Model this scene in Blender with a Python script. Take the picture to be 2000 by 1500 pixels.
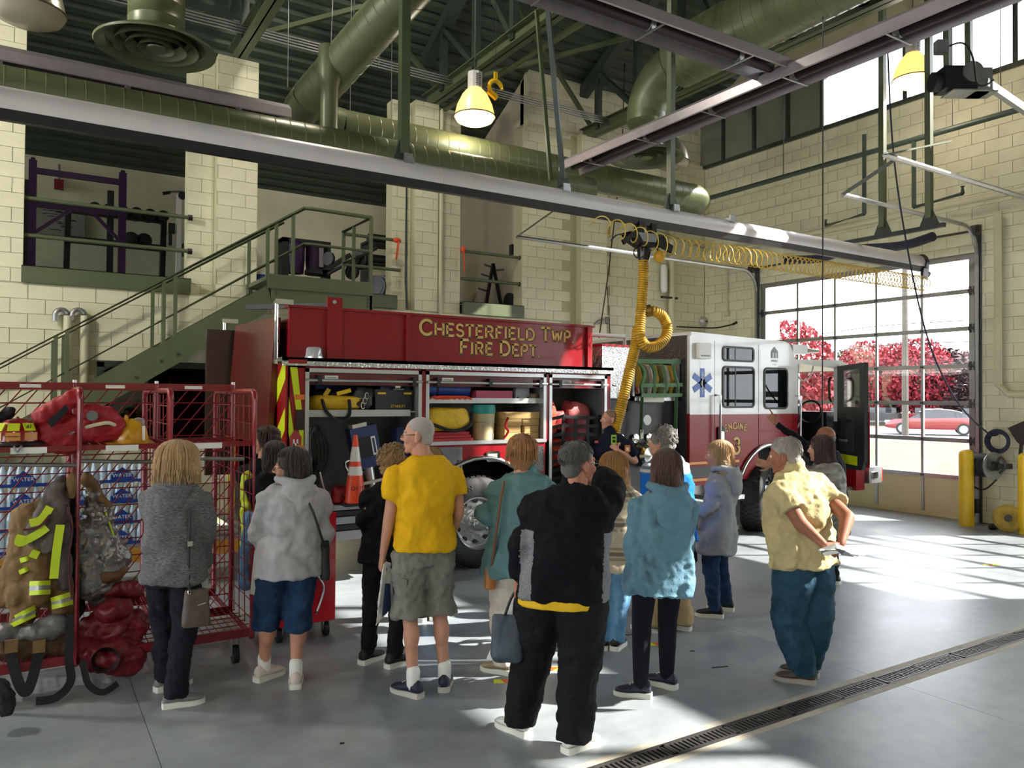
import bpy, bmesh, math, random
import numpy as np
from mathutils import Vector, Matrix
random.seed(7)
S = bpy.context.scene
for o in list(bpy.data.objects): bpy.data.objects.remove(o)
COL = S.collection
# ---------------- camera ----------------
YAW, PITCH, ROLL, FPX, CAMH = math.radians(32.308), math.radians(.962), math.radians(.358), 1500., 1.96
_f = Vector((math.sin(YAW)*math.cos(PITCH), math.cos(YAW)*math.cos(PITCH), math.sin(PITCH)))
_r = Vector((math.cos(YAW), -math.sin(YAW), 0)); _u = _r.cross(_f)
CR = _r*math.cos(ROLL)+_u*math.sin(ROLL); CU = -_r*math.sin(ROLL)+_u*math.cos(ROLL); CF = _f
CAM = Vector((0, 0, CAMH))
cam = bpy.data.cameras.new('camera'); cam.sensor_width = 36; cam.lens = 36*FPX/2000; cam.clip_start = .05; cam.clip_end = 500
camo = bpy.data.objects.new('camera', cam); COL.objects.link(camo)
camo.matrix_world = Matrix(((CR.x, CU.x, -CF.x, 0), (CR.y, CU.y, -CF.y, 0), (CR.z, CU.z, -CF.z, CAMH), (0, 0, 0, 1)))
S.camera = camo
def ray(px, py): return CR*((px-1000)/FPX)-CU*((py-750)/FPX)+CF
def at(px, py, ax, v):
    d = ray(px, py); i = 'xyz'.index(ax); return CAM+d*((v-CAM[i])/d[i])
# ---------------- sky, sun, exposure ----------------
W = bpy.data.worlds.new('sky'); S.world = W; W.use_nodes = True
bg = W.node_tree.nodes['Background']; bg.inputs[0].default_value = (.90, .95, 1.0, 1); bg.inputs[1].default_value = 6.5
sl = bpy.data.lights.new('sun', 'SUN'); sl.energy = 15; sl.angle = .0093; sl.color = (1, .94, .84)
so = bpy.data.objects.new('sun', sl); COL.objects.link(so)
SUNEL = math.radians(33.6)
sd = Vector((.862*math.cos(SUNEL), -.508*math.cos(SUNEL), math.sin(SUNEL)))
so.rotation_euler = sd.to_track_quat('Z', 'Y').to_euler(); so.location = (30, -10, 30)
S.view_settings.view_transform = 'Standard'; S.view_settings.look = 'None'; S.view_settings.gamma = 1
S.view_settings.use_curve_mapping = False; S.view_settings.exposure = .6
S.cycles.use_denoising = True
S.cycles.adaptive_threshold = .03; S.cycles.max_bounces = 7; S.cycles.diffuse_bounces = 4; S.cycles.glossy_bounces = 4; S.cycles.transparent_max_bounces = 16; S.cycles.caustics_reflective = False; S.cycles.caustics_refractive = False
S.cycles.sample_clamp_indirect = 8
# ---------------- materials ----------------
MATS = {}
def hexc(h): 
    c = [int(h[i:i+2], 16)/255 for i in (0, 2, 4)]
    return tuple(x/12.92 if x < .04045 else ((x+.055)/1.055)**2.4 for x in c)
def mat(name, col, rough=.5, metal=0., var=0., vs=8., bump=0., bs=60., spec=.5, emit=0, stretch=None, coat=0., col2=None, alpha=1., sheen=0.):
    if name in MATS: return MATS[name]
    if isinstance(col, str): col = hexc(col)
    m = bpy.data.materials.new(name); m.use_nodes = True; nt = m.node_tree; b = nt.nodes['Principled BSDF']; L = nt.links.new
    b.inputs['Base Color'].default_value = (*col, 1); b.inputs['Roughness'].default_value = rough; b.inputs['Metallic'].default_value = metal
    b.inputs['Specular IOR Level'].default_value = spec; b.inputs['Coat Weight'].default_value = coat; b.inputs['Coat Roughness'].default_value = .06
    b.inputs['Sheen Weight'].default_value = sheen
    if alpha < 1: b.inputs['Alpha'].default_value = alpha
    if emit: b.inputs['Emission Color'].default_value = (*col, 1); b.inputs['Emission Strength'].default_value = emit
    if var or bump or col2:
        tc = nt.nodes.new('ShaderNodeTexCoord'); mp = nt.nodes.new('ShaderNodeMapping'); L(tc.outputs['Object'], mp.inputs[0])
        if stretch: mp.inputs['Scale'].default_value = stretch
    if var or col2:
        n = nt.nodes.new('ShaderNodeTexNoise'); n.inputs['Scale'].default_value = vs; n.inputs['Detail'].default_value = 5; L(mp.outputs[0], n.inputs['Vector'])
        rp = nt.nodes.new('ShaderNodeValToRGB'); L(n.outputs['Fac'], rp.inputs[0]); rp.color_ramp.elements[0].position = .3; rp.color_ramp.elements[1].position = .7
        if col2:
            c2 = hexc(col2) if isinstance(col2, str) else col2
            rp.color_ramp.elements[0].color = (*col, 1); rp.color_ramp.elements[1].color = (*c2, 1)
        else:
            rp.color_ramp.elements[0].color = (*[c*(1-var) for c in col], 1); rp.color_ramp.elements[1].color = (*[min(1, c*(1+var)) for c in col], 1)
        L(rp.outputs[0], b.inputs['Base Color'])
    if bump:
        n2 = nt.nodes.new('ShaderNodeTexNoise'); n2.inputs['Scale'].default_value = bs; n2.inputs['Detail'].default_value = 4; L(mp.outputs[0], n2.inputs['Vector'])
        bp = nt.nodes.new('ShaderNodeBump'); bp.inputs['Strength'].default_value = bump; bp.inputs['Distance'].default_value = .02; L(n2.outputs['Fac'], bp.inputs['Height']); L(bp.outputs[0], b.inputs['Normal'])
    MATS[name] = m; return m
def glassmat(name, tint=(1, 1, 1), refl=.06, rough=.02):
    if name in MATS: return MATS[name]
    m = bpy.data.materials.new(name); m.use_nodes = True; nt = m.node_tree; nt.nodes.clear(); L = nt.links.new
    o = nt.nodes.new('ShaderNodeOutputMaterial'); t = nt.nodes.new('ShaderNodeBsdfTransparent'); g = nt.nodes.new('ShaderNodeBsdfGlossy'); x = nt.nodes.new('ShaderNodeMixShader')
    t.inputs[0].default_value = (*tint, 1); g.inputs['Roughness'].default_value = rough
    lw = nt.nodes.new('ShaderNodeLayerWeight'); lw.inputs[0].default_value = .25
    mm = nt.nodes.new('ShaderNodeMath'); mm.operation = 'MULTIPLY_ADD'; mm.inputs[1].default_value = .5; mm.inputs[2].default_value = refl; L(lw.outputs['Fresnel'], mm.inputs[0])
    L(mm.outputs[0], x.inputs[0]); L(t.outputs[0], x.inputs[1]); L(g.outputs[0], x.inputs[2]); L(x.outputs[0], o.inputs[0]); MATS[name] = m; return m
# ---------------- mesh builder ----------------
def V3(p): return Vector(p)
def frame(d):
    d = Vector(d).normalized(); a = Vector((0, 0, 1)) if abs(d.z) < .95 else Vector((1, 0, 0))
    s = d.cross(a).normalized(); return s, s.cross(d).normalized(), d
class MB:
    def __init__(s): s.v = []; s.f = []; s.mi = []; s.cur = 0
    def add(s, vs, fs):
        o = len(s.v); s.v += [tuple(p) for p in vs]
        for f in fs: s.f.append(tuple(i+o for i in f)); s.mi.append(s.cur)
        return s
    def box(s, a, b):
        x0, y0, z0 = [min(i, j) for i, j in zip(a, b)]; x1, y1, z1 = [max(i, j) for i, j in zip(a, b)]
        return s.add([(x0, y0, z0), (x1, y0, z0), (x1, y1, z0), (x0, y1, z0), (x0, y0, z1), (x1, y0, z1), (x1, y1, z1), (x0, y1, z1)],
                     [(0, 3, 2, 1), (4, 5, 6, 7), (0, 1, 5, 4), (1, 2, 6, 5), (2, 3, 7, 6), (3, 0, 4, 7)])
    def cbox(s, c, d): return s.box([c[i]-d[i]/2 for i in range(3)], [c[i]+d[i]/2 for i in range(3)])
    def obox(s, c, ax, ay, az):   # oriented box: half axes
        c, ax, ay, az = map(Vector, (c, ax, ay, az))
        vs = [c+ax*i+ay*j+az*k for k in (-1, 1) for i, j in ((-1, -1), (1, -1), (1, 1), (-1, 1))]
        return s.add(vs, [(0, 3, 2, 1), (4, 5, 6, 7), (0, 1, 5, 4), (1, 2, 6, 5), (2, 3, 7, 6), (3, 0, 4, 7)])
    def bar(s, p, q, w, h, up=(0, 0, 1)):
        p, q = Vector(p), Vector(q); d = (q-p); up = Vector(up)
        if d.normalized().cross(up).length < .05: up = Vector((1, 0, 0))
        a = d.cross(up).normalized(); u = a.cross(d).normalized()
        return s.obox((p+q)/2, a*w/2, d/2, u*h/2)
    def rings(s, R, close=True, caps=True):
        n = len(R[0]); o = len(s.v); vs = [p for r in R for p in r]; fs = []
        for i in range(len(R)-1):
            for j in range(n if close else n-1):
                k = (j+1) % n; fs.append((i*n+j, i*n+k, (i+1)*n+k, (i+1)*n+j))
        if caps: fs.append(tuple(range(n-1, -1, -1))); fs.append(tuple((len(R)-1)*n+j for j in range(n)))
        return s.add(vs, fs)
    def cyl(s, p, q, r, r2=None, n=12, caps=True):
        p, q = Vector(p), Vector(q); a, b, d = frame(q-p); r2 = r if r2 is None else r2
        return s.rings([[c+(a*math.cos(2*math.pi*i/n)+b*math.sin(2*math.pi*i/n))*R for i in range(n)] for c, R in ((p, r), (q, r2))], True, caps)
    def tube(s, pts, r, n=8, caps=True, closed=False):
        P = [Vector(p) for p in pts]; m = len(P); R = []; rr = r if hasattr(r, '__len__') else [r]*m
        a = None
        for i in range(m):
            if closed: d = P[(i+1) % m]-P[i-1]
            else: d = P[min(i+1, m-1)]-P[max(i-1, 0)]
            d.normalize()
            if a is None: a, b, _ = frame(d)
            else:
                a = (a-d*a.dot(d)).normalized(); b = a.cross(d)*-1
                b = d.cross(a)
            R.append([P[i]+(a*math.cos(2*math.pi*k/n)+b*math.sin(2*math.pi*k/n))*rr[i] for k in range(n)])
        if closed: R.append(R[0]); caps = False
        return s.rings(R, True, caps)
    def lathe(s, prof, o=(0, 0, 0), ax=(0, 0, 1), n=24, caps=False):   # prof: (radius, height)
        a, b, d = frame(ax); o = Vector(o)
        return s.rings([[o+d*h+(a*math.cos(2*math.pi*i/n)+b*math.sin(2*math.pi*i/n))*r for i in range(n)] for r, h in prof], True, caps)
    def ell(s, c, r, n=16, m=10, M=None):
        c = Vector(c); R = []
        for j in range(1, m):
            t = math.pi*j/m; ring = []
            for i in range(n):
                p = Vector((r[0]*math.sin(t)*math.cos(2*math.pi*i/n), r[1]*math.sin(t)*math.sin(2*math.pi*i/n), -r[2]*math.cos(t)))
                ring.append(c+(M@p if M else p))
            R.append(ring)
        o = len(s.v); s.rings(R, True, False); b = Vector((0, 0, -r[2])); t = Vector((0, 0, r[2]))
        k = len(s.v); s.v += [tuple(c+(M@b if M else b)), tuple(c+(M@t if M else t))]
        for i in range(n):
            s.f.append((k, o+(i+1) % n, o+i)); s.mi.append(s.cur); s.f.append((k+1, o+(m-2)*n+i, o+(m-2)*n+(i+1) % n)); s.mi.append(s.cur)
        return s
    def prism(s, poly, off):    # planar polygon (3d points) extruded by vector off
        P = [Vector(p) for p in poly]; off = Vector(off); n = len(P)
        fs = [tuple(range(n-1, -1, -1)), tuple(range(n, 2*n))]+[(i, (i+1) % n, n+(i+1) % n, n+i) for i in range(n)]
        return s.add(P+[p+off for p in P], fs)
def mesh(name, mb, mats, smooth=35, shift=None):
    me = bpy.data.meshes.new(name); vs = mb.v
    if shift is not None: vs = [(p[0]-shift[0], p[1]-shift[1], p[2]-shift[2]) for p in vs]
    me.from_pydata(vs, [], mb.f)
    for m in (mats if isinstance(mats, (list, tuple)) else [mats]): me.materials.append(m)
    if any(mb.mi): me.polygons.foreach_set('material_index', mb.mi)
    bm = bmesh.new(); bm.from_mesh(me); bmesh.ops.recalc_face_normals(bm, faces=bm.faces); bm.to_mesh(me); bm.free()
    if smooth:
        me.polygons.foreach_set('use_smooth', [True]*len(me.polygons)); me.set_sharp_from_angle(angle=math.radians(smooth))
    me.update(); return me
def link(name, data, parent=None, loc=None):
    o = bpy.data.objects.new(name, data); COL.objects.link(o)
    if parent is not None: o.parent = parent
    if loc is not None: o.location = loc
    return o
def base(o):
    while o.parent: o = o.parent
    return Vector(o.location)
def tag(o, label, cat, group=None, kind=None):
    if label: o['label'] = label
    if cat: o['category'] = cat
    if group: o['group'] = group
    if kind: o['kind'] = kind
    return o
def thing(name, loc, label, cat, group=None): return tag(link(name, None, None, loc), label, cat, group)
def part(name, mb, m, parent, smooth=35, label=None):      # parts are given in world coordinates, stored relative to their thing's base
    o = link(name, mesh(name, mb, m, smooth, base(parent)), parent)
    if label: o['label'] = label
    return o
def solo(name, mb, m, label, cat, group=None, smooth=35, kind=None, loc=None):
    if loc is None:
        a = np.array(mb.v); loc = ((a[:, 0].min()+a[:, 0].max())/2, (a[:, 1].min()+a[:, 1].max())/2, a[:, 2].min())
    o = link(name, mesh(name, mb, m, smooth, loc), None, loc); return tag(o, label, cat, group, kind)
def struct(name, mb, m, smooth=0, label=None):
    o = link(name, mesh(name, mb, m, smooth)); o['kind'] = 'structure'
    if label: o['label'] = label
    return o
def dup(root, loc=None, label=None, rot=None):
    c = root.copy(); COL.objects.link(c)
    if loc is not None: c.location = loc
    if rot is not None: c.rotation_euler = rot
    if label: c['label'] = label
    for ch in root.children:
        k = ch.copy(); COL.objects.link(k); k.parent = c
        for g in ch.children:
            j = g.copy(); COL.objects.link(j); j.parent = k
    return c
def bez(p, n=8):    # catmull-rom through points
    P = [Vector(q) for q in p]; out = []
    for i in range(len(P)-1):
        a, b, c, d = P[max(i-1, 0)], P[i], P[i+1], P[min(i+2, len(P)-1)]
        for k in range(n):
            t = k/n; out.append(.5*((2*b)+(c-a)*t+(2*a-5*b+4*c-d)*t*t+(3*b-a-3*c+d)*t**3))
    out.append(P[-1]); return out
TS = bpy.data.scenes.new('workbench')     # scratch scene for evaluating modifiers, removed at the end
def textmesh(txt, size, font=None, ext=.001):
    cu = bpy.data.curves.new('lettering', 'FONT'); cu.body = txt; cu.size = size; cu.extrude = ext; cu.align_x = 'CENTER'; cu.align_y = 'CENTER'; cu.resolution_u = 3
    o = bpy.data.objects.new('lettering', cu); TS.collection.objects.link(o); TS.view_layers[0].update(); dg = TS.view_layers[0].depsgraph; me = bpy.data.meshes.new_from_object(o.evaluated_get(dg))
    bpy.data.objects.remove(o); return me
def text(name, txt, size, m, parent, o, xd, yd, ext=.001, sx=1):   # flat lettering at world point o, reading along xd, up yd
    me = textmesh(txt, size, None, ext); me.materials.clear(); me.materials.append(m)
    xd, yd = Vector(xd).normalized(), Vector(yd).normalized(); zd = xd.cross(yd); b = base(parent); o = Vector(o)-b
    me.transform(Matrix(((xd.x*sx, yd.x, zd.x, o.x), (xd.y*sx, yd.y, zd.y, o.y), (xd.z*sx, yd.z, zd.z, o.z), (0, 0, 0, 1))))
    return link(name, me, parent)
# ---------------- setting ----------------
XW, YB = 12.9, 12.3
CREAM = mat('painted_block', 'd9d6b8', .55, var=.05, vs=3, bump=.25, bs=90)
MORT = mat('painted_joint', 'b3af8e', .7)
GREEN = mat('green_paint_steel', '525c42', .38, var=.06, vs=6)
GREEND = mat('green_paint_dark', '2f3b31', .45, var=.1, vs=4)
DECK = mat('deck_green', '3a4639', .5, var=.12, vs=5)
ALU = mat('aluminium', '9b9a98', .38, .85, var=.05)
STEEL = mat('galvanised', 'a9acae', .35, .9, var=.1, vs=20)
CHROME = mat('chrome', 'd8dadc', .08, 1.)
BLACK = mat('black_plastic', '121316', .45)
RUBBER = mat('rubber', '17181a', .7, bump=.1, bs=150)
WHITE = mat('white_paint', 'e4e4e0', .35)
YELP = mat('yellow_paint', 'e0b81c', .4, var=.06, vs=5)
GREY = mat('grey_panel', '6b6c6e', .5)
CREAMP = mat('cream_panel', 'd3cca2', .5, var=.04, vs=3)
def floormat():
    m = bpy.data.materials.new('epoxy_floor'); m.use_nodes = True; nt = m.node_tree; b = nt.nodes['Principled BSDF']; L = nt.links.new
    tc = nt.nodes.new('ShaderNodeTexCoord'); n = nt.nodes.new('ShaderNodeTexNoise'); n.inputs['Scale'].default_value = .55; n.inputs['Detail'].default_value = 9; n.inputs['Roughness'].default_value = .62
    mp = nt.nodes.new('ShaderNodeMapping'); mp.inputs['Scale'].default_value = (1.2, 3.0, 1); L(tc.outputs['Object'], mp.inputs[0]); L(mp.outputs[0], n.inputs['Vector'])
    r = nt.nodes.new('ShaderNodeValToRGB'); L(n.outputs['Fac'], r.inputs[0]); e = r.color_ramp.elements
    e[0].position, e[0].color = .3, (*hexc('79828a'), 1); e[1].position, e[1].color = .75, (*hexc('9ca3a6'), 1)
    n3 = nt.nodes.new('ShaderNodeTexNoise'); n3.inputs['Scale'].default_value = 7; n3.inputs['Detail'].default_value = 8; L(tc.outputs['Object'], n3.inputs['Vector'])
    mx = nt.nodes.new('ShaderNodeMixRGB'); mx.blend_type = 'OVERLAY'; mx.inputs[0].default_value = .22; L(r.outputs[0], mx.inputs[1]); L(n3.outputs['Fac'], mx.inputs[2]); L(mx.outputs[0], b.inputs['Base Color'])
    rr = nt.nodes.new('ShaderNodeMapRange'); rr.inputs['To Min'].default_value = .27; rr.inputs['To Max'].default_value = .48; L(n.outputs['Fac'], rr.inputs['Value']); L(rr.outputs[0], b.inputs['Roughness'])
    n2 = nt.nodes.new('ShaderNodeTexNoise'); n2.inputs['Scale'].default_value = 3; n2.inputs['Detail'].default_value = 6; L(tc.outputs['Object'], n2.inputs['Vector'])
    bp = nt.nodes.new('ShaderNodeBump'); bp.inputs['Strength'].default_value = .06; bp.inputs['Distance'].default_value = .02; L(n2.outputs['Fac'], bp.inputs['Height']); L(bp.outputs[0], b.inputs['Normal'])
    b.inputs['Specular IOR Level'].default_value = .36; return m
FLOOR = floormat()
DRY0, DRY1 = 3.10, 3.235
floor = struct('floor', MB().box((-9, -6.3, -.3), (XW+.3, DRY0-.01, -.004)).box((-9, DRY1+.01, -.3), (XW+.3, 16.6, -.004)).box((-9, DRY0-.01, -.3), (XW+.3, DRY1+.01, -.14)), mat('floor_joint', '3d3e3c', .8), label='grey painted concrete floor')
ys = [-6.3, -1.2, DRY0-.012, DRY1+.012, 7.35, 11.9]; xs = [-9, -4.6, .63, 5.1, 9.35, XW+.3]
for j in (0, 1, 3, 4):
    for i in range(5): 
        part('slab', MB().box((xs[i]+.002, ys[j]+.002, -.02), (xs[i+1]-.002, ys[j+1]-.002, 0)), FLOOR, floor, 0)
part('slab', MB().box((-9, 11.902, -.02), (XW, 12.6, 0)), FLOOR, floor, 0)
# trench drain: sections of grate, every bar its own piece
IRON = mat('cast_iron', '4d4c4a', .5, .6, var=.15, vs=30); CONC = mat('pale_concrete', 'a8a294', .8, var=.1, vs=12)
tr = thing('trench_drain', (4, DRY0+.07, -.01), 'long cast iron trench drain grate set into the floor', 'drain')
part('frame', MB().box((-2, DRY0-.008, -.04), (XW, DRY0+.006, .002)).box((-2, DRY1-.006, -.04), (XW, DRY1+.008, .002)), IRON, tr)
part('concrete_edge', MB().box((-2, DRY0-.06, -.01), (XW, DRY0-.008, .0008)).box((-2, DRY1+.008, -.01), (XW, DRY1+.06, .0008)), CONC, tr)
L0 = .5; barm = mesh('grate_bar', MB().box((-.008, DRY0+.02-base(tr).y, -.012), (.008, DRY1-.02-base(tr).y, .011)), IRON, 0)
nb = 0
for k in range(-2, 20):
    x0 = 1.55+k*L0; lo = .004*(k % 2)
    g = part('grate', MB().box((x0+.004, DRY0+.006, -.025), (x0+L0-.004, DRY0+.02, lo)).box((x0+.004, DRY1-.02, -.025), (x0+L0-.004, DRY1-.006, lo)).box((x0+.004, DRY0+.006, -.025), (x0+.018, DRY1-.006, lo)).box((x0+L0-.018, DRY0+.006, -.025), (x0+L0-.004, DRY1-.006, lo)).cyl((x0+.25, DRY0+.067, -.02), (x0+.25, DRY0+.067, .004), .016), IRON, tr)
    for i in range(1, 15):
        if nb < 290 and x0 > 1.9: o = link('bar', barm, g, (x0+i*L0/15-base(tr).x, 0, 0)); nb += 1
# walls with blocks
BW, BH = .4064, .2032
PLAC = []      # (wall name, center, axis, width, height)
blk = {}
def blockface(wall, axis, plane, u0, u1, z0, z1, skip=(), proud=.012):
    r = int(round(z0/BH)); z = r*BH
    while z < z1-.02:
        za, zb = max(z, z0), min(z+BH, z1)
        u = math.floor(u0/BW)*BW+(BW/2 if r % 2 else 0)-BW
        while u < u1-.01:
            ua, ub = max(u, u0), min(u+BW, u1)
            if ub-ua > .03 and zb-za > .03 and not any(ua < s[1]-.02 and ub > s[0]+.02 and za < s[3]-.02 and zb > s[2]+.02 for s in skip):
                blk.setdefault(wall, []).append((axis, plane, ua, ub, za, zb, proud))
            u += BW
        z += BH; r += 1
def project(p):
    d = Vector(p)-CAM; w = d.dot(CF)
    if w < .1: return None
    return 1000+FPX*d.dot(CR)/w, 750-FPX*d.dot(CU)/w, w
def placeblocks(wall, obj, limit=300):
    L = []
    for b in blk[wall]:
        ax, pl, ua, ub, za, zb, pr = b; c = ((ua+ub)/2, pl, (za+zb)/2) if ax == 'y' else (pl, (ua+ub)/2, (za+zb)/2)
        q = project(c); vis = q and -20 < q[0] < 2020 and -20 < q[1] < 1520
        hid = q and ((560 < q[0] < 1560 and q[1] > 660) or q[1] > 1150 or (q[0] < 460 and q[1] > 1000))
        s = (zb-za)*(ub-ua)/q[2]**2 if vis and not hid else 0
        L.append((s, b, c))
    L.sort(key=lambda t: -t[0]); rest = MB(); shared = {}
    for i, (s, b, c) in enumerate(L):
        ax, pl, ua, ub, za, zb, pr = b; g = .004
        d = (ub-ua-2*g, pr*2, zb-za-2*g) if ax == 'y' else (pr*2, ub-ua-2*g, zb-za-2*g)
        if s > 0 and i < limit:
            k = (ax, round(d[0], 2), round(d[1], 2), round(d[2], 2))
            if k not in shared: shared[k] = mesh('block', MB().cbox((0, 0, 0), d), CREAM, 0)
            link('block', shared[k], obj, c)
        else: rest.cbox(c, d)
    if rest.v: o = part('remaining_blocks', rest, CREAM, obj, 0); o['kind'] = 'stuff'
# back wall
SL, ZR = .51, 8.4
def roofz(y): return ZR+SL*(YB-y) if y > 3 else ZR+SL*(YB-3)-SL*(3-y)
P1, P2 = (2.04, 2.42, 3.03), (5.39, 5.74, 6.20, 6.70)
wb = MB()
WIN = (.86, 2.39, 1.25, 2.42)
yk = YB+.02
wb.box((-9, yk, 0), (WIN[0], yk+.3, 3.47)).box((WIN[1], yk, 0), (XW+.3, yk+.3, 3.47)).box((WIN[0], yk, 0), (WIN[1], yk+.3, WIN[2])).box((WIN[0], yk, WIN[3]), (WIN[1], yk+.3, 3.47))
wb.box((-9, yk, 3.47), (-.06, yk+.3, 7.2)).box((P1[0], yk+.2, 3.47), (P1[1], yk+.45, 7.2)).box((P1[1], yk, 3.47), (P1[2], yk+.45, 7.2))
wb.box((P2[0], yk+.2, 3.47), (P2[3], yk+.45, 7.2)).box((P2[1], yk, 3.47), (P2[2], yk+.2, 7.2)).box((P2[2]+.05, yk+.1, 3.47), (P2[3], yk+.2, 7.2))
wb.box((8.0, yk, 3.47), (XW+.3, yk+.3, 7.2)).box((8.2, yk+.12, 7.2), (XW+.3, yk+.4, ZR-.02)).box((9.3, yk-.16, 0), (9.95, yk, 7.22))
wallb = struct('wall_back', wb, MORT, label='cream painted concrete block wall with open mezzanine bays')
blockface('b', 'y', YB+.02, -1.6, XW, 2.0, 3.47, [WIN, (9.3, 9.95, 0, 9)])
blockface('b', 'y', YB+.02, -1.6, -.06, 3.47, 7.2); blockface('b', 'y', YB+.02, P1[1], P1[2], 3.47, 7.2); blockface('b', 'y', YB+.22, P1[0], P1[1], 3.47, 7.2)
blockface('b', 'y', YB+.02, P2[1], P2[2], 3.47, 7.2); blockface('b', 'y', YB+.22, P2[0], P2[1], 3.47, 7.2); blockface('b', 'y', YB+.12, P2[2]+.05, P2[3], 3.47, 7.2)
blockface('b', 'y', YB+.02, 8.0, XW, 3.47, 7.2, [(9.3, 9.95, 0, 9)]); blockface('b', 'y', YB+.14, 8.2, XW, 7.2, ZR); blockface('b', 'y', YB-.14, 9.3, 9.95, 2.4, 7.2)
blockface('b', 'y', YB+.02, -1.6, XW, .6, 2.0, [WIN])
placeblocks('b', wallb)
# right wall with door openings and clerestory
DOORS = [(6.45, 10.75), (.88, 5.15), (-4.72, -.45)]; DH = 4.34; CZ0, CZ1 = 7.18, 8.36; CY1 = 9.25
wr = MB(); xk = XW+.02
prev = YB+.3
for y0, y1 in DOORS:
    wr.box((xk, y1, 0), (xk+.18, prev, DH)); prev = y0
wr.box((xk, -6.6, 0), (xk+.18, prev, DH)); wr.box((xk, -6.6, DH), (xk+.18, YB+.3, CZ0))
wr.box((xk, -6.6, CZ1), (xk+.18, YB+.3, 8.6))
wr.prism([(xk, 12.6, 8.6), (xk, 12.6, roofz(12.6)), (xk, 3, roofz(3)), (xk, -6.6, roofz(-6.6)), (xk, -6.6, 8.6)], (.18, 0, 0))
wallr = struct('wall_right', wr, MORT, label='cream painted concrete block wall with the overhead doors')
for y1, y0 in ((YB, 10.75), (6.45, 5.15)): blockface('r', 'x', XW+.02, y0, y1, .0, DH)
blockface('r', 'x', XW+.02, 4.2, YB, DH, CZ0-.04)
placeblocks('r', wallr)
# front and left walls out of view
struct('wall_front', MB().box((-9.2, -6.6, 0), (XW+.3, -6.35, 9)), CREAM)
wl = MB().box((-9.2, -6.6, 4.34), (-9, 12.6, 9)); wl.prism([(-9.2, 12.6, 9), (-9.2, 10, roofz(10)), (-9.2, 3, roofz(3)), (-9.2, -5, roofz(-5)), (-9.2, -6.6, 9)], (.2, 0, 0))
pv = 12.6
for y0, y1 in DOORS: wl.box((-9.2, y1, 0), (-9, pv, 4.34)); pv = y0
wl.box((-9.2, -6.6, 0), (-9, pv, 4.34))
struct('wall_left', wl, CREAM)
# roof deck with ribs running along x
rf = MB(); pts = []
y = 16.7
while y > -6.7:
    for dy, dz in ((0, 0), (-.09, 0), (-.12, .075), (-.17, .075)): pts.append((y+dy, roofz(y+dy)+dz))
    y -= .2
R = [[(x, p[0], p[1]+.02) for p in pts] for x in (-9.2, XW+.3)]
rf.rings(R, False, False); rf.rings([[(x, p[0], p[1]+.2) for p in ((16.7, roofz(16.7)), (3, roofz(3)), (-6.7, roofz(-6.7)))] for x in (-9.2, XW+.3)], False, False)
ceil = struct('ceiling', rf, DECK, 0, 'dark green ribbed metal roof deck')
# steel roof trusses
def truss(x, label):
    t = thing('roof_truss', (x, YB, 7.2), label, 'truss', 'green steel roof trusses')
    zb = 7.30
    part('bottom_chord', MB().box((x-.11, -6, zb-.1), (x+.11, YB+.3, zb-.085)).box((x-.012, -6, zb-.1), (x+.012, YB+.3, zb+.12)).box((x-.11, -6, zb+.105), (x+.11, YB+.3, zb+.12)), GREEN, t, 0)
    for ya, yb in ((YB+.3, 3), (3, -6)):
        part('top_chord', MB().bar((x, ya, roofz(ya)-.14), (x, yb, roofz(yb)-.14), .2, .2), GREEND, t, 0)
    ys = [YB-.35-i*1.15 for i in range(9)]
    for i, y in enumerate(ys):
        part('vertical', MB().bar((x, y, zb), (x, y, roofz(y)-.1), .11, .11), GREEND, t, 0)
        if i+1 < len(ys): part('diagonal', MB().bar((x-.03, y, roofz(y)-.15) if i % 1 == 0 else 0, (x-.03, ys[i+1], zb+.05), .07, .09).bar((x+.03, y, roofz(y)-.15), (x+.03, ys[i+1], zb+.05), .07, .09), GREEND, t, 0)
truss(-.6, 'green steel roof truss beyond the round ceiling diffuser at far left'); truss(2.72, 'green steel roof truss resting on the pillar beside the staircase'); truss(6.1, 'green steel roof truss behind the lit lamp'); truss(9.55, 'green steel roof truss nearest the corner, behind the round duct elbow')
for xa, xb in ((2.72, 6.1), (6.1, 9.55)):
    b = thing('cross_brace', ((xa+xb)/2, 11.5, 7.3), 'crossed green angle braces between the roof trusses '+('beside the pillar tops' if xa < 5 else 'nearest the corner'), 'brace', 'braces between the trusses')
    part('strut', MB().bar((xa, 12.2, 7.45), (xb, 10.2, 8.6), .07, .07), GREEN, b, 0); part('strut', MB().bar((xa, 10.2, 8.6), (xb, 12.2, 7.45), .07, .07), GREEN, b, 0)
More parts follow.
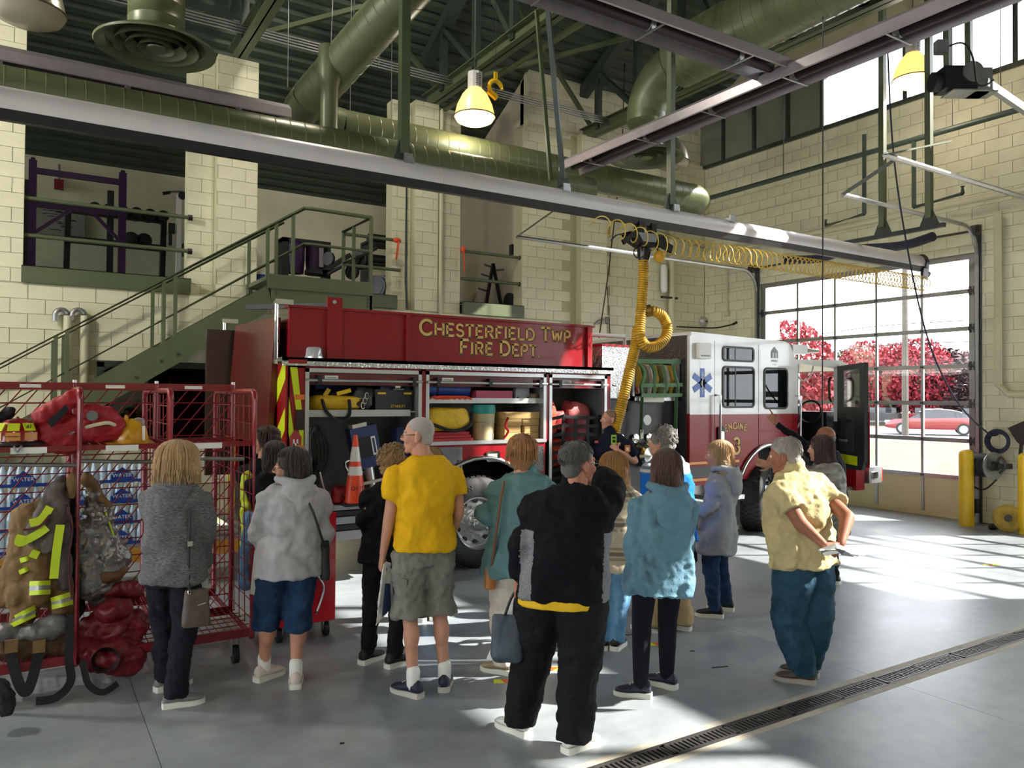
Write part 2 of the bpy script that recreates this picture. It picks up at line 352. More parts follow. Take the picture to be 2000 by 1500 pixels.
# mezzanine
mz = MB().box((-9, YB+.33, 3.5), (8.2, 16.44, 3.68))
struct('floor_mezzanine', mz, mat('mezz_floor', '55564f', .7))
gw = MB().box((-9, 16.44, 3.5), (8.3, 16.6, 6.45)); struct('wall_gym', gw, CREAM)
ge = MB().prism([(8.2, YB+.3, 3.5), (8.2, 16.44, 3.5), (8.2, 16.44, roofz(16.44)), (8.2, YB+.3, roofz(YB+.3))], (.12, 0, 0)); struct('wall_gym_end', ge, mat('shaded_block', 'a89f88', .6, var=.06, vs=3))  # cream block colour darkened and browned for the shade on this end wall
for i, (x0, x1, nm) in enumerate(((-.08, 2.06, 'under the purple power rack'), (3.03, 5.40, 'beside the stair landing'), (6.70, 8.02, 'under the plate tree'))):
    solo('edge_beam', MB().box((x0, YB-.04, 3.47), (x1, YB+.02, 3.70)).box((x0, YB-.04, 3.69), (x1, YB+.3, 3.70)), GREEN, 'green steel edge beam of the mezzanine '+nm, 'beam', 'mezzanine edge beams', 0)
    if i != 1:
        r = thing('guard_rail', ((x0+x1)/2, YB, 4.1), 'two green pipe guard rails across the mezzanine bay '+nm, 'railing', 'mezzanine guard rails')
        for z in (4.13, 4.64): part('rail', MB().cyl((x0+.02, YB+.1, z), (x1-.0, YB+.1, z), .03), GREEN, r)
        for z in (4.13, 4.64): part('end_cap', MB().cyl((x1-.03, YB+.1, z), (x1+.03, YB+.1, z), .045), BLACK, r)
# clerestory
fr = MB(); ym = [CY1, 7.6, 5.83, 4.1, 2.4, .7, -1.0, -2.7, -4.4, -6.1]
for y in ym: fr.box((XW-.03, y-.04, CZ0), (XW+.1, y+.04, CZ1))
fr.box((XW-.06, -6.3, CZ0-.05), (XW+.1, YB, CZ0+.01)).box((XW-.03, -6.3, CZ1-.02), (XW+.1, YB, CZ1+.06))
for y in (10.05, 10.9, 11.75): fr.box((XW-.03, y-.035, CZ0), (XW+.1, y+.035, CZ1))
w1 = struct('window_1', fr, GREEND, 0, 'clerestory window strip above the overhead doors')
GL = glassmat('window_glass')
for a, b in zip(ym[:-1], ym[1:]): part('pane', MB().box((XW+.03, b+.04, CZ0), (XW+.04, a-.04, CZ1)), GL, w1, 0)
pa = [YB+.45, 11.75, 10.9, 10.05, CY1]
PAN = mat('grey_green_panel', '7f8070', .5)
for a, b in zip(pa[:-1], pa[1:]): part('panel', MB().box((XW+.02, b+.03, CZ0), (XW+.06, a-.03, CZ1+.04)), PAN, w1, 0)
# overhead sectional doors
def ohdoor(n, y0, y1, x, full=True, s=1):
    d = thing('door_%d' % n, (x, (y0+y1)/2, 0), None, None); d['kind'] = 'structure'; d['label'] = 'glazed aluminium sectional overhead door'
    a, b = x+.03*s, x+.08*s; zs = [0.02]+[.68+.61*k for k in range(6)]+[4.30]; ysn = [y0+.06+(y1-y0-.12)*i/5 for i in range(6)]
    for i, z in enumerate(zs):
        h = .035 if 0 < i < 7 else .05
        part('rail', MB().box((a, y0, z-h), (b, y1, z+h)), CREAMP if i == 0 else ALU, d, 0)
    for i, y in enumerate(ysn):
        w = .06 if i in (0, 5) else .022
        for k in range(7):
            if full or k == 0: part('stile', MB().box((a+.005*s, y-w, zs[k]+.035 if full else .05), (b-.005*s, y+w, zs[k+1]-.035 if full else 4.28)), ALU, d, 0)
    for k in range(7):
        for i in range(5):
            lo, hi = ysn[i]+.02, ysn[i+1]-.02
            if full or k == 0: part('panel' if k == 0 else 'pane', MB().box((x+.05*s, lo, zs[k]+.03), (x+.056*s, hi, zs[k+1]-.03)), CREAMP if k == 0 else GL, d, 0)
    if not full: part('pane', MB().box((x+.05*s, y0, .7), (x+.056*s, y1, 4.3)), GL, d, 0)
    if full:
        for k in range(1, 7):
            for y in (ysn[0], ysn[-1]): part('hinge', MB().cbox((x+.02, y, zs[k]), (.03, .12, .05)).cbox((x+.02, y-.035, zs[k]), (.02, .03, .14)).cbox((x+.02, y+.035, zs[k]), (.02, .03, .14)).cyl((x+.0, y, zs[k]), (x+.0, y+(.1 if y > 8 else -.1), zs[k]), .018), IRON, d)
            for y in ysn[1:-1]: part('hinge', MB().cbox((x+.025, y, zs[k]), (.02, .05, .035)), IRON, d, 0)
    return d
ohdoor(1, *DOORS[0], XW); ohdoor(2, *DOORS[1], XW); ohdoor(3, *DOORS[2], XW, False)
for i, dd in enumerate(DOORS): ohdoor(4+i, *dd, -9.05, False, -1)
# tracks
def track(y, x0, zt, lab, n=None):
    t = thing('door_track', (XW-.1, y, 0), lab, 'track', 'overhead door tracks')
    R = .42; pts = [(XW-.06, y, 0), (XW-.06, y, zt-R)]+[(XW-.06-R+R*math.cos(a), y, zt-R+R*math.sin(a)) for a in [math.pi/2*i/8 for i in range(1, 9)]]+[(x0, y, zt+.02)]
    m = MB()
    for dx in (0,): 
        for i in range(len(pts)-1): m.bar(pts[i], pts[i+1], .012, .07, (1, 0, .01) if i == 0 else (0, 0, 1))
    m2 = MB()
    part('rail', MB().tube([(p[0], p[1], p[2]) for p in pts], .033, 6), STEEL, t)
    part('angle', MB().box((XW-.03, y-.05, 0), (XW-.005, y+.05, zt+.05)), mat('track_steel', '55595b', .45, .6), t, 0)
    return t
t1 = track(10.80, 6.9, 4.62, 'galvanised door track curving overhead near the corner of the bay')
t2 = track(6.40, 9.35, 4.72, 'galvanised door track to the side of the door nearest the yellow posts')
t3 = track(5.20, 8.4, 4.78, 'galvanised door track over the yellow posts, cut off by the frame')
part('back_brace', MB().bar((9.35, 6.4, 4.74), (9.9, 6.0, 5.2), .05, .05), STEEL, t2, 0)
part('back_brace', MB().bar((8.4, 5.2, 4.8), (9.6, 5.1, 5.15), .06, .02), GREEN, t3, 0)
part('back_brace', MB().bar((6.9, 10.8, 4.64), (7.4, 10.3, 5.1), .06, .01), GREEN, t1, 0)
shaft = solo('torsion_shaft', MB().cyl((XW-.15, 6.3, 4.66), (XW-.15, 10.9, 4.66), .018).cyl((XW-.15, 6.33, 4.66), (XW-.15, 6.42, 4.66), .09).cyl((XW-.15, 10.78, 4.66), (XW-.15, 10.87, 4.66), .09).cyl((XW-.15, 8.4, 4.66), (XW-.15, 9.9, 4.66), .05), IRON, 'dark torsion spring shaft above the overhead door', 'spring')
# outside
GRASS = mat('dry_grass', '362f1d', .9, col2='4a4026', vs=14, bump=.5, bs=40)
struct('ground_lawn', MB().box((14.5, -60, -.12), (260, 200, -.06)), GRASS)
struct('ground_apron', MB().box((XW+.2, -12, -.1), (15.2, 16, -.01)), mat('apron', '6a6860', .8, var=.06))
cdir = Vector((math.cos(math.radians(90-57)), math.sin(math.radians(90-57)), 0))   # roughly along the view through the door
vd = ray(1750, 786); vd.z = 0; vd.normalize(); rd = Vector((vd.y, -vd.x, 0))
def op(dist, side, z=0): p = vd*dist+rd*side; return Vector((p.x, p.y, z))
road = MB().add([op(41, -90, -.05), op(41, 90, -.05), op(62, 90, -.05), op(62, -90, -.05)], [(0, 1, 2, 3)])
struct('road', road, mat('asphalt', '4a494b', .85, var=.05))
struct('road_curb', MB().bar(op(40.7, -90, 0), op(40.7, 90, 0), .5, .3), CONC)
struct('wall_outside', MB().box((XW+.2, 11.25, 0), (14.15, 11.7, 6)), mat('stone_outside', 'd8d0a6', .9, var=.15, vs=6))
# ---------------- overhead services ----------------
YR = 7.0
rail = thing('exhaust_rail', (5, YR, 4.04), 'long silver vehicle exhaust rail running the length of the bay', 'rail')
pr = [(-.062, 4.12), (-.078, 4.19), (-.052, 4.265), (-.02, 4.30), (.02, 4.30), (.052, 4.265), (.078, 4.19), (.062, 4.12)]
RALU = mat('rail_aluminium', 'dad6d8', .4, .12, var=.04, vs=3)
for a, b in ((-1.5, 3.55), (3.552, 8.1), (8.102, 12.33)): part('extrusion', MB().rings([[(x, YR+p[0], p[1]) for p in pr] for x in (a, b)]), RALU, rail, 50)
part('rubber_lip', MB().rings([[(x, YR+p[0], p[1]) for p in ((-.055, 4.12), (-.03, 4.045), (.03, 4.045), (.055, 4.12))] for x in (-1.5, 12.3)]), BLACK, rail, 0)
part('end_stop', MB().rings([[(x, YR+p[0]*1.35, 4.2+(p[1]-4.2)*1.25) for p in pr] for x in (12.3, 12.38)]).prism([(12.3, YR-.06, 4.15), (12.45, YR-.06, 4.15), (12.4, YR-.06, 3.9), (12.25, YR-.06, 3.95)], (0, .02, 0)).cyl((12.45, YR-.05, 4.0), (12.45, YR+.06, 4.05), .05), BLACK, rail)
for px in (795, 1102, 1316, 1425):
    p = at(px, 0, 'y', YR); x = at(px, 330, 'y', YR).x
    part('splice_clamp', MB().box((x-.05, YR-.06, 4.27), (x+.05, YR+.06, 4.33)).box((x-.06, YR-.075, 4.28), (x+.03, YR-.05, 4.36)), STEEL, rail, 0)
def hanger(x, lab, y=YR, z0=4.3, w=.09):
    h = thing('rail_hanger', (x, y, z0), lab, 'hanger', 'exhaust rail hangers'); zt = roofz(y)
    part('post', MB().bar((x, y, z0+.06), (x, y, zt), w, w), GREEN, h, 0)
    part('gusset', MB().prism([(x-.11, y-.02, z0), (x+.11, y-.02, z0), (x+.045, y-.02, z0+.2), (x-.045, y-.02, z0+.2)], (0, .04, 0)), GREEND, h, 0)
hanger(at(788, 315, 'y', YR).x, 'green square hanger post left of the lit lamp, holding the exhaust rail'); hanger(at(1310, 405, 'y', YR).x, 'green square hanger post in front of the far round diffuser, holding the exhaust rail', w=.075)
b = thing('sway_brace', (6.2, YR, 4.35), 'pair of slim dark green struts bracing the exhaust rail mid bay', 'brace')
q = at(1100, 352, 'y', YR)
part('strut', MB().bar(q, at(1070, 20, 'y', 6.6), .05, .05), GREEND, b, 0); part('strut', MB().bar(q+Vector((-.1, .1, 0)), at(1048, 20, 'y', 7.5), .04, .04), GREEN, b, 0)
part('foot', MB().cbox(q+Vector((0, 0, -.03)), (.12, .06, .1)), GREEND, b, 0)
# end trapeze
xt = at(1680, 478, 'y', YR).x; ye = at(1845, 437, 'x', xt).y
b = thing('trapeze_channel', (xt, YR, 4.33), 'dark strut channel carrying the rail end on two plated posts', 'hanger')
part('channel', MB().box((xt-.03, ye, 4.34), (xt+.03, YR+.5, 4.40)), mat('strut_dark', '3b403e', .5, .4), b, 0)
for px in (1727, 1817):
    y = YR+(ye-YR)*(px-1680)/(1845-1680)
    part('post', MB().bar((xt, y, 4.5), (xt, y, roofz(y)), .08, .08), GREEN, b, 0)
    part('gusset', MB().prism([(xt, y-.14, 4.4), (xt, y+.14, 4.4), (xt, y+.045, 4.62), (xt, y-.045, 4.62)], (.012, 0, 0)), GREEND, b, 0)
# black sagging hose behind rail
solo('black_hose', MB().tube(bez([at(1530, 508, 'y', 8.9), at(1600, 505, 'y', 8.5), at(1660, 488, 'y', 8.0), at(1760, 480, 'y', 7.2), at(1822, 462, 'y', 6.6)], 8), .075, 10), mat('navy_rubber', '1b1f33', .6), 'dark navy flexible hose slung above the overhead door', 'hose')
# exhaust trolley, hose, coil
xt2 = at(1258, 470, 'y', YR).x
tr2 = thing('exhaust_trolley', (xt2, YR, 3.6), 'black exhaust trolley under the rail with taped nozzle', 'trolley')
part('carriage', MB().prism([(xt2-.3, YR-.09, 3.93), (xt2+.3, YR-.09, 3.95), (xt2+.24, YR-.09, 3.80), (xt2-.02, YR-.09, 3.76), (xt2-.22, YR-.09, 3.84)], (0, .18, 0)).box((xt2-.12, YR-.05, 3.9), (xt2-.04, YR+.05, 4.08)).box((xt2+.08, YR-.05, 3.9), (xt2+.16, YR+.05, 4.08)).bar((xt2+.14, YR-.1, 3.85), (xt2+.36, YR-.1, 3.78), .03, .1).bar((xt2-.26, YR-.1, 3.9), (xt2-.42, YR-.1, 3.78), .03, .06), mat('black_tape', '0d0d10', .22), tr2, 0)
part('cover', MB().prism([(xt2-.18, YR-.105, 3.93), (xt2+.14, YR-.105, 3.94), (xt2+.1, YR-.105, 3.84), (xt2-.1, YR-.105, 3.83)], (0, .014, 0)), mat('grey_cover', '8d9092', .3), tr2, 0)
part('nozzle', MB().lathe([(.075, .3), (.085, .22), (.08, .12), (.06, .06), (.055, 0)], (xt2, YR, 3.55), n=14, caps=True), MATS['black_tape'], tr2)
part('cable', MB().tube(bez([(xt2-.1, YR-.08, 3.85), (xt2-.25, YR-.1, 3.7), (xt2-.2, YR-.1, 3.62), (xt2-.06, YR-.08, 3.66)], 6), .008, 6).tube(bez([(xt2-.25, YR-.08, 3.9), (xt2-.5, YR-.1, 3.86), (xt2-.6, YR-.1, 3.78)], 6), .008, 6).tube(bez([(xt2+.1, YR-.08, 3.8), (xt2+.16, YR-.1, 3.7), (xt2+.1, YR-.1, 3.62)], 6), .008, 6), BLACK, tr2)
YH = mat('hose_yellow', 'c59a1e', .42, col2='a57c16', vs=12)
def corr(m, pts, r, pitch=.028):
    L = [0]; P = [Vector(p) for p in pts]
    for i in range(1, len(P)): L.append(L[-1]+(P[i]-P[i-1]).length)
    out, rr = [], []; n = int(L[-1]/pitch*4)
    for k in range(n+1):
        s = L[-1]*k/n; i = max(1, min(len(L)-1, int(np.searchsorted(L, s)))); t = (s-L[i-1])/max(1e-6, L[i]-L[i-1])
        out.append(P[i-1].lerp(P[i], t)); rr.append(r*(1, .97, .8, .97)[k % 4])
    m.tube(out, rr, 14); return m
hy = lambda px, py, y=YR: at(px, py, 'y', y)
hs = thing('exhaust_hose', (xt2, YR, .9), 'yellow corrugated exhaust hose hanging from the rail with a looped section', 'hose')
part('drop', corr(MB(), bez([hy(1258, 492), hy(1256, 560), hy(1251, 620), hy(1250, 655, 6.98), hy(1262, 676, 6.96), hy(1282, 676, 6.94), hy(1299, 660, 6.92), hy(1303, 640, 6.92), hy(1294, 618, 6.93), hy(1278, 608, 6.95), hy(1262, 608, 7.02)], 6), .066), YH, hs, 60)
part('lead', corr(MB(), bez([hy(1246, 640, 7.14), hy(1240, 680, 7.14), hy(1228, 730, 7.14), hy(1212, 800, 7.16), hy(1200, 850, 7.2), hy(1196, 930, 7.26), hy(1205, 1000, 7.4)], 6), .068), YH, hs, 60)
part('clamp', MB().cyl(hy(1262, 608), hy(1272, 606, 6.96), .073, n=14).cyl(hy(1258, 484), hy(1258, 500), .07, n=14), mat('brass', '8c7433', .4, .7), hs)
cl = []
x0c, x1c = at(1160, 470, 'y', 6.9).x, 12.2; nt_ = 64
for i in range(nt_*12+1):
    t = i/(nt_*12); u = t*t*.55+t*.45 if 0 else t
    x = x0c+(x1c-x0c)*u; zc = 3.80 if x > xt2+.2 else 3.80+.12*math.sin((x-x0c)/(xt2+.2-x0c)*math.pi*.5+math.pi/2)
    a = 2*math.pi*nt_*(t**.9 if 0 else (.12*t+.88*t**1.35)); r = .115 if x > xt2 else .10
    cl.append((x, 6.88+r*math.cos(a), zc+.02+r*math.sin(a)))
solo('coiled_air_hose', MB().tube(cl, .0075, 5), mat('coil_yellow', 'd9b84a', .35), 'pale yellow coiled air hose stretched along the exhaust rail', 'hose')
q = at(1288, 501, 'y', 6.85); solo('hose_ball_stop', MB().ell(q, (.07, .07, .075)).cyl(q+Vector((0, -.06, 0)), q+Vector((0, -.085, 0)), .018), mat('ball_yellow', 'd09a20', .5), 'yellow rubber ball stop beside the exhaust nozzle', 'ball stop')
# ducts
DUCT = mat('duct_green', '5e6648', .36, .1, var=.07, vs=3)
def ductpath(pts, r, step=.16):
    P = [Vector(p) for p in pts]; out, rr = [], []
    for i in range(len(P)-1):
        L = (P[i+1]-P[i]).length; n = max(1, int(L/step))
        for k in range(n):
            for t, g in ((0, 1.015), (.04, 1), (.96, 1)): out.append(P[i].lerp(P[i+1], min(1, (k+t)/n))); rr.append(r*g)
    out.append(P[-1]); rr.append(r); return out, rr
def duct(name, pts, r, lab, smoothpts=0):
    return solo(name, MB().tube(*ductpath(pts, r), n=32), DUCT, lab, 'duct', 'green spiral ducts', 14)
zB = 5.42; eB = at(592, 222, 'y', 9.5)
d = thing('return_duct', (eB.x, 9.5, zB-.3), 'green round duct running down from the roof through an elbow and along the bay', 'duct', 'green spiral ducts')
top = at(815, -40, 'y', 7.3)
elb = bez([eB+Vector((.02, -.25, .12)), eB+Vector((-.03, -.02, 0)), eB+Vector((.05, .06, -.03)), Vector((eB.x+.35, 9.52, zB+.02)), Vector((eB.x+.5, 9.5, zB))], 6)
part('riser', MB().tube(*ductpath([top, eB+Vector((.02, -.25, .12))], .235), n=32), DUCT, d, 14)
part('elbow', MB().tube(elb, .232, 20), DUCT, d, 60)
part('run', MB().tube(*ductpath([(eB.x+.48, 9.5, zB), (9.55, 9.5, zB)], .225), n=32), DUCT, d, 14)
part('end_elbow', MB().tube(bez([(9.5, 9.5, zB), (9.7, 9.5, zB), (9.83, 9.55, zB-.05), (9.85, 9.75, zB-.06), (9.85, 9.9, zB-.06)], 5), .225, 20), DUCT, d, 60)
part('drop_connector', MB().lathe([(.13, .55), (.13, .2), (.10, .08), (.10, -.55), (.02, -.62)], at(643, 185, 'y', 8.6), n=16), DUCT, d, 40)
duct('supply_duct', [(-2, 8.5, at(0, 172, 'y', 8.5).z), (at(1150, 375, 'y', 8.5).x, 8.5, at(1150, 375, 'y', 8.5).z)], .2, 'lower green spiral duct half hidden behind the exhaust rail')
def diffuser(c, lab, topz, r=.58, elbow=None):
    c = Vector(c); t = thing('ceiling_diffuser', c, lab, 'diffuser', 'round green air diffusers')
    part('outer_cone', MB().lathe([(r*.46, .2), (r*.5, .13), (r*.9, .06), (r, .02), (r*.985, 0), (r*.83, .04), (r*.80, .06)], c, n=36), DUCT, t, 50)
    for k, (ra, rb) in enumerate(((.70, .58), (.50, .38), (.30, .19))): part('ring_vane', MB().lathe([(r*rb, .1), (r*(ra-.02), .025), (r*ra, .005), (r*ra, .015), (r*(rb+.02), .11)], c, n=30), DUCT, t, 50)
    part('centre_cone', MB().lathe([(.001, .0), (r*.16, .005), (r*.17, .02), (r*.05, .08)], c, n=20), DUCT, t, 50)
    part('throat_shade', MB().cyl(c+Vector((0, 0, .12)), c+Vector((0, 0, .14)), r*.48, n=24), mat('duct_shadow', '0b0d0b', .8), t, 0)  # near-black disc painting the shade inside the diffuser throat
    if elbow: part('neck', MB().tube(elbow, .29, 20), DUCT, t, 50)
    else: part('neck', MB().tube(*ductpath([c+Vector((0, 0, .14)), (c.x, c.y, topz)], .28), n=20), DUCT, t, 40)
diffuser(at(305, 98, 'z', 5.62), 'large round green air diffuser at upper left, nearest the camera', 9.6, .6)
c2 = at(1262, 310, 'z', 5.55); z2 = 6.75
diffuser(c2, 'round green air diffuser hanging near the corner by the unlit lamp', 0, .57, [c2+Vector((0, 0, .14)), c2+Vector((0, 0, .55))]+bez([c2+Vector((0, 0, .7)), c2+Vector((0, -.1, .95)), c2+Vector((0, -.35, 1.15)), c2+Vector((0, -.75, 1.25))], 5))
duct('trunk_duct', [c2+Vector((0, -.7, 1.25)), (c2.x, -2, c2.z+1.35)], .40, 'largest green trunk duct crossing overhead toward the clerestory windows')
# radiant tube heaters
HSH = mat('heater_sheet', '9c9498', .35, .3, var=.06); HTB = mat('heater_tube', '2b1f22', .5, .3)
def heater(p, q, lab, end=True):
    p, q = Vector(p), Vector(q); d = (q-p).normalized(); s = Vector((0, 0, 1)).cross(d).normalized(); t = thing('radiant_heater', (p+q)/2, lab, 'heater', 'radiant tube heaters')
    sec = [(-.19, -.09), (-.17, .02), (-.06, .10), (.06, .10), (.17, .02), (.19, -.09)]; sec2 = sec+[(x*.96, z-.012) for x, z in reversed(sec)]
    part('reflector', MB().rings([[c+s*x+Vector((0, 0, z)) for x, z in sec2] for c in (p, q)]), HSH, t, 0)
    part('tube', MB().cyl(p+d*.1-Vector((0, 0, .03)), q-d*.1-Vector((0, 0, .03)), .055, n=12), HTB, t)
    n = int((q-p).length/1.2)
    for i in range(n+1): c = p+(q-p)*(i+.5)/(n+1); part('bracket', MB().bar(c+s*.19-Vector((0, 0, .1)), c-s*.19-Vector((0, 0, .1)), .02, .01).cyl(c-d*.03-Vector((0, 0, .03)), c+d*.03-Vector((0, 0, .03)), .062), STEEL, t)
    return t
zh = 5.3
hj = at(1530, 138, 'z', zh)
heater((-2, 9.2, at(0, 115, 'y', 9.2).z+.02), (2.6, 9.2, at(0, 115, 'y', 9.2).z+.02), 'grey radiant tube heater at upper left above the exhaust rail')
heater((-.5, hj.y, zh+.02), (hj.x-.1, hj.y, zh+.02), 'radiant tube heater whose copper lined reflector shows at top centre')
heater((hj.x, at(1105, 315, 'z', zh).y, zh-.06), (hj.x, -1, zh-.06), 'radiant tube heater running toward the clerestory windows')
# high bay lamps
LENS = mat('lamp_lens', (1., .62, .2), .3, emit=3.2); REFL = mat('lamp_reflector_lit', (1., .56, .16), .35, emit=1.1)
LOFF = mat('lamp_spun_alu', 'b9b4a4', .3, .7); BAL = mat('ballast_white', 'd0d2d2', .4)
def lamp(c, D, lab, lit, en=30):
    c = Vector(c); R = D/2; t = thing('high_bay_lamp', c, lab, 'lamp', 'high bay lamps')
    part('reflector', MB().lathe([(R*.36, R*1.75), (R*.62, R*1.45), (R*.86, R*.95), (R*.98, R*.45), (R, R*.38)], c, n=32), REFL if lit else LOFF, t, 50)
    part('rim', MB().tube([c+Vector((R*1.01*math.cos(a), R*1.01*math.sin(a), R*.38)) for a in [2*math.pi*i/32 for i in range(32)]], .008, 6, closed=True), mat('rim_dark', '4a4030', .5), t)
    part('lens', MB().lathe([(R, R*.38), (R*.88, R*.17), (R*.6, R*.04), (.001, 0)], c, n=32), LENS if lit else mat('lens_off', 'a8a08a', .25, alpha=.9), t, 50)
    bl = MB()
    bl.cyl(c+Vector((0, 0, R*1.7)), c+Vector((0, 0, R*2.55)), R*.37, n=8)
    part('ballast', bl, BAL, t, 30)
    for k in range(7): part('louvre', MB().cbox(c+Vector((0, -R*.355, R*(1.85+.09*k))), (R*.28, .01, R*.03)), mat('louvre_dark', '666a6b', .5), t, 0)
    part('hook', MB().cyl(c+Vector((0, 0, R*2.5)), c+Vector((0, 0, R*2.8)), .012).cyl(c+Vector((0, 0, R*2.8)), (c.x, c.y, roofz(c.y)), .006), IRON, t)
    if lit:
        l = bpy.data.lights.new('lamp_light', 'POINT'); l.energy = en; l.color = (1, .94, .85); l.shadow_soft_size = R*.8
        lo = bpy.data.objects.new('bulb', l); COL.objects.link(lo); lo.parent = t; lo.location = (0, 0, -.12)
lamp(at(927, 243, 'y', 9), .55, 'lit amber high bay lamp hanging in front of the pillar top', True)
lamp(CAM+ray(1783, 170)*11.7, .58, 'lit amber high bay lamp against the clerestory window', True)
lamp(CAM+ray(55, 47)*6.6, .58, 'unlit high bay lamp cut off at the top left corner', False)
for lx, ly, lz, en, nm in ((-3.6, 8.4, 6.2, 620, 'over the left end of the truck bay'), (3.2, 8.6, 8.4, 240, 'high under the roof above the truck tail'), (-2, .2, 6, 100, 'just behind the camera'), (-6, -3.5, 6, 100, 'at the back left of the hall')): lamp((lx, ly, lz), .56, 'added out-of-view fill lamp '+nm, True, en)  # unseen lamps added as fill to brighten the pillars, back wall and floor
lamp(CAM+ray(1312, 330)*12.3, .56, 'unlit spun metal high bay lamp behind the far diffuser', False)
# sprinkler pipe and drops
PIPE = mat('pipe_green', '3c4a40', .4)
pz = at(1365, 393, 'x', 12.0); sp = thing('sprinkler_pipe', (12, 8.5, 6.0), 'dark green sprinkler pipe crossing in front of the door wall', 'pipe')
part('main', MB().cyl((12, 12.25, pz.z), (12, -5, pz.z), .045), PIPE, sp)
for pa, pb, pc in (((1688, 263), (1688, 418), (1613, 441)), ((1785, 275), (1785, 405), (1880, 378))):
    A = at(*pa, 'x', 12.0); B = at(*pb, 'x', 12.0); k = at(*pc, 'z', B.z)
    part('drop', MB().tube([A, B+Vector((0, 0, .05)), B], .035, 8).tube([B, k], .03, 8), PIPE, sp); part('sprinkler_head', MB().cyl(k, k+Vector((0, 0, .1)), .03, .012).cyl(k+Vector((0, 0, .1)), k+Vector((0, 0, .11)), .03), IRON, sp)
for px in (1530, 1860, 1955): y = at(px, 300, 'x', 12.0).y; part('rod', MB().cyl((12, y, pz.z), (12, y, roofz(y)), .008, n=6), IRON, sp)
CPIPE = mat('cream_pipe', 'c3bea0', .5)
solo('cream_pipe', MB().tube([at(1250, 440, 'y', YB-.2), at(1380, 490, 'y', YB-.25), (XW-.15, 11.9, at(1604, 451, 'x', XW-.15).z), (XW-.15, 4, at(1604, 451, 'x', XW-.15).z)], .055, 10), CPIPE, 'cream painted pipe running round the corner above the door', 'pipe')
solo('cream_downpipe', MB().tube([(XW-.12, 6.05, 4.9), (XW-.12, 6.05, 2.2), (XW-.12, 5.9, 2.05), (XW-.12, 4.5, 2.05)], .06, 10), CPIPE, 'cream painted downpipe on the wall beside the overhead door', 'pipe')
# door opener motor near top right
oc = CAM+ray(1885, 158)*9.6
mo = thing('door_opener', oc+Vector((0, 0, -.2)), 'dark electric door opener motor hanging at upper right', 'motor')
rx = Vector((CR.x, CR.y, 0)).normalized(); fx = Vector((CF.x, CF.y, 0)).normalized(); Z = Vector((0, 0, 1)); DK = mat('motor_dark', '23272d', .4, .3)
part('housing', MB().obox(oc+rx*-.12, rx*.2, fx*.13, Z*.14).cyl(oc-rx*.42+Z*-.02, oc-rx*.02-Z*.02, .12), DK, mo); part('pulley', MB().cyl(oc-fx*.15+rx*.02+Z*.06, oc-fx*.12+rx*.02+Z*.06, .13, n=20), STEEL, mo)
part('side_plate', MB().obox(oc+rx*.2, rx*.14, fx*.01, Z*.17).obox(oc+rx*.2-Z*.17, rx*.14, fx*.12, Z*.008).obox(oc-Z*.17-fx*.02, rx*.24, fx*.14, Z*.008), mat('zinc', 'b7bcc0', .3, .8), mo, 0)
part('junction_box', MB().obox(oc+rx*-.3+Z*.42, rx*.07, fx*.05, Z*.08), GREY, mo, 0); part('cable', MB().tube(bez([oc+rx*-.24+Z*.42, oc+rx*-.1+Z*.42-fx*.12, oc-rx*.02+Z*.2-fx*.2, oc+rx*.02-Z*.1-fx*.2, oc+rx*.12-Z*.14-fx*.2, oc+rx*.24-Z*.06-fx*.18], 6), .012, 6), BLACK, mo)
for s, t in ((-.22, .1), (.05, .12)): part('post', MB().bar(oc+rx*s+Z*t, oc+rx*(s-.02)+Z*3.2, .07, .07), GREEN, mo, 0)
part('rail', MB().bar(oc+rx*.25-Z*.02, oc+rx*.25-Z*.02+Vector((3.0, -.15, -.55)), .07, .1), mat('opener_rail', 'bfc0c0', .35, .7), mo, 0)
# cords hanging
solo('drop_cord', MB().tube([at(1607, -300, 'y', 5.6), at(1607, 60, 'y', 5.6), at(1607, 500, 'y', 5.6), at(1606, 870, 'y', 5.6)], .008, 6), BLACK, 'thin black cord hanging straight down in front of the door', 'cord')
solo('blue_air_hose', MB().tube(bez([at(1733, 80, 'y', 6.2), at(1745, 300, 'y', 6.2), at(1775, 500, 'y', 6.1), at(1815, 670, 'y', 6.0), at(1870, 785, 'y', 5.95), at(1930, 846, 'x', 12.4), at(1950, 848, 'x', 12.6)], 8), .013, 6), mat('hose_blue', '20283f', .4), 'dark blue air hose swooping from the ceiling to the wall hook', 'hose')
solo('pull_cord', MB().tube([at(1222, 60, 'y', 11.8), at(1215, 300, 'y', 11.8), at(1190, 520, 'y', 11.8), at(1170, 660, 'y', 11.8)], .012, 6).tube([at(1186, 560, 'y', 11.8), at(1192, 660, 'y', 11.8)], .008, 6), mat('cord_red', '3a1d1a', .6), 'dark red cord hanging on the back wall behind the truck', 'cord')
yc = thing('yellow_hanger', at(967, 175, 'y', 9), 'small yellow cable reel clamped under the roof beam beside the lit lamp', 'reel'); q = at(968, 172, 'y', 9)
part('ring', MB().tube([q+Vector((.1*math.cos(a), 0, .1*math.sin(a))) for a in [2*math.pi*i/16 for i in range(13)]], .03, 8), YELP, yc); part('arm', MB().bar(q+Vector((0, 0, .08)), q+Vector((0, 0, .22)), .03, .05).bar(q+Vector((-.12, 0, -.06)), q+Vector((.02, 0, -.14)), .05, .06), YELP, yc, 0); part('cord', MB().cyl((q.x, q.y, roofz(q.y)), (q.x, q.y, 4.7), .005, n=5), BLACK, yc)
solo('conduit_run', MB().tube([at(870, 213, 'y', 12.0), at(1160, 30, 'x', 6.3)], .05, 10), DUCT, 'green pipe slung beneath the roof beam above the lit lamp', 'pipe')

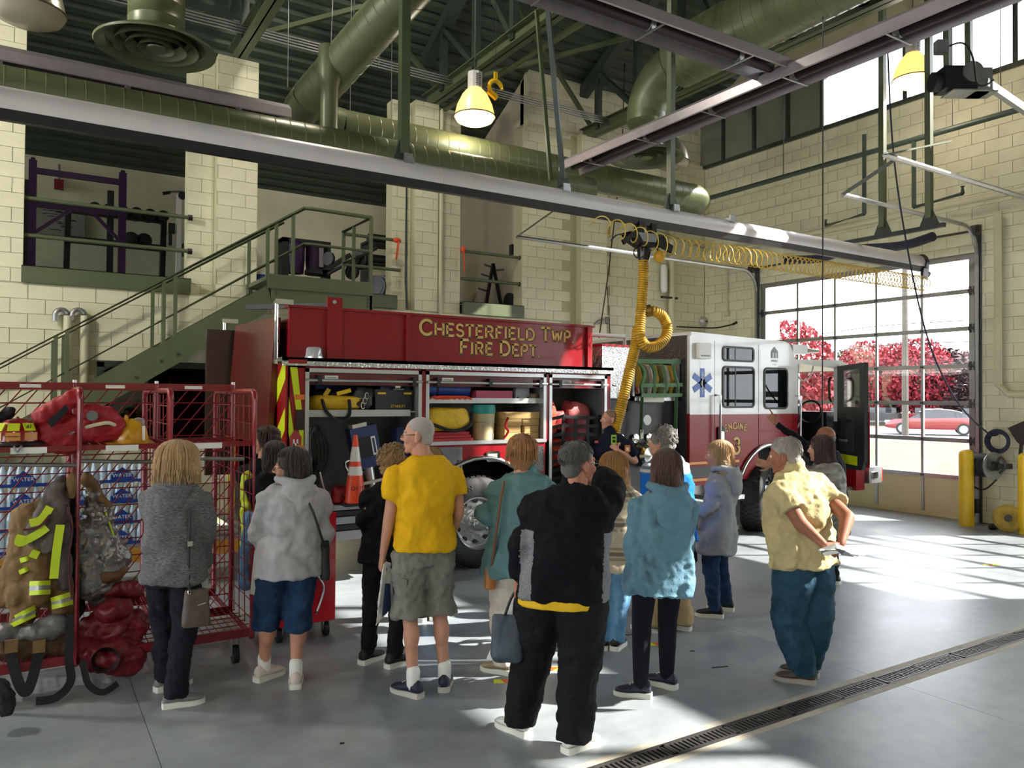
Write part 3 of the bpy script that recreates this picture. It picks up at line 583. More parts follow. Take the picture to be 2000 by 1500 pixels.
for k in range(4):
    A_, B_ = at(400, 28+6*k, 'y', 11.6), at(800, 131+5*k, 'y', 11.6); D_ = (B_-A_)/(B_.x-A_.x)
    solo('roof_conduit', MB().cyl(A_-D_*4, B_+D_*5, .013, n=6), STEEL, 'thin metal conduit under the roof deck, '+('topmost', 'second from top', 'third from top', 'lowest')[k]+' of the run of four', 'conduit', 'conduits under the roof')
for k, (px, py) in enumerate(((562, 170), (646, 100), (684, 225), (690, 60), (764, 235), (740, 130))):
    q = at(px, py, 'y', 9.6 if k != 3 else 9.0); solo('hanger_wire', MB().cyl(q, (q.x+.1*(k % 2), q.y, roofz(q.y)), .005, n=5), STEEL, 'thin steel hanger wire over the return duct, %s from the pillar beside the stairs' % ('first', 'second', 'third', 'fourth', 'sixth', 'fifth')[k], 'wire', 'duct hanger wires')
# ---------------- stairs ----------------
YS = 11.0
st = thing('staircase', (1, YS+.6, 0), 'green steel staircase climbing to the mezzanine landing', 'staircase')
sl_ = .65
def sx(z): return 2.70+(z-3.42)/sl_
for y in (YS, YS+1.12):
    part('stringer', MB().prism([(sx(0)+.0, y, 0), (sx(0)+.6, y, 0), (2.86, y, 3.13), (2.92, y, 3.27), (2.86, y, 3.52), (sx(.35), y, .35)], (0, .05, 0)), GREEN, st, 0)
n = 18
for i in range(1, n): z = i*3.55/n; x = sx(z)+.12; part('tread', MB().box((x-.15, YS+.05, z-.16), (x+.15, YS+1.12, z-.12)), GREEND, st, 0)
part('landing', MB().box((2.85, YS, 3.60), (4.43, YB-.05, 3.66)), GREEN, st, 0)
part('fascia', MB().box((2.86, YS-.02, 3.48), (4.44, YS+.03, 3.68)).box((2.92, YS, 3.27), (4.43, YS+.05, 3.5)).box((4.39, YS, 3.27), (4.44, YB-.05, 3.68)).box((2.86, YS+1.1, 3.27), (2.92, YB-.05, 3.68)), GREEN, st, 0)
bt = mesh('bolt', MB().cyl((0, .008, 0), (0, -.012, 0), .02, n=6), GREEND, 0, None)
for x, z in ((2.99, 3.32), (2.99, 3.42), (4.36, 3.32), (4.36, 3.42), (4.36, 3.37), (2.4, 2.98), (2.2, 2.84), (1.7, 2.5), (1.5, 2.4), (1.2, 2.18), (3.9, 3.56), (4.1, 3.55)): link('bolt', bt, st, (x-1, YS-(YS+.6), z))
def hz(x): return 2.31+.65*(x+.27)
top = [(-3.1, hz(-3.1)), (3.38, hz(3.38)), (3.5, 4.69), (4.41, 4.68)]
for y, k in ((YS+.02, 0), (YS+1.1, 1)):
    part('handrail', MB().tube([(x, y, z) for x, z in (top if not k else top[:2])], .028, 10), GREEN, st)
    part('mid_rail', MB().tube([(x, y, z-.52) for x, z in (top if not k else top[:2])], .022, 8), GREEN, st)
    for x in (-1.9, -.95, .30, .42, 1.52, 1.66, 2.86, 2.98, 3.22):
        if k and x > 2.9: continue
        zt = hz(x); zb = 3.42+sl_*(x-2.70)-.05 if x < 2.8 else 3.6
        part('post', MB().bar((x, y, zb), (x, y, zt), .045, .045), GREEN, st, 0)
for x in (4.41,): part('post', MB().bar((x, YS+.02, 3.6), (x, YS+.02, 4.68), .045, .045), GREEN, st, 0)
part('return_rail', MB().tube([(4.41, YS+.02, 4.68), (4.41, YB-.05, 4.68)], .028, 10).tube([(4.41, YS+.02, 4.16), (4.41, YB-.05, 4.16)], .022, 8), GREEN, st)
for y in (YB-.08, YS+.75): part('post', MB().bar((4.41, y, 3.6), (4.41, y, 4.68), .045, .045), GREEN, st, 0)
br = thing('bay_rail', (4.95, YB, 4.1), 'pair of green pipe rails between landing and pillar, tied with orange ribbon', 'railing')
for z in (4.13, 4.64): part('rail', MB().cyl((4.42, YB-.1, z), (5.42, YB-.1, z), .028), GREEN, br)
RIB = mat('orange_ribbon', 'd8502c', .6)
part('ribbon', MB().ell((5.34, YB-.12, 4.64), (.07, .05, .045)).bar((5.36, YB-.15, 4.62), (5.32, YB-.16, 4.3), .05, .008), RIB, br)
solo('ribbon_knot', MB().ell((6.74, YB+.06, 4.66), (.045, .05, .06)).bar((6.73, YB+.02, 4.62), (6.75, YB+.02, 4.22), .035, .008), RIB, 'orange ribbon tied on the rail at the second pillar', 'ribbon')
# ---------------- gym on the mezzanine ----------------
PUR = mat('purple_steel', '3a1650', .4); ZF = 3.68; BLK = mat('gym_black', '17181b', .5)
def gp(px, py, y=14.2): return at(px, py, 'y', y)
g = thing('power_rack', gp(150, 530), 'tall purple steel power rack in the left mezzanine bay', 'power rack')
yr = 14.0; xl, xr = gp(63, 400, yr).x, gp(239, 400, yr).x; ztp = gp(63, 313, yr).z; ztr = gp(239, 338, yr).z; zt = (ztp+ztr)/2
for x in (xl, xr): part('upright', MB().box((x-.055, yr-.05, ZF), (x+.055, yr+.05, zt)), PUR, g, 0); part('cap', MB().box((x-.03, yr-.03, zt), (x+.03, yr+.03, zt+.04)), BLK, g, 0); part('rear_upright', MB().box((x-.13, yr+1.1, ZF), (x-.03, yr+1.2, zt-.05)), BLK, g, 0)
part('crossmember', MB().box((xl, yr-.03, zt-.2), (xr, yr+.03, zt-.11)), PUR, g, 0); part('pull_up_beam', MB().box((xl, yr-.04, zt-.72), (xr, yr+.04, zt-.58)), PUR, g, 0)
part('gusset', MB().bar((xl, yr, zt-1.15), (xl+.55, yr, zt-.68), .06, .05).bar((xr, yr, zt-1.15), (xr-.45, yr, zt-.68), .06, .05), PUR, g, 0)
g = thing('dumbbell_rack', gp(230, 530, 15.2), 'two tier black dumbbell rack behind the purple rack', 'rack'); yd = 15.3
xa, xb = gp(130, 450, yd).x, gp(318, 450, yd).x; za, zb_ = gp(230, 422, yd).z, gp(230, 478, yd).z
for x in (xa, xb): part('side_frame', MB().bar((x, yd+.1, ZF), (x+.02, yd, za+.12), .09, .06), BLK, g, 0)
for z in (za, zb_): part('tray', MB().box((xa, yd-.06, z-.05), (xb, yd+.02, z)).box((xa, yd+.14, z+.04), (xb, yd+.22, z+.1)), BLK, g, 0)
dbm = None
for k in range(6):
    x = xa+.42+k*.22; nm = ('nearest the whiteboard', 'second from the whiteboard', 'third from the whiteboard', 'fourth from the whiteboard', 'fifth from the whiteboard', 'at the far end from the whiteboard')[k]
    d = thing('dumbbell', (x, yd+.05, za), 'black hex dumbbell on the upper tier, '+nm, 'dumbbell', 'dumbbells on the upper tier')
    for s in (-1, 1): part('head', MB().cyl((x, yd+.05+s*.08, za+.08), (x, yd+.05+s*.17, za+.08), .1, n=14), BLK, d)
    part('grip', MB().cyl((x, yd-.05, za+.08), (x, yd+.15, za+.08), .018, n=8), CHROME, d)
for k, px in enumerate((257, 283)):
    q = gp(px, 463, yd-.05); solo('medicine_ball', MB().ell((q.x, yd+.02, zb_+.13), (.13, .13, .13), 20, 12), mat('ball_%d' % k, ('3a3a34', '1d1f26')[k], .6), ('olive', 'black')[k]+' round medicine ball on the lower dumbbell tier', 'ball', 'medicine balls')
wbd = thing('whiteboard', gp(110, 455, 16.36), 'scribbled whiteboard on the gym wall', 'whiteboard'); a, b = gp(70, 388, 16.38), gp(166, 465, 16.38)
part('board', MB().box((a.x, 16.38, b.z), (b.x, 16.42, a.z)), mat('board_grey', '8f8d84', .3), wbd, 0); sc = MB(); random.seed(3)
for i in range(26): x = random.uniform(a.x+.08, b.x-.25); z = random.uniform(b.z+.08, a.z-.08); sc.box((x, 16.374, z), (x+random.uniform(.05, .22), 16.38, z+.012))
part('scribbles', sc, BLK, wbd, 0)
al = thing('alarm_box', gp(115, 360, 16.35), 'small red alarm strobe with conduit on the gym wall', 'alarm'); q = gp(115, 361, 16.38); part('box', MB().cbox((q.x, 16.36, q.z), (.15, .08, .18)), mat('alarm_red', '7a1616', .5), al, 0); part('conduit', MB().cyl((q.x, 16.4, q.z), (q.x, 16.4, 6.2), .02), GREY, al)
cm = thing('cable_machine', gp(355, 520, 15.0), 'white framed cable machine with black pads by the first pillar', 'exercise machine'); q = gp(350, 380, 15.0)
part('column', MB().box((q.x-.04, 14.98, ZF), (q.x+.04, 15.06, q.z)), WHITE, cm, 0); part('lat_bar', MB().tube([gp(319, 378, 15), gp(333, 375, 15), gp(350, 374, 15), gp(371, 378, 15)], .018, 8), CHROME, cm); part('grip', MB().cyl(gp(318, 378, 15), gp(332, 376, 15), .03), BLK, cm); part('pulley', MB().cyl((q.x+.05, 14.95, q.z-.02), (q.x+.05, 15.0, q.z-.02), .07, n=16), BLK, cm)
part('pads', MB().cbox((q.x+.32, 15, gp(350, 455, 15).z), (.16, .2, .45)).cbox((q.x+.22, 15, gp(350, 487, 15).z), (.3, .2, .22)).cbox((q.x-.12, 15, gp(350, 448, 15).z), (.1, .1, .18)).cbox((q.x-.14, 15, gp(350, 470, 15).z), (.05, .08, .2)), BLK, cm)
mac = thing('leg_press_machine', gp(590, 525, 14.0), 'purple and black padded exercise machine behind the landing rail', 'exercise machine'); c = gp(598, 498, 13.6)
part('frame', MB().box((c.x-.45, 13.5, ZF), (c.x-.34, 13.9, c.z+.25)).box((c.x+.36, 13.5, ZF), (c.x+.42, 13.9, c.z+.22)).box((c.x-.45, 13.5, c.z+.18), (c.x+.42, 13.9, c.z+.26)), BLK, mac, 0)
for s in (-.2, .16): part('shroud', MB().lathe([(.15, -.35), (.17, -.1), (.17, .15), (.12, .22)], (c.x+s, 13.6, c.z), n=16, caps=True), PUR if s < 0 else mat('purple_dark', '2a1238', .3), mac)
part('painted_highlight', MB().box((c.x+.18, 13.42, c.z-.22), (c.x+.26, 13.44, c.z+.12)), mat('highlight_pale', '9a98a0', .3), mac, 0)  # pale strip painted on the dark shroud as a highlight
bk = thing('exercise_bench', gp(655, 545, 13.2), 'black reclining exercise bench and bar on the mezzanine edge', 'bench'); 
part('seat', MB().bar(gp(625, 535, 13.2), gp(680, 500, 13.2), .3, .08).bar(gp(600, 530, 13.2), gp(640, 535, 13.2), .3, .08), BLK, bk, 0); part('bar', MB().cyl(gp(640, 535, 13), gp(735, 485, 13), .03), BLK, bk); 
for px, py, r in ((700, 508, .17), (640, 505, .12), (686, 530, .14)): q = gp(px, py, 13.1); part('plate', MB().cyl(q, q+Vector((.05, .03, 0)), r, n=20), BLK, bk)
sh = thing('storage_shelf', gp(750, 520, 14.5), 'dark shelf of gym gear in the bay beside the second pillar', 'shelf'); a, b = gp(715, 480, 14.5), gp(775, 590, 14.5)
for sx_ in (a.x, b.x+.08): part('upright', MB().box((sx_, 14.3, ZF), (sx_+.03, 14.8, a.z+.1)), BLK, sh, 0)
for py in (478, 518, 560): z = gp(745, py, 14.5).z; part('board', MB().box((a.x, 14.3, z-.03), (b.x+.1, 14.8, z)), BLK, sh, 0); solo('gym_roll', MB().cyl((a.x+.05, 14.5, z+.1), (a.x+.55, 14.52, z+.1), .1, n=14), BLK, 'black rolled gym mat on the %s shelf by the second pillar' % {478: 'top', 518: 'middle', 560: 'bottom'}[py], 'mat', 'rolled gym mats')
for k in range(5): q = gp(733+k*6, 560, 12.9); pw = thing('weight_plate', (q.x, q.y, ZF), 'black weight plate leaning in the bay by the second pillar, %s from the landing' % ('first', 'second', 'third', 'fourth', 'fifth')[k], 'weight plate', 'row of weight plates'); part('plate', MB().cyl(q, q+Vector((.03, .02, 0)), .21, n=24).cyl(q-Vector((.006, .004, 0)), q, .16, n=24), mat('plate_%d' % (k % 2), ('2b2c2e', '55575a')[k % 2], .4, .4), pw)
bu = thing('blue_tub', gp(512, 540, 12.7), 'blue wipes tub at the head of the stairs', 'tub'); q = gp(512, 540, 12.7); part('tub', MB().lathe([(.09, 0), (.1, .22), (.1, .24)], (q.x, 12.75, ZF), n=16, caps=True), mat('tub_blue', '1c3f8c', .4), bu); part('lid', MB().cyl((q.x, 12.75, ZF+.24), (q.x, 12.75, ZF+.28), .105), WHITE, bu)
pt = thing('plate_tree', gp(963, 595, 13.2), 'black A-frame weight plate tree in the right mezzanine bay', 'plate tree'); t0 = gp(963, 515, 13.2); f0, f1 = gp(947, 600, 13.2), gp(981, 600, 13.2)
part('leg', MB().bar(t0, (f0.x, 13.2, ZF), .05, .05), BLK, pt, 0); part('leg', MB().bar(t0, (f1.x, 13.2, ZF), .05, .05), BLK, pt, 0); part('spine', MB().bar(t0, (t0.x, 13.5, ZF), .05, .05), BLK, pt, 0)
for px, py, s in ((962, 522, -1), (955, 540, -1), (950, 568, -1), (966, 528, 1)): q = gp(px, py, 13.2); part('peg', MB().cyl(q, q+Vector((s*.2, -.03, .03)), .02, n=8), mat('peg_steel', '77787a', .4, .7), pt)
q = gp(992, 598, 13.0); part('plate', MB().cyl((q.x, 13, ZF+.18), (q.x+.06, 13, ZF+.18), .18, n=20), BLK, pt)
solo('wall_speaker', MB().cbox(at(1001, 488, 'x', 8.1), (.1, .1, .2)), BLK, 'small black speaker on the side wall of the right mezzanine bay', 'speaker', None, 0)
# ---------------- things on the back wall ----------------
w2 = struct('window_2', MB().box((WIN[0]-.02, YB-.03, WIN[3]-.07), (WIN[1]+.02, YB+.04, WIN[3]+.02)).box((WIN[0]-.02, YB-.03, WIN[2]-.02), (WIN[1]+.02, YB+.04, WIN[2]+.07)).box((WIN[0]-.02, YB-.03, WIN[2]), (WIN[0]+.07, YB+.04, WIN[3])).box((WIN[1]-.07, YB-.03, WIN[2]), (WIN[1]+.02, YB+.04, WIN[3])), GREEND, 0, 'dark interior window behind the staircase')
part('pane', MB().box((WIN[0], YB+.02, WIN[2]), (WIN[1], YB+.026, WIN[3])), glassmat('dark_glass', (.12, .13, .12), .06), w2, 0)
part('room_shade_sheet', MB().box((WIN[0]-.05, YB+.34, WIN[2]-.05), (WIN[1]+.05, YB+.36, WIN[3]+.05)), mat('room_shade_sheet', '1a1c1b', .8), w2, 0)  # near-black sheet; the unlit room's shade is put into its colour
for k in range(3): part('shelf_line', MB().box((WIN[0]+.1, YB+.28, WIN[2]+.35+k*.28), (WIN[1]-.1, YB+.33, WIN[2]+.38+k*.28)), GREY, w2, 0)
ck = thing('wall_clock', at(461, 703, 'y', YB-.02), 'round white wall clock behind the truck tail', 'clock'); q = at(461, 703, 'y', YB-.02)
part('case', MB().lathe([(.13, 0), (.14, .03), (.13, .05), (.12, .05)], (q.x, YB, q.z), (0, -1, 0), n=28), BLACK, ck); part('dial', MB().cyl((q.x, YB, q.z), (q.x, YB-.04, q.z), .122, n=28), WHITE, ck)
for k in range(12): a = math.pi*k/6; part('hour_mark', MB().bar((q.x+.085*math.sin(a), YB-.043, q.z+.085*math.cos(a)), (q.x+.11*math.sin(a), YB-.043, q.z+.11*math.cos(a)), .012, .004, (0, 1, 0)), BLACK, ck, 0)
part('hands', MB().bar((q.x, YB-.046, q.z), (q.x-.05, YB-.046, q.z-.03), .012, .004, (0, 1, 0)).bar((q.x, YB-.046, q.z), (q.x+.07, YB-.046, q.z+.04), .008, .004, (0, 1, 0)), BLACK, ck, 0)
for px, lab in ((125, 'left'), (158, 'right')):
    q = at(px, 620, 'y', YB-.1); z0 = at(px, 605, 'y', YB-.1).z
    gn = thing('vent_pipe', (q.x, YB-.1, 0), 'cream gooseneck vent pipe on the wall below the handrail, '+('farther from' if px < 140 else 'nearer')+' the truck', 'pipe', 'gooseneck vent pipes')
    part('riser', MB().cyl((q.x+.05, YB-.08, 0), (q.x+.05, YB-.08, z0-.08), .055, n=12), CPIPE, gn)
    part('gooseneck', MB().tube([(q.x-.03+.08*math.cos(a), YB-.08, z0-.08+.08*math.sin(a)) for a in [math.pi*i/8 for i in range(9)]]+[(q.x-.11, YB-.08, z0-.16)], .035, 10), STEEL, gn)
    part('strap', MB().box((q.x-.06, YB-.15, 2.05), (q.x+.16, YB-.08, 2.08)), BLACK, gn, 0)
cd = at(797, 560, 'y', YB); solo('wall_conduit', MB().tube([(cd.x, YB+.1, 7.1), (cd.x, YB+.1, 4.0), (cd.x+.02, YB+.08, 3.5), (cd.x-.05, YB-.06, 3.2), (cd.x-.05, YB-.06, 2.0)], .022, 8), mat('conduit_dark', '3a4148', .4, .4), 'dark flexible conduit running down the second pillar', 'conduit')
solo('pillar_pipe', MB().cyl((6.24, YB-.02, 7.1), (6.24, YB-.02, 2.2), .035), CPIPE, 'cream pipe running down the edge of the second pillar', 'pipe')
q = at(1376, 628, 'y', YB-.05)
bl_ = thing('alarm_bell', (q.x, YB-.05, q.z-.12), 'round grey alarm bell on the back wall above the cab', 'bell'); part('gong', MB().lathe([(.001, .1), (.08, .09), (.115, .04), (.12, 0)], (q.x, YB, q.z), (0, -1, 0), n=24), mat('bell_grey', 'b0b0a8', .4, .3), bl_); part('hub', MB().cyl((q.x, YB-.09, q.z), (q.x, YB-.12, q.z), .02), BLACK, bl_)
solo('wall_cable', MB().tube(bez([at(1322, 638, 'y', YB-.04), at(1370, 640, 'y', YB-.04), at(1400, 640, 'x', XW-.04), at(1433, 633, 'x', XW-.04)], 6), .015, 6).tube([at(1432, 633, 'x', XW-.04), at(1438, 630, 'x', XW-.06)], .03, 8), BLACK, 'black cable looped along the corner above the cab', 'cable')
ob = thing('outlet_box', at(1420, 612, 'x', XW-.04), 'cream electrical box with conduit beside the door track', 'outlet'); q = at(1420, 612, 'x', XW-.04); part('box', MB().cbox(q, (.06, .12, .12)), CPIPE, ob, 0); part('conduit', MB().cyl(q, q+Vector((0, 0, 1.0)), .015), CPIPE, ob)
vp = at(1305, 560, 'y', YB-.12); vpp = thing('corner_standpipe', (vp.x, YB-.12, 0), 'cream standpipe on the back wall near the corner', 'pipe'); part('riser', MB().cyl((vp.x+.12, YB-.1, 0), (vp.x+.12, YB-.1, 7.1), .07, n=14), CPIPE, vpp); part('gauge_tube', MB().lathe([(.05, 0), (.075, .06), (.075, .55), (.05, .6)], (vp.x-.1, YB-.1, at(1300, 572, 'y', YB-.1).z), n=14), WHITE, vpp); part('strap', MB().box((vp.x-.2, YB-.16, at(1300, 583, 'y', YB-.1).z), (vp.x+.25, YB-.1, at(1300, 582, 'y', YB-.1).z+.03)), BLACK, vpp, 0)
fl = thing('flood_light', at(1185, 630, 'y', YB-.2), 'small camera dome on a bracket behind the truck panel', 'camera dome'); q = at(1186, 622, 'y', YB-.25); part('arm', MB().cyl(at(1150, 640, 'y', YB-.1), at(1178, 622, 'y', YB-.2), .025), STEEL, fl); part('dome', MB().lathe([(.001, -.12), (.05, -.1), (.06, -.02), (.05, .03)], q, n=14), mat('dome_grey', '77756c', .3), fl)
# ---------------- by the door ----------------
for bx, lab in (((12.39, 6.34), 'yellow steel bollard in front of the hose reel'), ((12.40, 5.50), 'yellow steel bollard cut off by the frame edge')):
    solo('bollard', MB().lathe([(.105, 0), (.105, 1.1), (.095, 1.15), (.06, 1.18), (.001, 1.19)], (*bx, 0), n=24), YELP, lab, 'bollard', 'yellow bollards')
rc = at(1918, 908, 'x', 12.62); hr = thing('hose_reel', rc-Vector((0, 0, .25)), 'wall mounted reel of black hose beside the bollard', 'hose reel')
axd = Vector((-.25, -1, 0)).normalized()
part('spool', MB().lathe([(.20, -.2), (.205, -.19), (.09, -.18), (.09, .16), (.2, .17), (.215, .2), (.205, .2), (.08, .19)], rc, axd, n=28), STEEL, hr, 40)
pts = []
for i in range(9*20): a = 2*math.pi*i/20; s_, u_, d_ = frame(axd); pts.append(rc+d_*(-.15+.3*i/180)+(s_*math.cos(a)+u_*math.sin(a))*.165)
part('hose', MB().tube(pts, .021, 7), mat('hose_black', '1f242b', .5), hr)
part('hub', MB().cyl(rc+axd*.2, rc+axd*.27, .07).tube(bez([rc+axd*.25+Z*.05, rc+axd*.32+Z*.14, rc+axd*.4+Z*.02, rc+axd*.3-Z*.1], 6), .02, 7), IRON, hr); part('bracket', MB().bar(rc+axd*.3, rc+axd*.3+Vector((.22, -.06, 0)), .05, .08), IRON, hr, 0); part('bracket', MB().bar(rc-axd*.3, rc-axd*.3+Vector((.25, 0, 0)), .05, .08), IRON, hr, 0)
part('slack', MB().tube(bez([rc-axd*.2+Vector((-.15, 0, -.05)), rc-axd*.1+Vector((-.12, 0, -.32)), rc+axd*.1+Vector((-.1, 0, -.36)), rc+axd*.25-Z*.2], 8), .014, 7).tube([rc-axd*.2+Vector((-.18, 0, -.1)), rc-axd*.2+Vector((-.2, 0, -.5))], .018, 7), BLACK, hr); part('nozzle', MB().cyl(rc-axd*.2+Vector((-.2, 0, -.42)), rc-axd*.2+Vector((-.2, 0, -.58)), .025).bar(rc-axd*.2+Vector((-.2, 0, -.58)), rc-axd*.27+Vector((-.22, 0, -.45)), .02, .03), BLACK, hr)
hk = at(1950, 862, 'x', 12.72); co = MB()
for k in range(5): co.tube([hk+Vector((-.02*k*.5, (.13+.012*k)*math.cos(a), (.13+.012*k)*math.sin(a))) for a in [2*math.pi*i/24 for i in range(24)]], .014, 6, closed=True)
solo('coiled_blue_hose', co, MATS['hose_blue'], 'dark blue hose coiled on a wall hook above the reel', 'hose')
gr = at(1990, 840, 'x', 12.65); wt = thing('axe_tool', gr-Vector((0, 0, .5)), 'dark heavy hand tool hung on the wall above the bollard cut off by the frame', 'tool')
part('rack_bar', MB().bar(at(1940, 838, 'x', 12.75), at(2000, 836, 'x', 12.75)-Vector((0, .6, 0)), .04, .06), CPIPE, wt, 0); part('blade', MB().prism([at(1968, 836, 'x', 12.6), at(2000, 822, 'x', 12.6), at(2010, 850, 'x', 12.6), at(1996, 872, 'x', 12.6), at(1985, 862, 'x', 12.6)], (.03, 0, 0)), mat('rusty_dark', '35302c', .7, .3), wt, 0); part('shaft', MB().bar(at(1995, 868, 'x', 12.6), at(1990, 915, 'x', 12.6), .04, .04), MATS['rusty_dark'], wt, 0)
wc = at(1968, 1005, 'x', 12.3); wc.z = 0; wh = thing('wheel_chock', wc, 'worn yellow disc-shaped wheel leaning behind the bollard', 'wheel'); part('disc', MB().lathe([(.001, .03), (.17, .03), (.2, .06), (.2, .0), (.17, -.02), (.001, -.02)], wc+Vector((0, 0, .205)), (-.8, -.5, .25), n=26), mat('worn_yellow', 'a88c3c', .7, var=.3, vs=10), wh); part('hub', MB().cyl(wc+Vector((0, 0, .2)), wc+Vector((-.1, -.06, .23)), .05), IRON, wh)
solo('floor_wedge', MB().ell(at(1940, 1029, 'z', .04), (.12, .05, .05)), RUBBER, 'small black rubber wedge on the floor by the wall', 'wedge')
solo('door_drain_cord', MB().tube(bez([at(1905, 975, 'x', 12.75), at(1903, 1000, 'x', 12.72), at(1898, 1018, 'x', 12.6)], 5), .015, 6).cbox(at(1905, 988, 'x', 12.78), (.1, .1, .22)), BLACK, 'black control box and cord at the foot of the door jamb', 'control box')
# tape arrows on floor
TY, TO = mat('tape_yellow', 'd9e02a', .5), mat('tape_orange', 'e0552c', .5)
for px, py, lab in ((992, 1330, 'under the dark-jacketed man'), (1935, 1103, 'in the sun by the door'), (1082, 1306, 'between the feet of the crowd'), (1288, 1258, 'beside the leggings')):
    q = at(px, py, 'z', 0); t = thing('floor_tape', q, 'yellow and orange tape arrow on the floor '+lab, 'tape', 'tape marks on the floor')
    part('strip', MB().obox(q+Vector((0, 0, .001)), Vector((.09, -.04, 0)), Vector((.015, .03, 0)), Vector((0, 0, .001))), TY, t, 0); part('arrow', MB().prism([q+Vector((-.04, -.03, .002)), q+Vector((.05, 0, .002)), q+Vector((-.03, .05, .002))], (0, 0, .001)), TO, t, 0)
for px, py, dx, nm in ((1406, 1303, .1, 'long dark splinter lying on the open floor beyond the leggings'), (1352, 1272, .03, 'small dark crumb on the floor right of the leggings'), (1232, 1240, .12, 'dark strip on the floor beside the plaid overshirt wearer'), (668, 1452, .02, 'tiny dark speck on the bare floor in the foreground')):
    q = at(px, py, 'z', 0); solo('floor_scrap', MB().obox(q+Vector((0, 0, .002)), Vector((dx*.6, -dx*.2, 0)), Vector((.003, .008, 0)), Vector((0, 0, .001))), BLACK, nm, 'scrap', 'dark scraps on the floor', 0)
# ---------------- fire truck ----------------
YT = 7.55; YF = 10.05
RED = mat('truck_red', '8a0c18', .3, coat=.22, spec=.35); REDD = mat('truck_maroon', '5c0e16', .3, coat=.3)
TWHITE = mat('truck_white', 'dcdcd8', .22, coat=.6); GOLD = mat('gold_leaf', 'e0b060', .4); LINER = mat('liner_grey', '77767a', .5, .2, var=.06, vs=6)
ALUB = mat('bright_aluminium', 'c4c5c6', .28, .75); SHELF = mat('shelf_alu', 'b4b4b2', .35, .6); CHEV = mat('chevron_lime', 'c3d412', .4); STRIPE = mat('stripe_gold', 'e0a050', .4); TBLK = mat('truck_black', '1d1e22', .45, bump=.1, bs=200)
def platemat(name, col, rough=.22, metal=.9):
    m = mat(name, col, rough, metal); nt = m.node_tree; b = nt.nodes['Principled BSDF']; L = nt.links.new
    tc = nt.nodes.new('ShaderNodeTexCoord'); mp = nt.nodes.new('ShaderNodeMapping'); mp.inputs['Rotation'].default_value = (math.radians(45), math.radians(45), math.radians(45)); L(tc.outputs['Object'], mp.inputs[0])
    w = nt.nodes.new('ShaderNodeTexChecker'); w.inputs['Scale'].default_value = 60; L(mp.outputs[0], w.inputs['Vector'])
    v = nt.nodes.new('ShaderNodeTexVoronoi'); v.inputs['Scale'].default_value = 38; L(mp.outputs[0], v.inputs['Vector'])
    ad = nt.nodes.new('ShaderNodeMath'); ad.operation = 'MULTIPLY'; L(w.outputs['Fac'], ad.inputs[0]); L(v.outputs['Distance'], ad.inputs[1])
    bp = nt.nodes.new('ShaderNodeBump'); bp.inputs['Strength'].default_value = .7; bp.inputs['Distance'].default_value = .01; L(ad.outputs[0], bp.inputs['Height']); L(bp.outputs[0], b.inputs['Normal']); return m
DIA = platemat('diamond_plate', 'c6c7c8'); DIAD = platemat('diamond_plate_dark', '6f7072', .25, .85)
T = thing('fire_truck', (6.5, 8.8, 0), 'red and white fire engine with open gear compartments', 'fire truck')
P = lambda n, mb, m, sm=0, par=None: part(n, mb, m, par or T, sm)
def rrect(x0, x1, z0, z1, r, y, n=4):
    out = []
    for cx, cz, a0 in ((x1-r, z0+r, -90), (x1-r, z1-r, 0), (x0+r, z1-r, 90), (x0+r, z0+r, 180)):
        for i in range(n+1): a = math.radians(a0+90*i/n); out.append((cx+r*math.cos(a), y, cz+r*math.sin(a)))
    return out
def ringframe(x0, x1, z0, z1, r, w, y, d):
    o, i = rrect(x0, x1, z0, z1, r, y), rrect(x0+w, x1-w, z0+w, z1-w, max(.01, r-w), y); m = MB()
    m.rings([o, i, [(p[0], p[1]+d, p[2]) for p in i], [(p[0], p[1]+d, p[2]) for p in o], o], True, False); return m
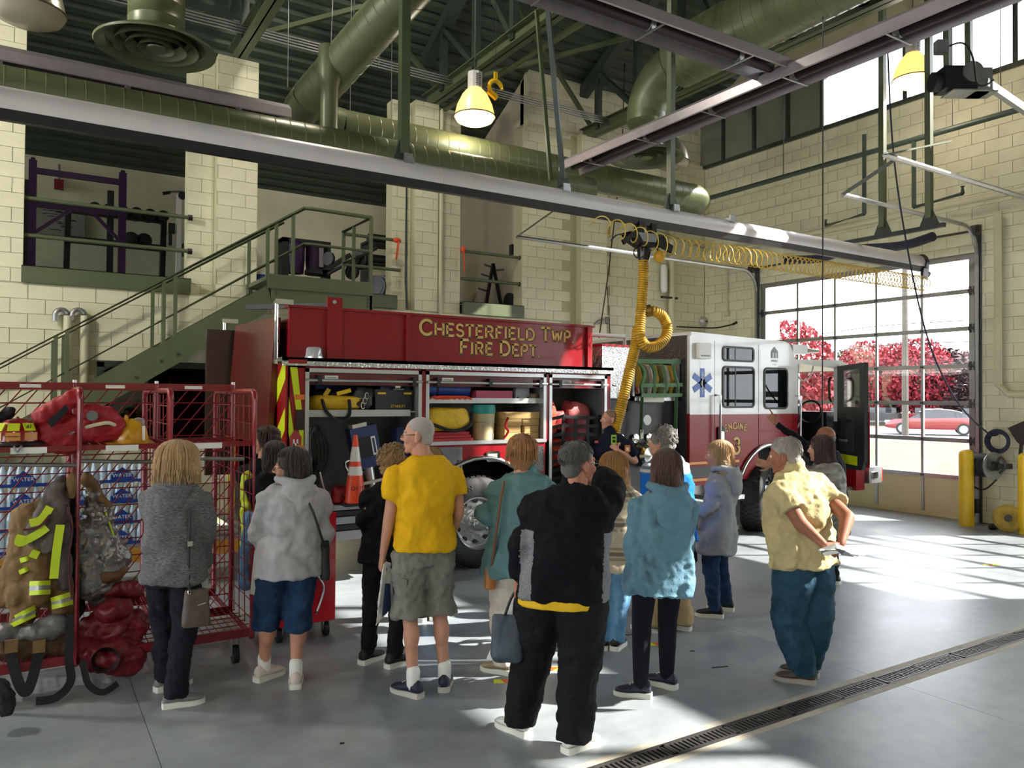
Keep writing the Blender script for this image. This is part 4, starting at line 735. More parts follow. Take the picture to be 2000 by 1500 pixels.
# rear body
P('chassis', MB().box((2.6, 8.3, .45), (11.2, 9.3, .75)), TBLK)
P('body_core', MB().box((2.19, 8.28, .5), (6.25, YF, 2.3)), REDD)
P('rear_pillar', MB().box((2.17, YT, .5), (2.345, 8.3, 2.3)), RED)
for x0, x1 in ((3.61, 3.67), (5.25, 5.305), (6.18, 6.25)): P('post', MB().box((x0, YT, .5 if x0 > 6 else (.5 if x0 < 4 else .5)), (x1, 8.3, 2.3)), RED)
P('header', MB().box((2.17, YT, 2.235), (6.25, 8.3, 2.31)), RED)
for x0, x1, z0, z1 in ((2.345, 3.61, .85, 2.235), (3.67, 5.25, 1.46, 2.235), (5.305, 6.18, .62, 2.235)):
    P('compartment_liner', MB().box((x0, 8.22, z0), (x1, 8.27, z1)).box((x0, YT+.05, z0-.02), (x1, 8.27, z0)).box((x0, YT+.1, z0), (x0+.012, 8.27, z1)).box((x1-.012, YT+.1, z0), (x1, 8.27, z1)).box((x0, YT+.1, z1-.012), (x1, 8.27, z1)), LINER)
    P('door_frame', MB().box((x0-.005, YT-.012, z0), (x0+.035, YT+.07, z1)).box((x1-.035, YT-.012, z0), (x1+.005, YT+.07, z1)).box((x0-.005, YT-.012, z1-.04), (x1+.005, YT+.03, z1)).box((x0-.005, YT-.02, z0-.035), (x1+.005, YT+.05, z0+.005)), ALUB)
    P('rolled_door', MB().box((x0+.035, YT+.02, z1-.165), (x1-.035, YT+.06, z1-.045)), REDD)
    P('lift_bar', MB().cyl((x0-.0, YT-.035, z1-.12), (x1, YT-.035, z1-.12), .014), ALUB, 40)
    for x in ((x0+.13, x1-.1) if x1-x0 < 1.4 else (x0+.13, (x0+x1)/2, x1-.1)): P('bar_clip', MB().box((x-.02, YT-.055, z1-.16), (x+.02, YT+.02, z1-.07)), BLACK)
    lb = P('door_label', MB().box((x0+.2, YT+.012, z1-.115), (x0+.34, YT+.02, z1-.07)), WHITE)
    text('lettering', 'CAUTION', .022, BLACK, lb, (x0+.27, YT+.010, z1-.092), (1, 0, 0), (0, 0, 1), .0005)
P('shelf', MB().box((2.36, YT+.08, 1.785), (3.585, 8.2, 1.80)).box((2.36, YT+.07, 1.745), (3.52, YT+.085, 1.815)), SHELF); P('shelf', MB().box((3.70, YT+.08, 1.90), (5.22, 8.2, 1.912)).box((3.70, YT+.07, 1.885), (5.22, YT+.085, 1.945)), SHELF)
# lower fender with wheel arch
WX, WZ, WR = 4.38, .53, .53
arc = [(WX+.74*math.cos(a), YT, WZ+.74*math.sin(a)) for a in [math.pi*i/20 for i in range(21)] if WZ+.74*math.sin(a) > .5]
P('fender', MB().prism([(3.61, YT, .5), (3.61, YT, 1.44), (5.305, YT, 1.44), (5.305, YT, .5)]+[(5.12, YT, .5)]+[p for p in arc]+[(3.64, YT, .5)], (0, .05, 0)), RED)
P('wheel_arch_trim', MB().tube([(p[0], YT-.01, p[2]) for p in arc], .028, 8), CHROME, 50)
P('wheel_well', MB().box((3.62, 8.2, .45), (5.3, 8.26, 1.44)).box((3.67, YT+.06, 1.40), (5.25, 8.25, 1.43)), TBLK)
P('mirror_panel', MB().box((3.70, YT-.008, 1.10), (4.12, YT, 1.40)), CHROME); P('panel_latch', MB().box((4.06, YT-.02, 1.16), (4.1, YT-.008, 1.26)), BLACK)
P('marker_light', ringframe(4.42, 4.60, 1.22, 1.34, .03, .02, YT-.03, .03), CHROME); P('lens', MB().prism(rrect(4.44, 4.58, 1.235, 1.325, .02, YT-.022), (0, .02, 0)), mat('clear_lens', 'c9c9c4', .2))
P('glass_door', MB().box((4.95, YT-.008, 1.08), (5.22, YT, 1.38)), DIAD)
# comp1 ledges
for k, (z0, z1, m) in enumerate(((.80, .85, ALUB), (.74, .79, TBLK), (.66, .73, ALUB), (.6, .65, TBLK), (.5, .59, SHELF))): P('ledge', MB().box((2.19, YT-.03-.006*k, z0), (3.61, 8.2, z1)), m)
P('sill', MB().box((5.305, YT-.01, .5), (6.25, 8.3, .62)), ALUB)
# diamond plate top edge and hose bed
P('top_edge', MB().box((2.10, YT-.05, 2.30), (6.26, YT+.28, 2.335)).box((2.10, YT-.05, 2.255), (6.26, YT-.035, 2.335)), DIA); P('side_marker', MB().box((2.16, YT-.058, 2.275), (2.34, YT-.05, 2.315)), RED)
YP = 7.70; xL, xR = at(565, 650, 'y', YP).x, at(1157, 680, 'y', YP).x; zT = at(860, 620, 'y', YP).z
P('hosebed_panel', MB().box((xL, YP, 2.33), (xR, YP+.05, zT)), RED); P('panel_cap', MB().box((xL-.02, YP-.03, zT), (xR+.02, YP+.1, zT+.025)), RED); P('hosebed_core', MB().box((xL+.02, YP+.05, 2.3), (xR-.02, YF-.15, zT-.1)), REDD)
for px, w in ((652, .16), (795, .05), (1148, .05)):
    x = at(px, 650, 'y', YP).x; P('panel_rib', MB().box((x-w/2, YP-.035, 2.33), (x+w/2, YP, zT+(.13 if px == 652 else 0))), RED)
P('rib_eye', MB().cyl((at(650, 650, 'y', YP).x, YP-.05, zT+.08), (at(650, 650, 'y', YP).x, YP-.03, zT+.08), .02), STEEL); x = at(650, 600, 'y', YP).x; P('ladder_arm', MB().bar((x, YP, zT+.05), (x-.7, YP+.7, zT+.05), .04, .05), BLACK)
# lettering, drawn with strokes and small serifs
def arcp(cx, cz, rx, rz, a0, a1, n=10): return [(cx+rx*math.cos(math.radians(a0+(a1-a0)*i/n)), cz+rz*math.sin(math.radians(a0+(a1-a0)*i/n))) for i in range(n+1)]
GL_ = {'C': (.78, [arcp(.42, .5, .40, .46, 42, 318, 14)], [(.72, .80, 1), (.72, .2, 1)]), 'H': (.78, [[(.1, 0), (.1, 1)], [(.68, 0), (.68, 1)], [(.1, .5), (.68, .5)]], [(.1, 0), (.1, 1), (.68, 0), (.68, 1)]),
 'E': (.66, [[(.1, 0), (.1, 1)], [(.03, .94), (.58, .94)], [(.1, .52), (.48, .52)], [(.03, .06), (.60, .06)]], [(.58, .88, 1), (.60, .12, 1), (.48, .52, 1)]), 'S': (.62, [arcp(.31, .72, .23, .22, 30, 270, 9)+arcp(.31, .28, .25, .22, 90, -150, 9)], [(.53, .82, 1), (.07, .18, 1)]),
 'T': (.68, [[(.34, 0), (.34, 1)], [(.02, .94), (.66, .94)]], [(.34, 0), (.02, .88, 1), (.66, .88, 1)]), 'R': (.74, [[(.1, 0), (.1, 1)], [(.03, .94), (.38, .94)]+arcp(.38, .72, .22, .22, 90, -90, 8)+[(.1, .5)], [(.36, .5), (.66, 0)]], [(.1, 0), (.66, 0)]),
 'F': (.62, [[(.1, 0), (.1, 1)], [(.03, .94), (.58, .94)], [(.1, .5), (.46, .5)]], [(.1, 0), (.58, .88, 1), (.46, .5, 1)]), 'I': (.26, [[(.13, 0), (.13, 1)]], [(.13, 0), (.13, 1)]), 'L': (.6, [[(.1, 0), (.1, 1)], [(.03, .06), (.56, .06)]], [(.1, 1), (.56, .12, 1)]),
 'D': (.78, [[(.1, 0), (.1, 1)], [(.03, .94), (.34, .94)]+arcp(.34, .5, .36, .44, 90, -90, 12)+[(.03, .06)]], []), 'W': (1.0, [[(.06, 1), (.28, 0)], [(.28, 0), (.5, .95)], [(.5, .95), (.72, 0)], [(.72, 0), (.94, 1)]], [(.06, 1), (.94, 1)]), 'P': (.66, [[(.1, 0), (.1, 1)], [(.03, .94), (.36, .94)]+arcp(.36, .7, .22, .24, 90, -90, 8)+[(.1, .46)]], [(.1, 0)]),
 'N': (.8, [[(.1, 0), (.1, 1)], [(.1, 1), (.68, 0)], [(.68, 0), (.68, 1)]], [(.1, 0), (.68, 1)]), 'G': (.8, [arcp(.42, .5, .40, .46, 45, 345, 14), [(.80, .05), (.80, .42)]], [(.74, .82, 1), (.8, .42)]), '3': (.6, [arcp(.28, .74, .22, .22, 150, -80, 9)+arcp(.28, .27, .25, .25, 80, -150, 9)], []), '.': (.25, [[(.1, 0), (.1, .12)]], []), ' ': (.4, [], [])}
def goldtext(name, par, chars, y, sw=.185, sx=1.):
    # chars: list of (char, x, z, height, rot)
    for c, x0, z0, h, rot in chars:
        if c == ' ': continue
        w, strokes, ser = GL_[c]; ca, sa = math.cos(rot), math.sin(rot)
        hx_ = h*sx; tp = lambda u, v: (x0+(u*hx_)*ca-(v*h)*sa, z0+(u*hx_)*sa+(v*h)*ca)
        L = None
        for k, (wd, yy, m, dx) in enumerate(((sw+.12, y-.001, BLACK, .02), (sw, y-.003, GOLD, 0))):
            mb = MB()
            for s in strokes:
                for i in range(len(s)-1):
                    a, b_ = tp(s[i][0]+dx, s[i][1]-dx), tp(s[i+1][0]+dx, s[i+1][1]-dx); mb.bar((a[0], yy, a[1]), (b_[0], yy, b_[1]), wd*h, .0015, (0, 1, 0))
                    if i: mb.cyl((a[0], yy-.0007, a[1]), (a[0], yy+.0007, a[1]), wd*h/2, n=8)
            for q_ in ser:
                u, v = q_[0], q_[1]; a, b_ = (tp(u+dx, v-.07-dx), tp(u+dx, v+.07-dx)) if len(q_) == 3 else (tp(u-.13+dx, v+(.03 if v < .5 else -.03)-dx), tp(u+.13+dx, v+(.03 if v < .5 else -.03)-dx))
                mb.bar((a[0], yy, a[1]), (b_[0], yy, b_[1]), (.07+(.1 if k == 0 else 0))*h, .0015, (0, 1, 0))
            if k == 0: L = part('letter', mb, m, par, 0)
            else: part('gold_face', mb, m, L, 0)
def layline(txt, px0, px1, py0, y, big=1.18, hpx=25):
    A, B = at(px0, py0, 'y', y), at(px1, py0, 'y', y); words = txt.split(' '); tot = 0; L = []
    for wi, wd in enumerate(words):
        for ci, c in enumerate(wd): s = big if ci == 0 and c != '.' else 1; L.append((c, tot, s)); tot += (GL_[c][0]+.10)*s
        tot += .45
    tot -= .55; return A, B, L, tot
for txt, px0, px1, zb, zh_ in (('CHESTERFIELD TWP.', 820, 1122, at(970, 662, 'y', YP).z, .15), ('FIRE DEPT.', 898, 1056, at(980, 695, 'y', YP).z, .15)):
    A, B, L, tot = layline(txt, px0, px1, 660, YP); k = (B.x-A.x)/tot
    goldtext('letter', T, [(c, A.x+u*k, zb, zh_*s, 0) for c, u, s in L], YP, sx=k/zh_)
# rear face (towards the left of the photograph)
XRr = 2.17
def rear(y0, y1, z0, z1, m, n='rear_panel', d=.02): return P(n, MB().box((XRr-d, y0, z0), (XRr+.02, y1, z1)), m)
rear(YT, 7.95, .5, 2.3, RED); rear(9.65, YF, .5, 2.3, RED); rear(7.95, 9.65, .5, 1.0, TBLK); rear(7.95, 9.65, 1.0, 2.3, TBLK, d=-.3)
for k in range(4):
    z = .62+k*.5
    for y0, y1 in ((YT+.01, 7.94), (9.66, YF-.01)): P('chevron', MB().prism([(XRr-.024, y0, z), (XRr-.024, y0, z+.22), (XRr-.024, y1, z-.08), (XRr-.024, y1, z-.3)], (.004, 0, 0)), CHEV)
P('chevron', MB().prism([(2.19, YT-.004, 2.24), (2.26, YT-.004, 2.24), (2.33, YT-.004, 1.65), (2.33, YT-.004, 1.3)], (0, .003, 0)), CHEV); P('chevron', MB().prism([(2.18, YT-.004, 1.6), (2.18, YT-.004, 1.95), (2.33, YT-.004, .95), (2.33, YT-.004, .6)], (0, .003, 0)), CHEV)
for z in (1.92, 1.42): P('reflector', MB().box((2.24, YT-.012, z), (2.335, YT-.002, z+.05)), mat('orange_reflector', 'd8742c', .3))
P('dark_reflector', MB().box((2.245, YT-.014, 1.62), (2.335, YT-.002, 1.82)), mat('smoke_panel', '2a1c1e', .2))
bdg = P('emblem', MB().prism([(2.20, YT-.008, 1.3), (2.30, YT-.008, 1.3), (2.31, YT-.008, 1.55), (2.25, YT-.008, 1.63), (2.19, YT-.008, 1.55)], (0, .003, 0)), mat('emblem_red', 'a33a3a', .4)); part('cross', MB().box((2.22, YT-.011, 1.46), (2.28, YT-.008, 1.49)).box((2.225, YT-.011, 1.42), (2.24, YT-.008, 1.53)).box((2.26, YT-.011, 1.42), (2.275, YT-.008, 1.53)).box((2.215, YT-.011, 1.33), (2.285, YT-.008, 1.38)), WHITE, bdg, 0)
for y in (7.62, 9.98): P('grab_rail', MB().tube([(XRr-.02, y, 2.9), (XRr-.1, y, 2.88), (XRr-.1, y, 2.30), (XRr-.02, y, 2.28)], .02, 10), CHROME, 60); P('rail_bracket', MB().box((XRr-.12, y-.03, 2.86), (XRr+.06, y+.03, 2.91)).box((XRr-.12, y-.03, 2.27), (XRr+.02, y+.03, 2.31)), CHROME)
P('hose_cover', MB().prism([(XRr-.05, 7.85, 2.75), (XRr-.05, 9.6, 2.8), (XRr-.15, 9.6, 1.45), (XRr-.12, 7.85, 1.5)], (.06, 0, 0)), REDD); P('tall_door', MB().box((XRr-.35, 9.72, 1.0), (XRr+.02, 9.80, 2.75)), mat('bronze_panel', '5a4a44', .25, .7))
P('tall_door', MB().box((XRr-.02, 9.66, 2.3), (XRr+.3, YF, 2.72)), MATS['bronze_panel'])
P('rear_bumper', MB().box((2.02, 7.6, .45), (2.17, 10.0, .56)), DIA)
P('beacon', MB().lathe([(.09, 0), (.09, .02), (.085, .02), (.075, .1), (.06, .115), (.001, .12)], (at(613, 694, 'y', YT+.08).x, YT+.08, 2.335), n=20), mat('beacon_glass', 'bfc2c4', .15, .3), 50)
# wheels
def wheel(c, R, w, ang, lab, dish):
    c = Vector(c); ax = Vector((math.sin(ang), -math.cos(ang), 0)); s, u, d = frame(ax)
    wt_ = P('tyre', MB().lathe([(R*.56, .0), (R*.60, .015), (R*.80, .02), (R*.93, -.0), (R*.985, -.03), (R*.985, -w+.03), (R*.93, -w), (R*.6, -w)], c, ax, n=44), RUBBER, 50); wt_['label'] = lab
    tb = MB()
    for k in range(44):
        a0 = 2*math.pi*k/44
        for row, (h0, h1, off) in enumerate(((-.02, -.09, 0), (-.11, -w/2-.02, .5), (-w/2-.04, -w+.09, 0), (-w+.07, -w+.02, .5))):
            a = a0+off*2*math.pi/44; da = .048; rr = (R*.978, R)
            q = [c+d*h+(s*math.cos(t)+u*math.sin(t))*r for r in rr for h, t in ((h0, a-da), (h0, a+da), (h1, a+da), (h1, a-da))]
            tb.add(q, [(4, 5, 6, 7), (0, 1, 5, 4), (1, 2, 6, 5), (2, 3, 7, 6), (3, 0, 4, 7)])
    part('tread', tb, RUBBER, wt_, 0)
    rm = P('rim', MB().lathe([(R*.58, .02), (R*.56, -.01), (R*.53, -.05), (R*.5, dish*.5), (R*.44, dish), (R*.26, dish+.01), (R*.25, dish+.04), (.001, dish+.05)], c, ax, n=36), ALUB, 40)
    for k in range(10):
        a = 2*math.pi*k/10; q = c+d*(dish+.01)+(s*math.cos(a)+u*math.sin(a))*R*.33; part('lug_nut', MB().cyl(q, q+d*.05, .018, n=6), CHROME, rm, 0)
        q = c+d*dish+(s*math.cos(a+.31)+u*math.sin(a+.31))*R*.45; part('hand_hole', MB().cyl(q-d*.02, q+d*.025, .03, n=10), TBLK, rm, 0)
    part('hub', MB().lathe([(R*.2, dish+.04), (R*.18, dish+.14), (R*.1, dish+.17), (.001, dish+.175)], c, ax, n=20), CHROME, rm, 40)
    return wt_
wr_ = wheel((WX, YT+.06, WZ), WR, .28, 0, 'rear tyre', -.1); wheel((WX, YT+.4, WZ), WR, .28, 0, 'inner rear tyre', -.05)
for k, ch in enumerate('DAYTON'): a = math.radians(158-k*10); rr = WR*.78; text('sidewall_letter', ch, .09, mat('tyre_letter', '4a4b4d', .7), wr_, (WX+rr*math.cos(a), YT+.036, WZ+rr*math.sin(a)), (math.sin(a), 0, -math.cos(a)), (math.cos(a), 0, math.sin(a)))
FX = 9.28; wheel((FX, YT+.05, .53), .53, .32, math.radians(30), 'steered front tyre', .02)
# pump panel area
P('pump_panel', MB().box((6.25, 7.78, .6), (7.64, 8.0, 1.95)), TBLK); P('pump_upper', MB().box((6.25, 7.72, 1.95), (6.72, 8.0, 2.62)), DIA); P('pump_cap', MB().box((6.23, 7.70, 2.62), (6.72, 8.1, 2.65)), RED); P('pump_core', MB().box((6.25, 8.3, .6), (7.64, YF, 1.9)), TBLK)
P('running_board', MB().box((6.25, YT, .5), (7.64, 8.0, .56)), DIA); P('upper_deck', MB().box((6.25, 8.0, 1.9), (7.64, YF, 1.95)), DIA); P('hand_rail', MB().tube([(6.33, 7.6, 2.12), (6.33, YT-.06, 2.1), (6.33, YT-.06, 1.55), (6.33, 7.6, 1.53)], .018, 8), CHROME, 60)
P('deck_rail', MB().tube([(6.1, 8.1, 2.63), (6.1, 8.1, 2.8), (6.95, 8.1, 2.8), (6.95, 8.1, 2.63)], .03, 8), WHITE, 60)
P('crosslay_frame', MB().box((6.75, 7.70, 1.92), (7.6, 7.80, 1.98)).box((6.75, 7.70, 1.92), (6.79, 7.80, 2.5)).box((7.56, 7.70, 1.92), (7.6, 7.8, 2.5)), SHELF); cp = P('crosslay_box', MB().box((6.79, 7.95, 1.97), (7.56, 8.3, 2.45)), TBLK)
P('instruction_plate', MB().box((6.92, 7.69, 1.90), (7.3, 7.70, 2.02)), mat('plate_beige', 'cfc9b4', .4)); P('red_tag', MB().box((6.8, 7.69, 2.03), (6.92, 7.70, 2.1)), RED)
sgn = P('oval_badge', MB().lathe([(.001, .004), (.07, .004), (.07, 0)], (7.08, 7.78, 1.66), (0, -1, 0), n=20), WHITE, 0)
P('latch_plate', MB().box((6.72, 7.765, 1.78), (6.78, 7.78, 1.88)), BLACK)
for x, z in ((6.95, 1.2), (7.4, .85)): P('intake_cap', MB().lathe([(.17, 0), (.17, .08), (.15, .12), (.15, .2), (.12, .24), (.001, .25)], (x, 7.8, z), (0, -1, 0), n=24), CHROME, 30); P('cap_lug', MB().box((x-.2, 7.56, z-.02), (x+.2, 7.6, z+.02)), CHROME)
for x in (6.6, 6.85, 7.1, 7.35): P('gauge', MB().lathe([(.055, 0), (.06, .03), (.001, .035)], (x, 7.78, 1.42), (0, -1, 0), n=18), CHROME, 30)
# cab
XC0, XC1, XC2, XC3 = 7.64, 9.92, 10.98, 11.25
prof = [(XC0, .76), (XC0, 2.80), (XC0+.06, 2.85), (9.66, 2.80), (9.74, 2.76), (9.92, 2.48), (9.92, .76)]
P('cab_core', MB().prism([(x, YT+.3, z) for x, z in prof], (0, YF-YT-.6, 0)), TBLK)
P('cab_rear_wall', MB().box((XC0-.02, YT+.05, .8), (XC0+.02, YF, 2.82)), DIAD)
low = 1.745
def sideskin(n, pts, m, y=YT, d=.06): return P(n, MB().prism([(x, y, z) for x, z in pts], (0, d, 0)), m)
sideskin('side_upper', [(XC0, low), (XC0, 2.80), (XC0+.05, 2.84), (8.115, 2.83), (8.115, low)], TWHITE); sideskin('side_lower', [(XC0, .76), (XC0, low), (8.115, low), (8.115, .76)], RED)
cd_ = sideskin('crew_door', [(8.125, .8), (8.125, low), (9.03, low), (9.03, 1.0), (8.85, .8)], RED); part('door_upper', MB().prism([(8.125, YT, low), (8.125, YT, 2.76), (9.03, YT, 2.75), (9.03, YT, low)], (0, .06, 0)), TWHITE, cd_, 0)
sideskin('side_upper', [(9.04, low), (9.04, 2.81), (9.66, 2.80), (9.74, 2.76), (9.92, 2.48), (9.92, low)], TWHITE); sideskin('side_lower', [(9.04, 1.25), (9.04, low), (9.92, low), (9.92, 1.1), (9.6, 1.25)], RED); sideskin('roof_edge', [(8.115, 2.76), (8.115, 2.83), (9.04, 2.81), (9.04, 2.75)], TWHITE)
P('cab_roof', MB().prism([(XC0, YT+.02, 2.80), (XC0+.05, YT+.02, 2.87), (9.66, YT+.02, 2.82), (9.66, YT+.02, 2.78)], (0, YF-YT-.04, 0)), TWHITE); P('cab_front_slope', MB().prism([(9.66, YT+.02, 2.82), (9.76, YT+.02, 2.78), (9.95, YT+.02, 2.48), (9.88, YT+.02, 2.48)], (0, YF-YT-.04, 0)), TWHITE)
WG = glassmat('cab_glass', (.3, .34, .36), .03, .01)
for n, (x0, x1, z0, z1), r in (('window', (8.27, 8.94, 1.82, 2.42), .07), ('vent_window', (8.27, 8.93, 2.48, 2.70), .06), ('window', (9.14, 9.68, 1.80, 2.42), .08)):
    w_ = P(n, ringframe(x0, x1, z0, z1, r, .03, YT-.015, .03), BLACK); part('pane', MB().prism(rrect(x0+.025, x1-.025, z0+.025, z1-.025, r*.7, YT-.005), (0, .004, 0)), WG, w_, 0)
    part('cab_shade_sheet', MB().prism(rrect(x0+.02, x1-.02, z0+.02, z1-.02, r*.7, YT-.001), (0, .0008, 0)), mat('cab_dark', '171a1b', .4), w_, 0)  # flat near-black sheet painting in the shade of the cab behind the pane
    if n == 'vent_window' or x0 < 8.5: part('divider', MB().box(((x0+x1)/2-.08, YT-.008, z0+.03), ((x0+x1)/2-.06, YT-.003, z1-.03)), BLACK, w_, 0)
for z0, z1, m in ((1.05, 1.085, STRIPE), (.87, 1.02, mat('band_black', '2a2a2e', .4)), (.82, .855, STRIPE)):
    for x0, x1 in ((XC0, 8.115), (8.125, 8.62)): P('reflective_band', MB().box((x0, YT-.004, z0), (x1, YT, z1)), m)
P('pinstripe', MB().box((XC0, YT-.004, low-.012), (XC1, YT, low+.012)), TWHITE)
P('crew_grab_rail', MB().tube([(8.14, YT, 2.0), (8.14, YT-.09, 2.0), (8.14, YT-.09, 1.2), (8.14, YT, 1.2)], .018, 10), CHROME, 60); hd = P('door_handle', MB().prism(rrect(8.17, 8.30, 1.24, 1.56, .03, YT-.03), (0, .03, 0)), BLACK); part('paddle', MB().prism(rrect(8.20, 8.27, 1.30, 1.50, .02, YT-.045), (0, .02, 0)), CHROME, hd, 0)
P('front_grab_rail', MB().tube([(9.87, YT, 2.0), (9.87, YT-.09, 2.0), (9.87, YT-.09, 1.15), (9.87, YT, 1.15)], .018, 10), CHROME, 60)
P('scene_light', MB().prism(rrect(7.75, 7.98, 2.50, 2.72, .02, YT-.07), (0, .07, 0)), WHITE)
for k in range(6): P('light_dot', MB().cyl((7.79+k*.03, YT-.075, 2.54), (7.79+k*.03, YT-.068, 2.54), .008, n=6), BLACK)
# star of life
SB = mat('star_blue', '2f62b8', .35); sc_ = (7.88, 2.17)
st_ = P('star_of_life', MB().cyl((sc_[0], YT-.004, sc_[1]), (sc_[0], YT-.001, sc_[1]), .07, n=12), SB)
for k in range(3): a = math.radians(90+60*k); part('arm', MB().bar((sc_[0]-.2*math.cos(a), YT-.003, sc_[1]-.2*math.sin(a)), (sc_[0]+.2*math.cos(a), YT-.003, sc_[1]+.2*math.sin(a)), .085, .003, (0, 1, 0)), SB, st_, 0)
part('staff', MB().box((sc_[0]-.006, YT-.006, sc_[1]-.15), (sc_[0]+.006, YT-.004, sc_[1]+.15)).tube([(sc_[0]+.03*math.sin(t*9), YT-.0055, sc_[1]-.13+t*.24) for t in [i/24 for i in range(25)]], .006, 5), WHITE, st_)
EG = mat('emblem_grey', '8a8a90', .4)
em = P('roof_emblem', MB().prism([(9.30, YT-.003, 2.56), (9.30, YT-.003, 2.66), (9.38, YT-.003, 2.73), (9.46, YT-.003, 2.66), (9.46, YT-.003, 2.56)], (0, .002, 0)), EG); part('arch', MB().box((9.335, YT-.006, 2.56), (9.36, YT-.003, 2.64)).box((9.40, YT-.006, 2.56), (9.425, YT-.003, 2.64)), WHITE, em, 0); text('lettering', 'SMART', .05, EG, em, (9.38, YT-.004, 2.515), (1, 0, 0), (0, 0, 1), .0005); text('lettering', '*-*-*', .045, EG, em, (9.38, YT-.004, 2.46), (1, 0, 0), (0, 0, 1), .0005)
# ENGINE 3 lettering
chs = []; cx, cz, R_ = 8.56, .86, .66
adv = 0; tw = sum(GL_[c][0]+.14 for c in 'ENGINE')
for c in 'ENGINE': a = math.pi/2+(tw/2-adv)*.095/R_; chs.append((c, cx+R_*math.cos(a), cz+R_*math.sin(a), .095, a-math.pi/2)); adv += GL_[c][0]+.14
chs.append(('3', 8.50, 1.17, .23, 0)); goldtext('letter', T, chs, YT-.001)
# front cab with open door
P('front_roof', MB().prism([(9.9, YT+.02, 2.50), (9.9, YT+.02, 2.56), (11.0, YT+.02, 2.58), (11.25, YT+.02, 2.50), (11.25, YT+.02, 2.42)], (0, YF-YT-.04, 0)), TWHITE)
P('front_interior', MB().box((9.93, 8.3, .9), (11.2, YF-.1, 1.7)).box((9.93, YT+.1, .7), (11.2, YF, .95)).box((10.9, 7.75, .95), (11.2, 9.8, 1.75)), TBLK); P('windscreen_post', MB().bar((11.0, YT+.05, 1.6), (11.0, YT+.05, 2.52), .1, .12), TWHITE); P('windscreen_post', MB().bar((11.2, YF-.05, 1.6), (11.2, YF-.05, 2.5), .1, .12), TWHITE); P('far_post', MB().box((9.93, YF-.08, 1.6), (10.05, YF, 2.5)), TBLK)
P('windscreen', MB().box((11.2, YT+.1, 1.7), (11.21, YF-.1, 2.46)), GL); P('far_window', MB().box((10.05, YF-.03, 1.7), (11.1, YF-.02, 2.45)), GL)
P('front_grille', MB().box((11.15, YT+.05, .6), (11.25, YF-.05, 1.7)), TBLK); P('seat', MB().box((10.0, 7.7, .95), (10.4, 8.25, 1.3)).box((9.96, 7.7, 1.3), (10.1, 8.25, 1.9)), TBLK); P('steering_wheel', MB().tube([(10.75+.06*math.sin(a)*.5, 7.95+.2*math.cos(a), 1.75+.18*math.sin(a)) for a in [2*math.pi*i/20 for i in range(20)]], .016, 6, closed=True), BLACK)
P('cab_handle', MB().tube(bez([(10.88, YT+.1, 2.3), (10.8, YT+.08, 2.25), (10.8, YT+.08, 2.0), (10.88, YT+.1, 1.92)], 5), .02, 8), BLACK, 60); P('headset_cord', MB().tube(bez([(10.0, 7.7, 2.45), (10.2, 7.7, 2.25), (10.4, 7.7, 2.3), (10.5, 7.7, 2.48)], 6), .012, 6).tube(bez([(9.98, 7.7, 1.75), (10.1, 7.68, 1.95), (10.2, 7.7, 1.7), (10.1, 7.7, 1.5)], 6), .012, 6), WHITE, 60); P('tablet', MB().box((9.98, 7.66, 1.6), (10.15, 7.7, 1.85)), BLACK)
h0 = Vector((10.97, YT, 0)); dd = Vector((-.50, -.80, 0)).normalized(); nn = Vector((dd.y, -dd.x, 0))
if nn.x > 0: nn = -nn
DOORB = mat('door_black', '26282c', .4)
def dpt(u, z, o=0): p = h0+dd*u+nn*o; return (p.x, p.y, z)
fd = P('front_door', MB().prism([dpt(.02, .95), dpt(.02, 1.78), dpt(.95, 1.78), dpt(.95, 1.05), dpt(.85, .9), dpt(.3, .88)], nn*.06), DOORB); wpo = [dpt(.02, 1.78), dpt(.02, 2.48), dpt(.95, 2.50), dpt(.95, 1.78)]; wpi = [dpt(.12, 1.84), dpt(.12, 2.40), dpt(.80, 2.42), dpt(.80, 1.84)]
part('window_frame', MB().rings([[Vector(p) for p in wpo], [Vector(p) for p in wpi], [Vector(p)+nn*.06 for p in wpi], [Vector(p)+nn*.06 for p in wpo], [Vector(p) for p in wpo]], True, False), DOORB, fd, 0); part('pane', MB().prism(wpi, nn*.008), GL, fd, 0)
part('outer_skin', MB().prism([dpt(.0, .9, -.012), dpt(.0, 1.78, -.012), dpt(.97, 1.78, -.012), dpt(.97, .95, -.012)], nn*.01), RED, fd, 0); part('inner_plate', MB().prism([dpt(.1, 1.15, .06), dpt(.1, 1.7, .06), dpt(.6, 1.7, .06), dpt(.6, 1.15, .06)], nn*.006), mat('plate_dull', '55575b', .35, .6), fd, 0); part('lime_reflector', MB().prism([dpt(.12, .96, .06), dpt(.12, 1.1, .06), dpt(.72, 1.1, .06), dpt(.72, .96, .06)], nn*.005), CHEV, fd, 0); part('latch', MB().prism([dpt(.15, 1.45, .065), dpt(.15, 1.62, .065), dpt(.2, 1.62, .065), dpt(.2, 1.45, .065)], nn*.02).prism([dpt(.4, 1.6, .065), dpt(.4, 1.65, .065), dpt(.55, 1.65, .065), dpt(.55, 1.6, .065)], nn*.02), BLACK, fd, 0); part('armrest', MB().prism([dpt(.15, 1.3, .066), dpt(.15, 1.34, .066), dpt(.4, 1.34, .066), dpt(.4, 1.3, .066)], nn*.03), GREY, fd, 0)
mr = P('mirror', MB().prism(rrect(0, .26, 0, .55, .06, 0), (0, .06, 0)), BLACK)
for v in mr.data.vertices: p = h0+Vector((.55, -.55, 1.85))+Vector((.8, -.35, 0)).normalized()*v.co.x if 0 else None
bpos = base(T)
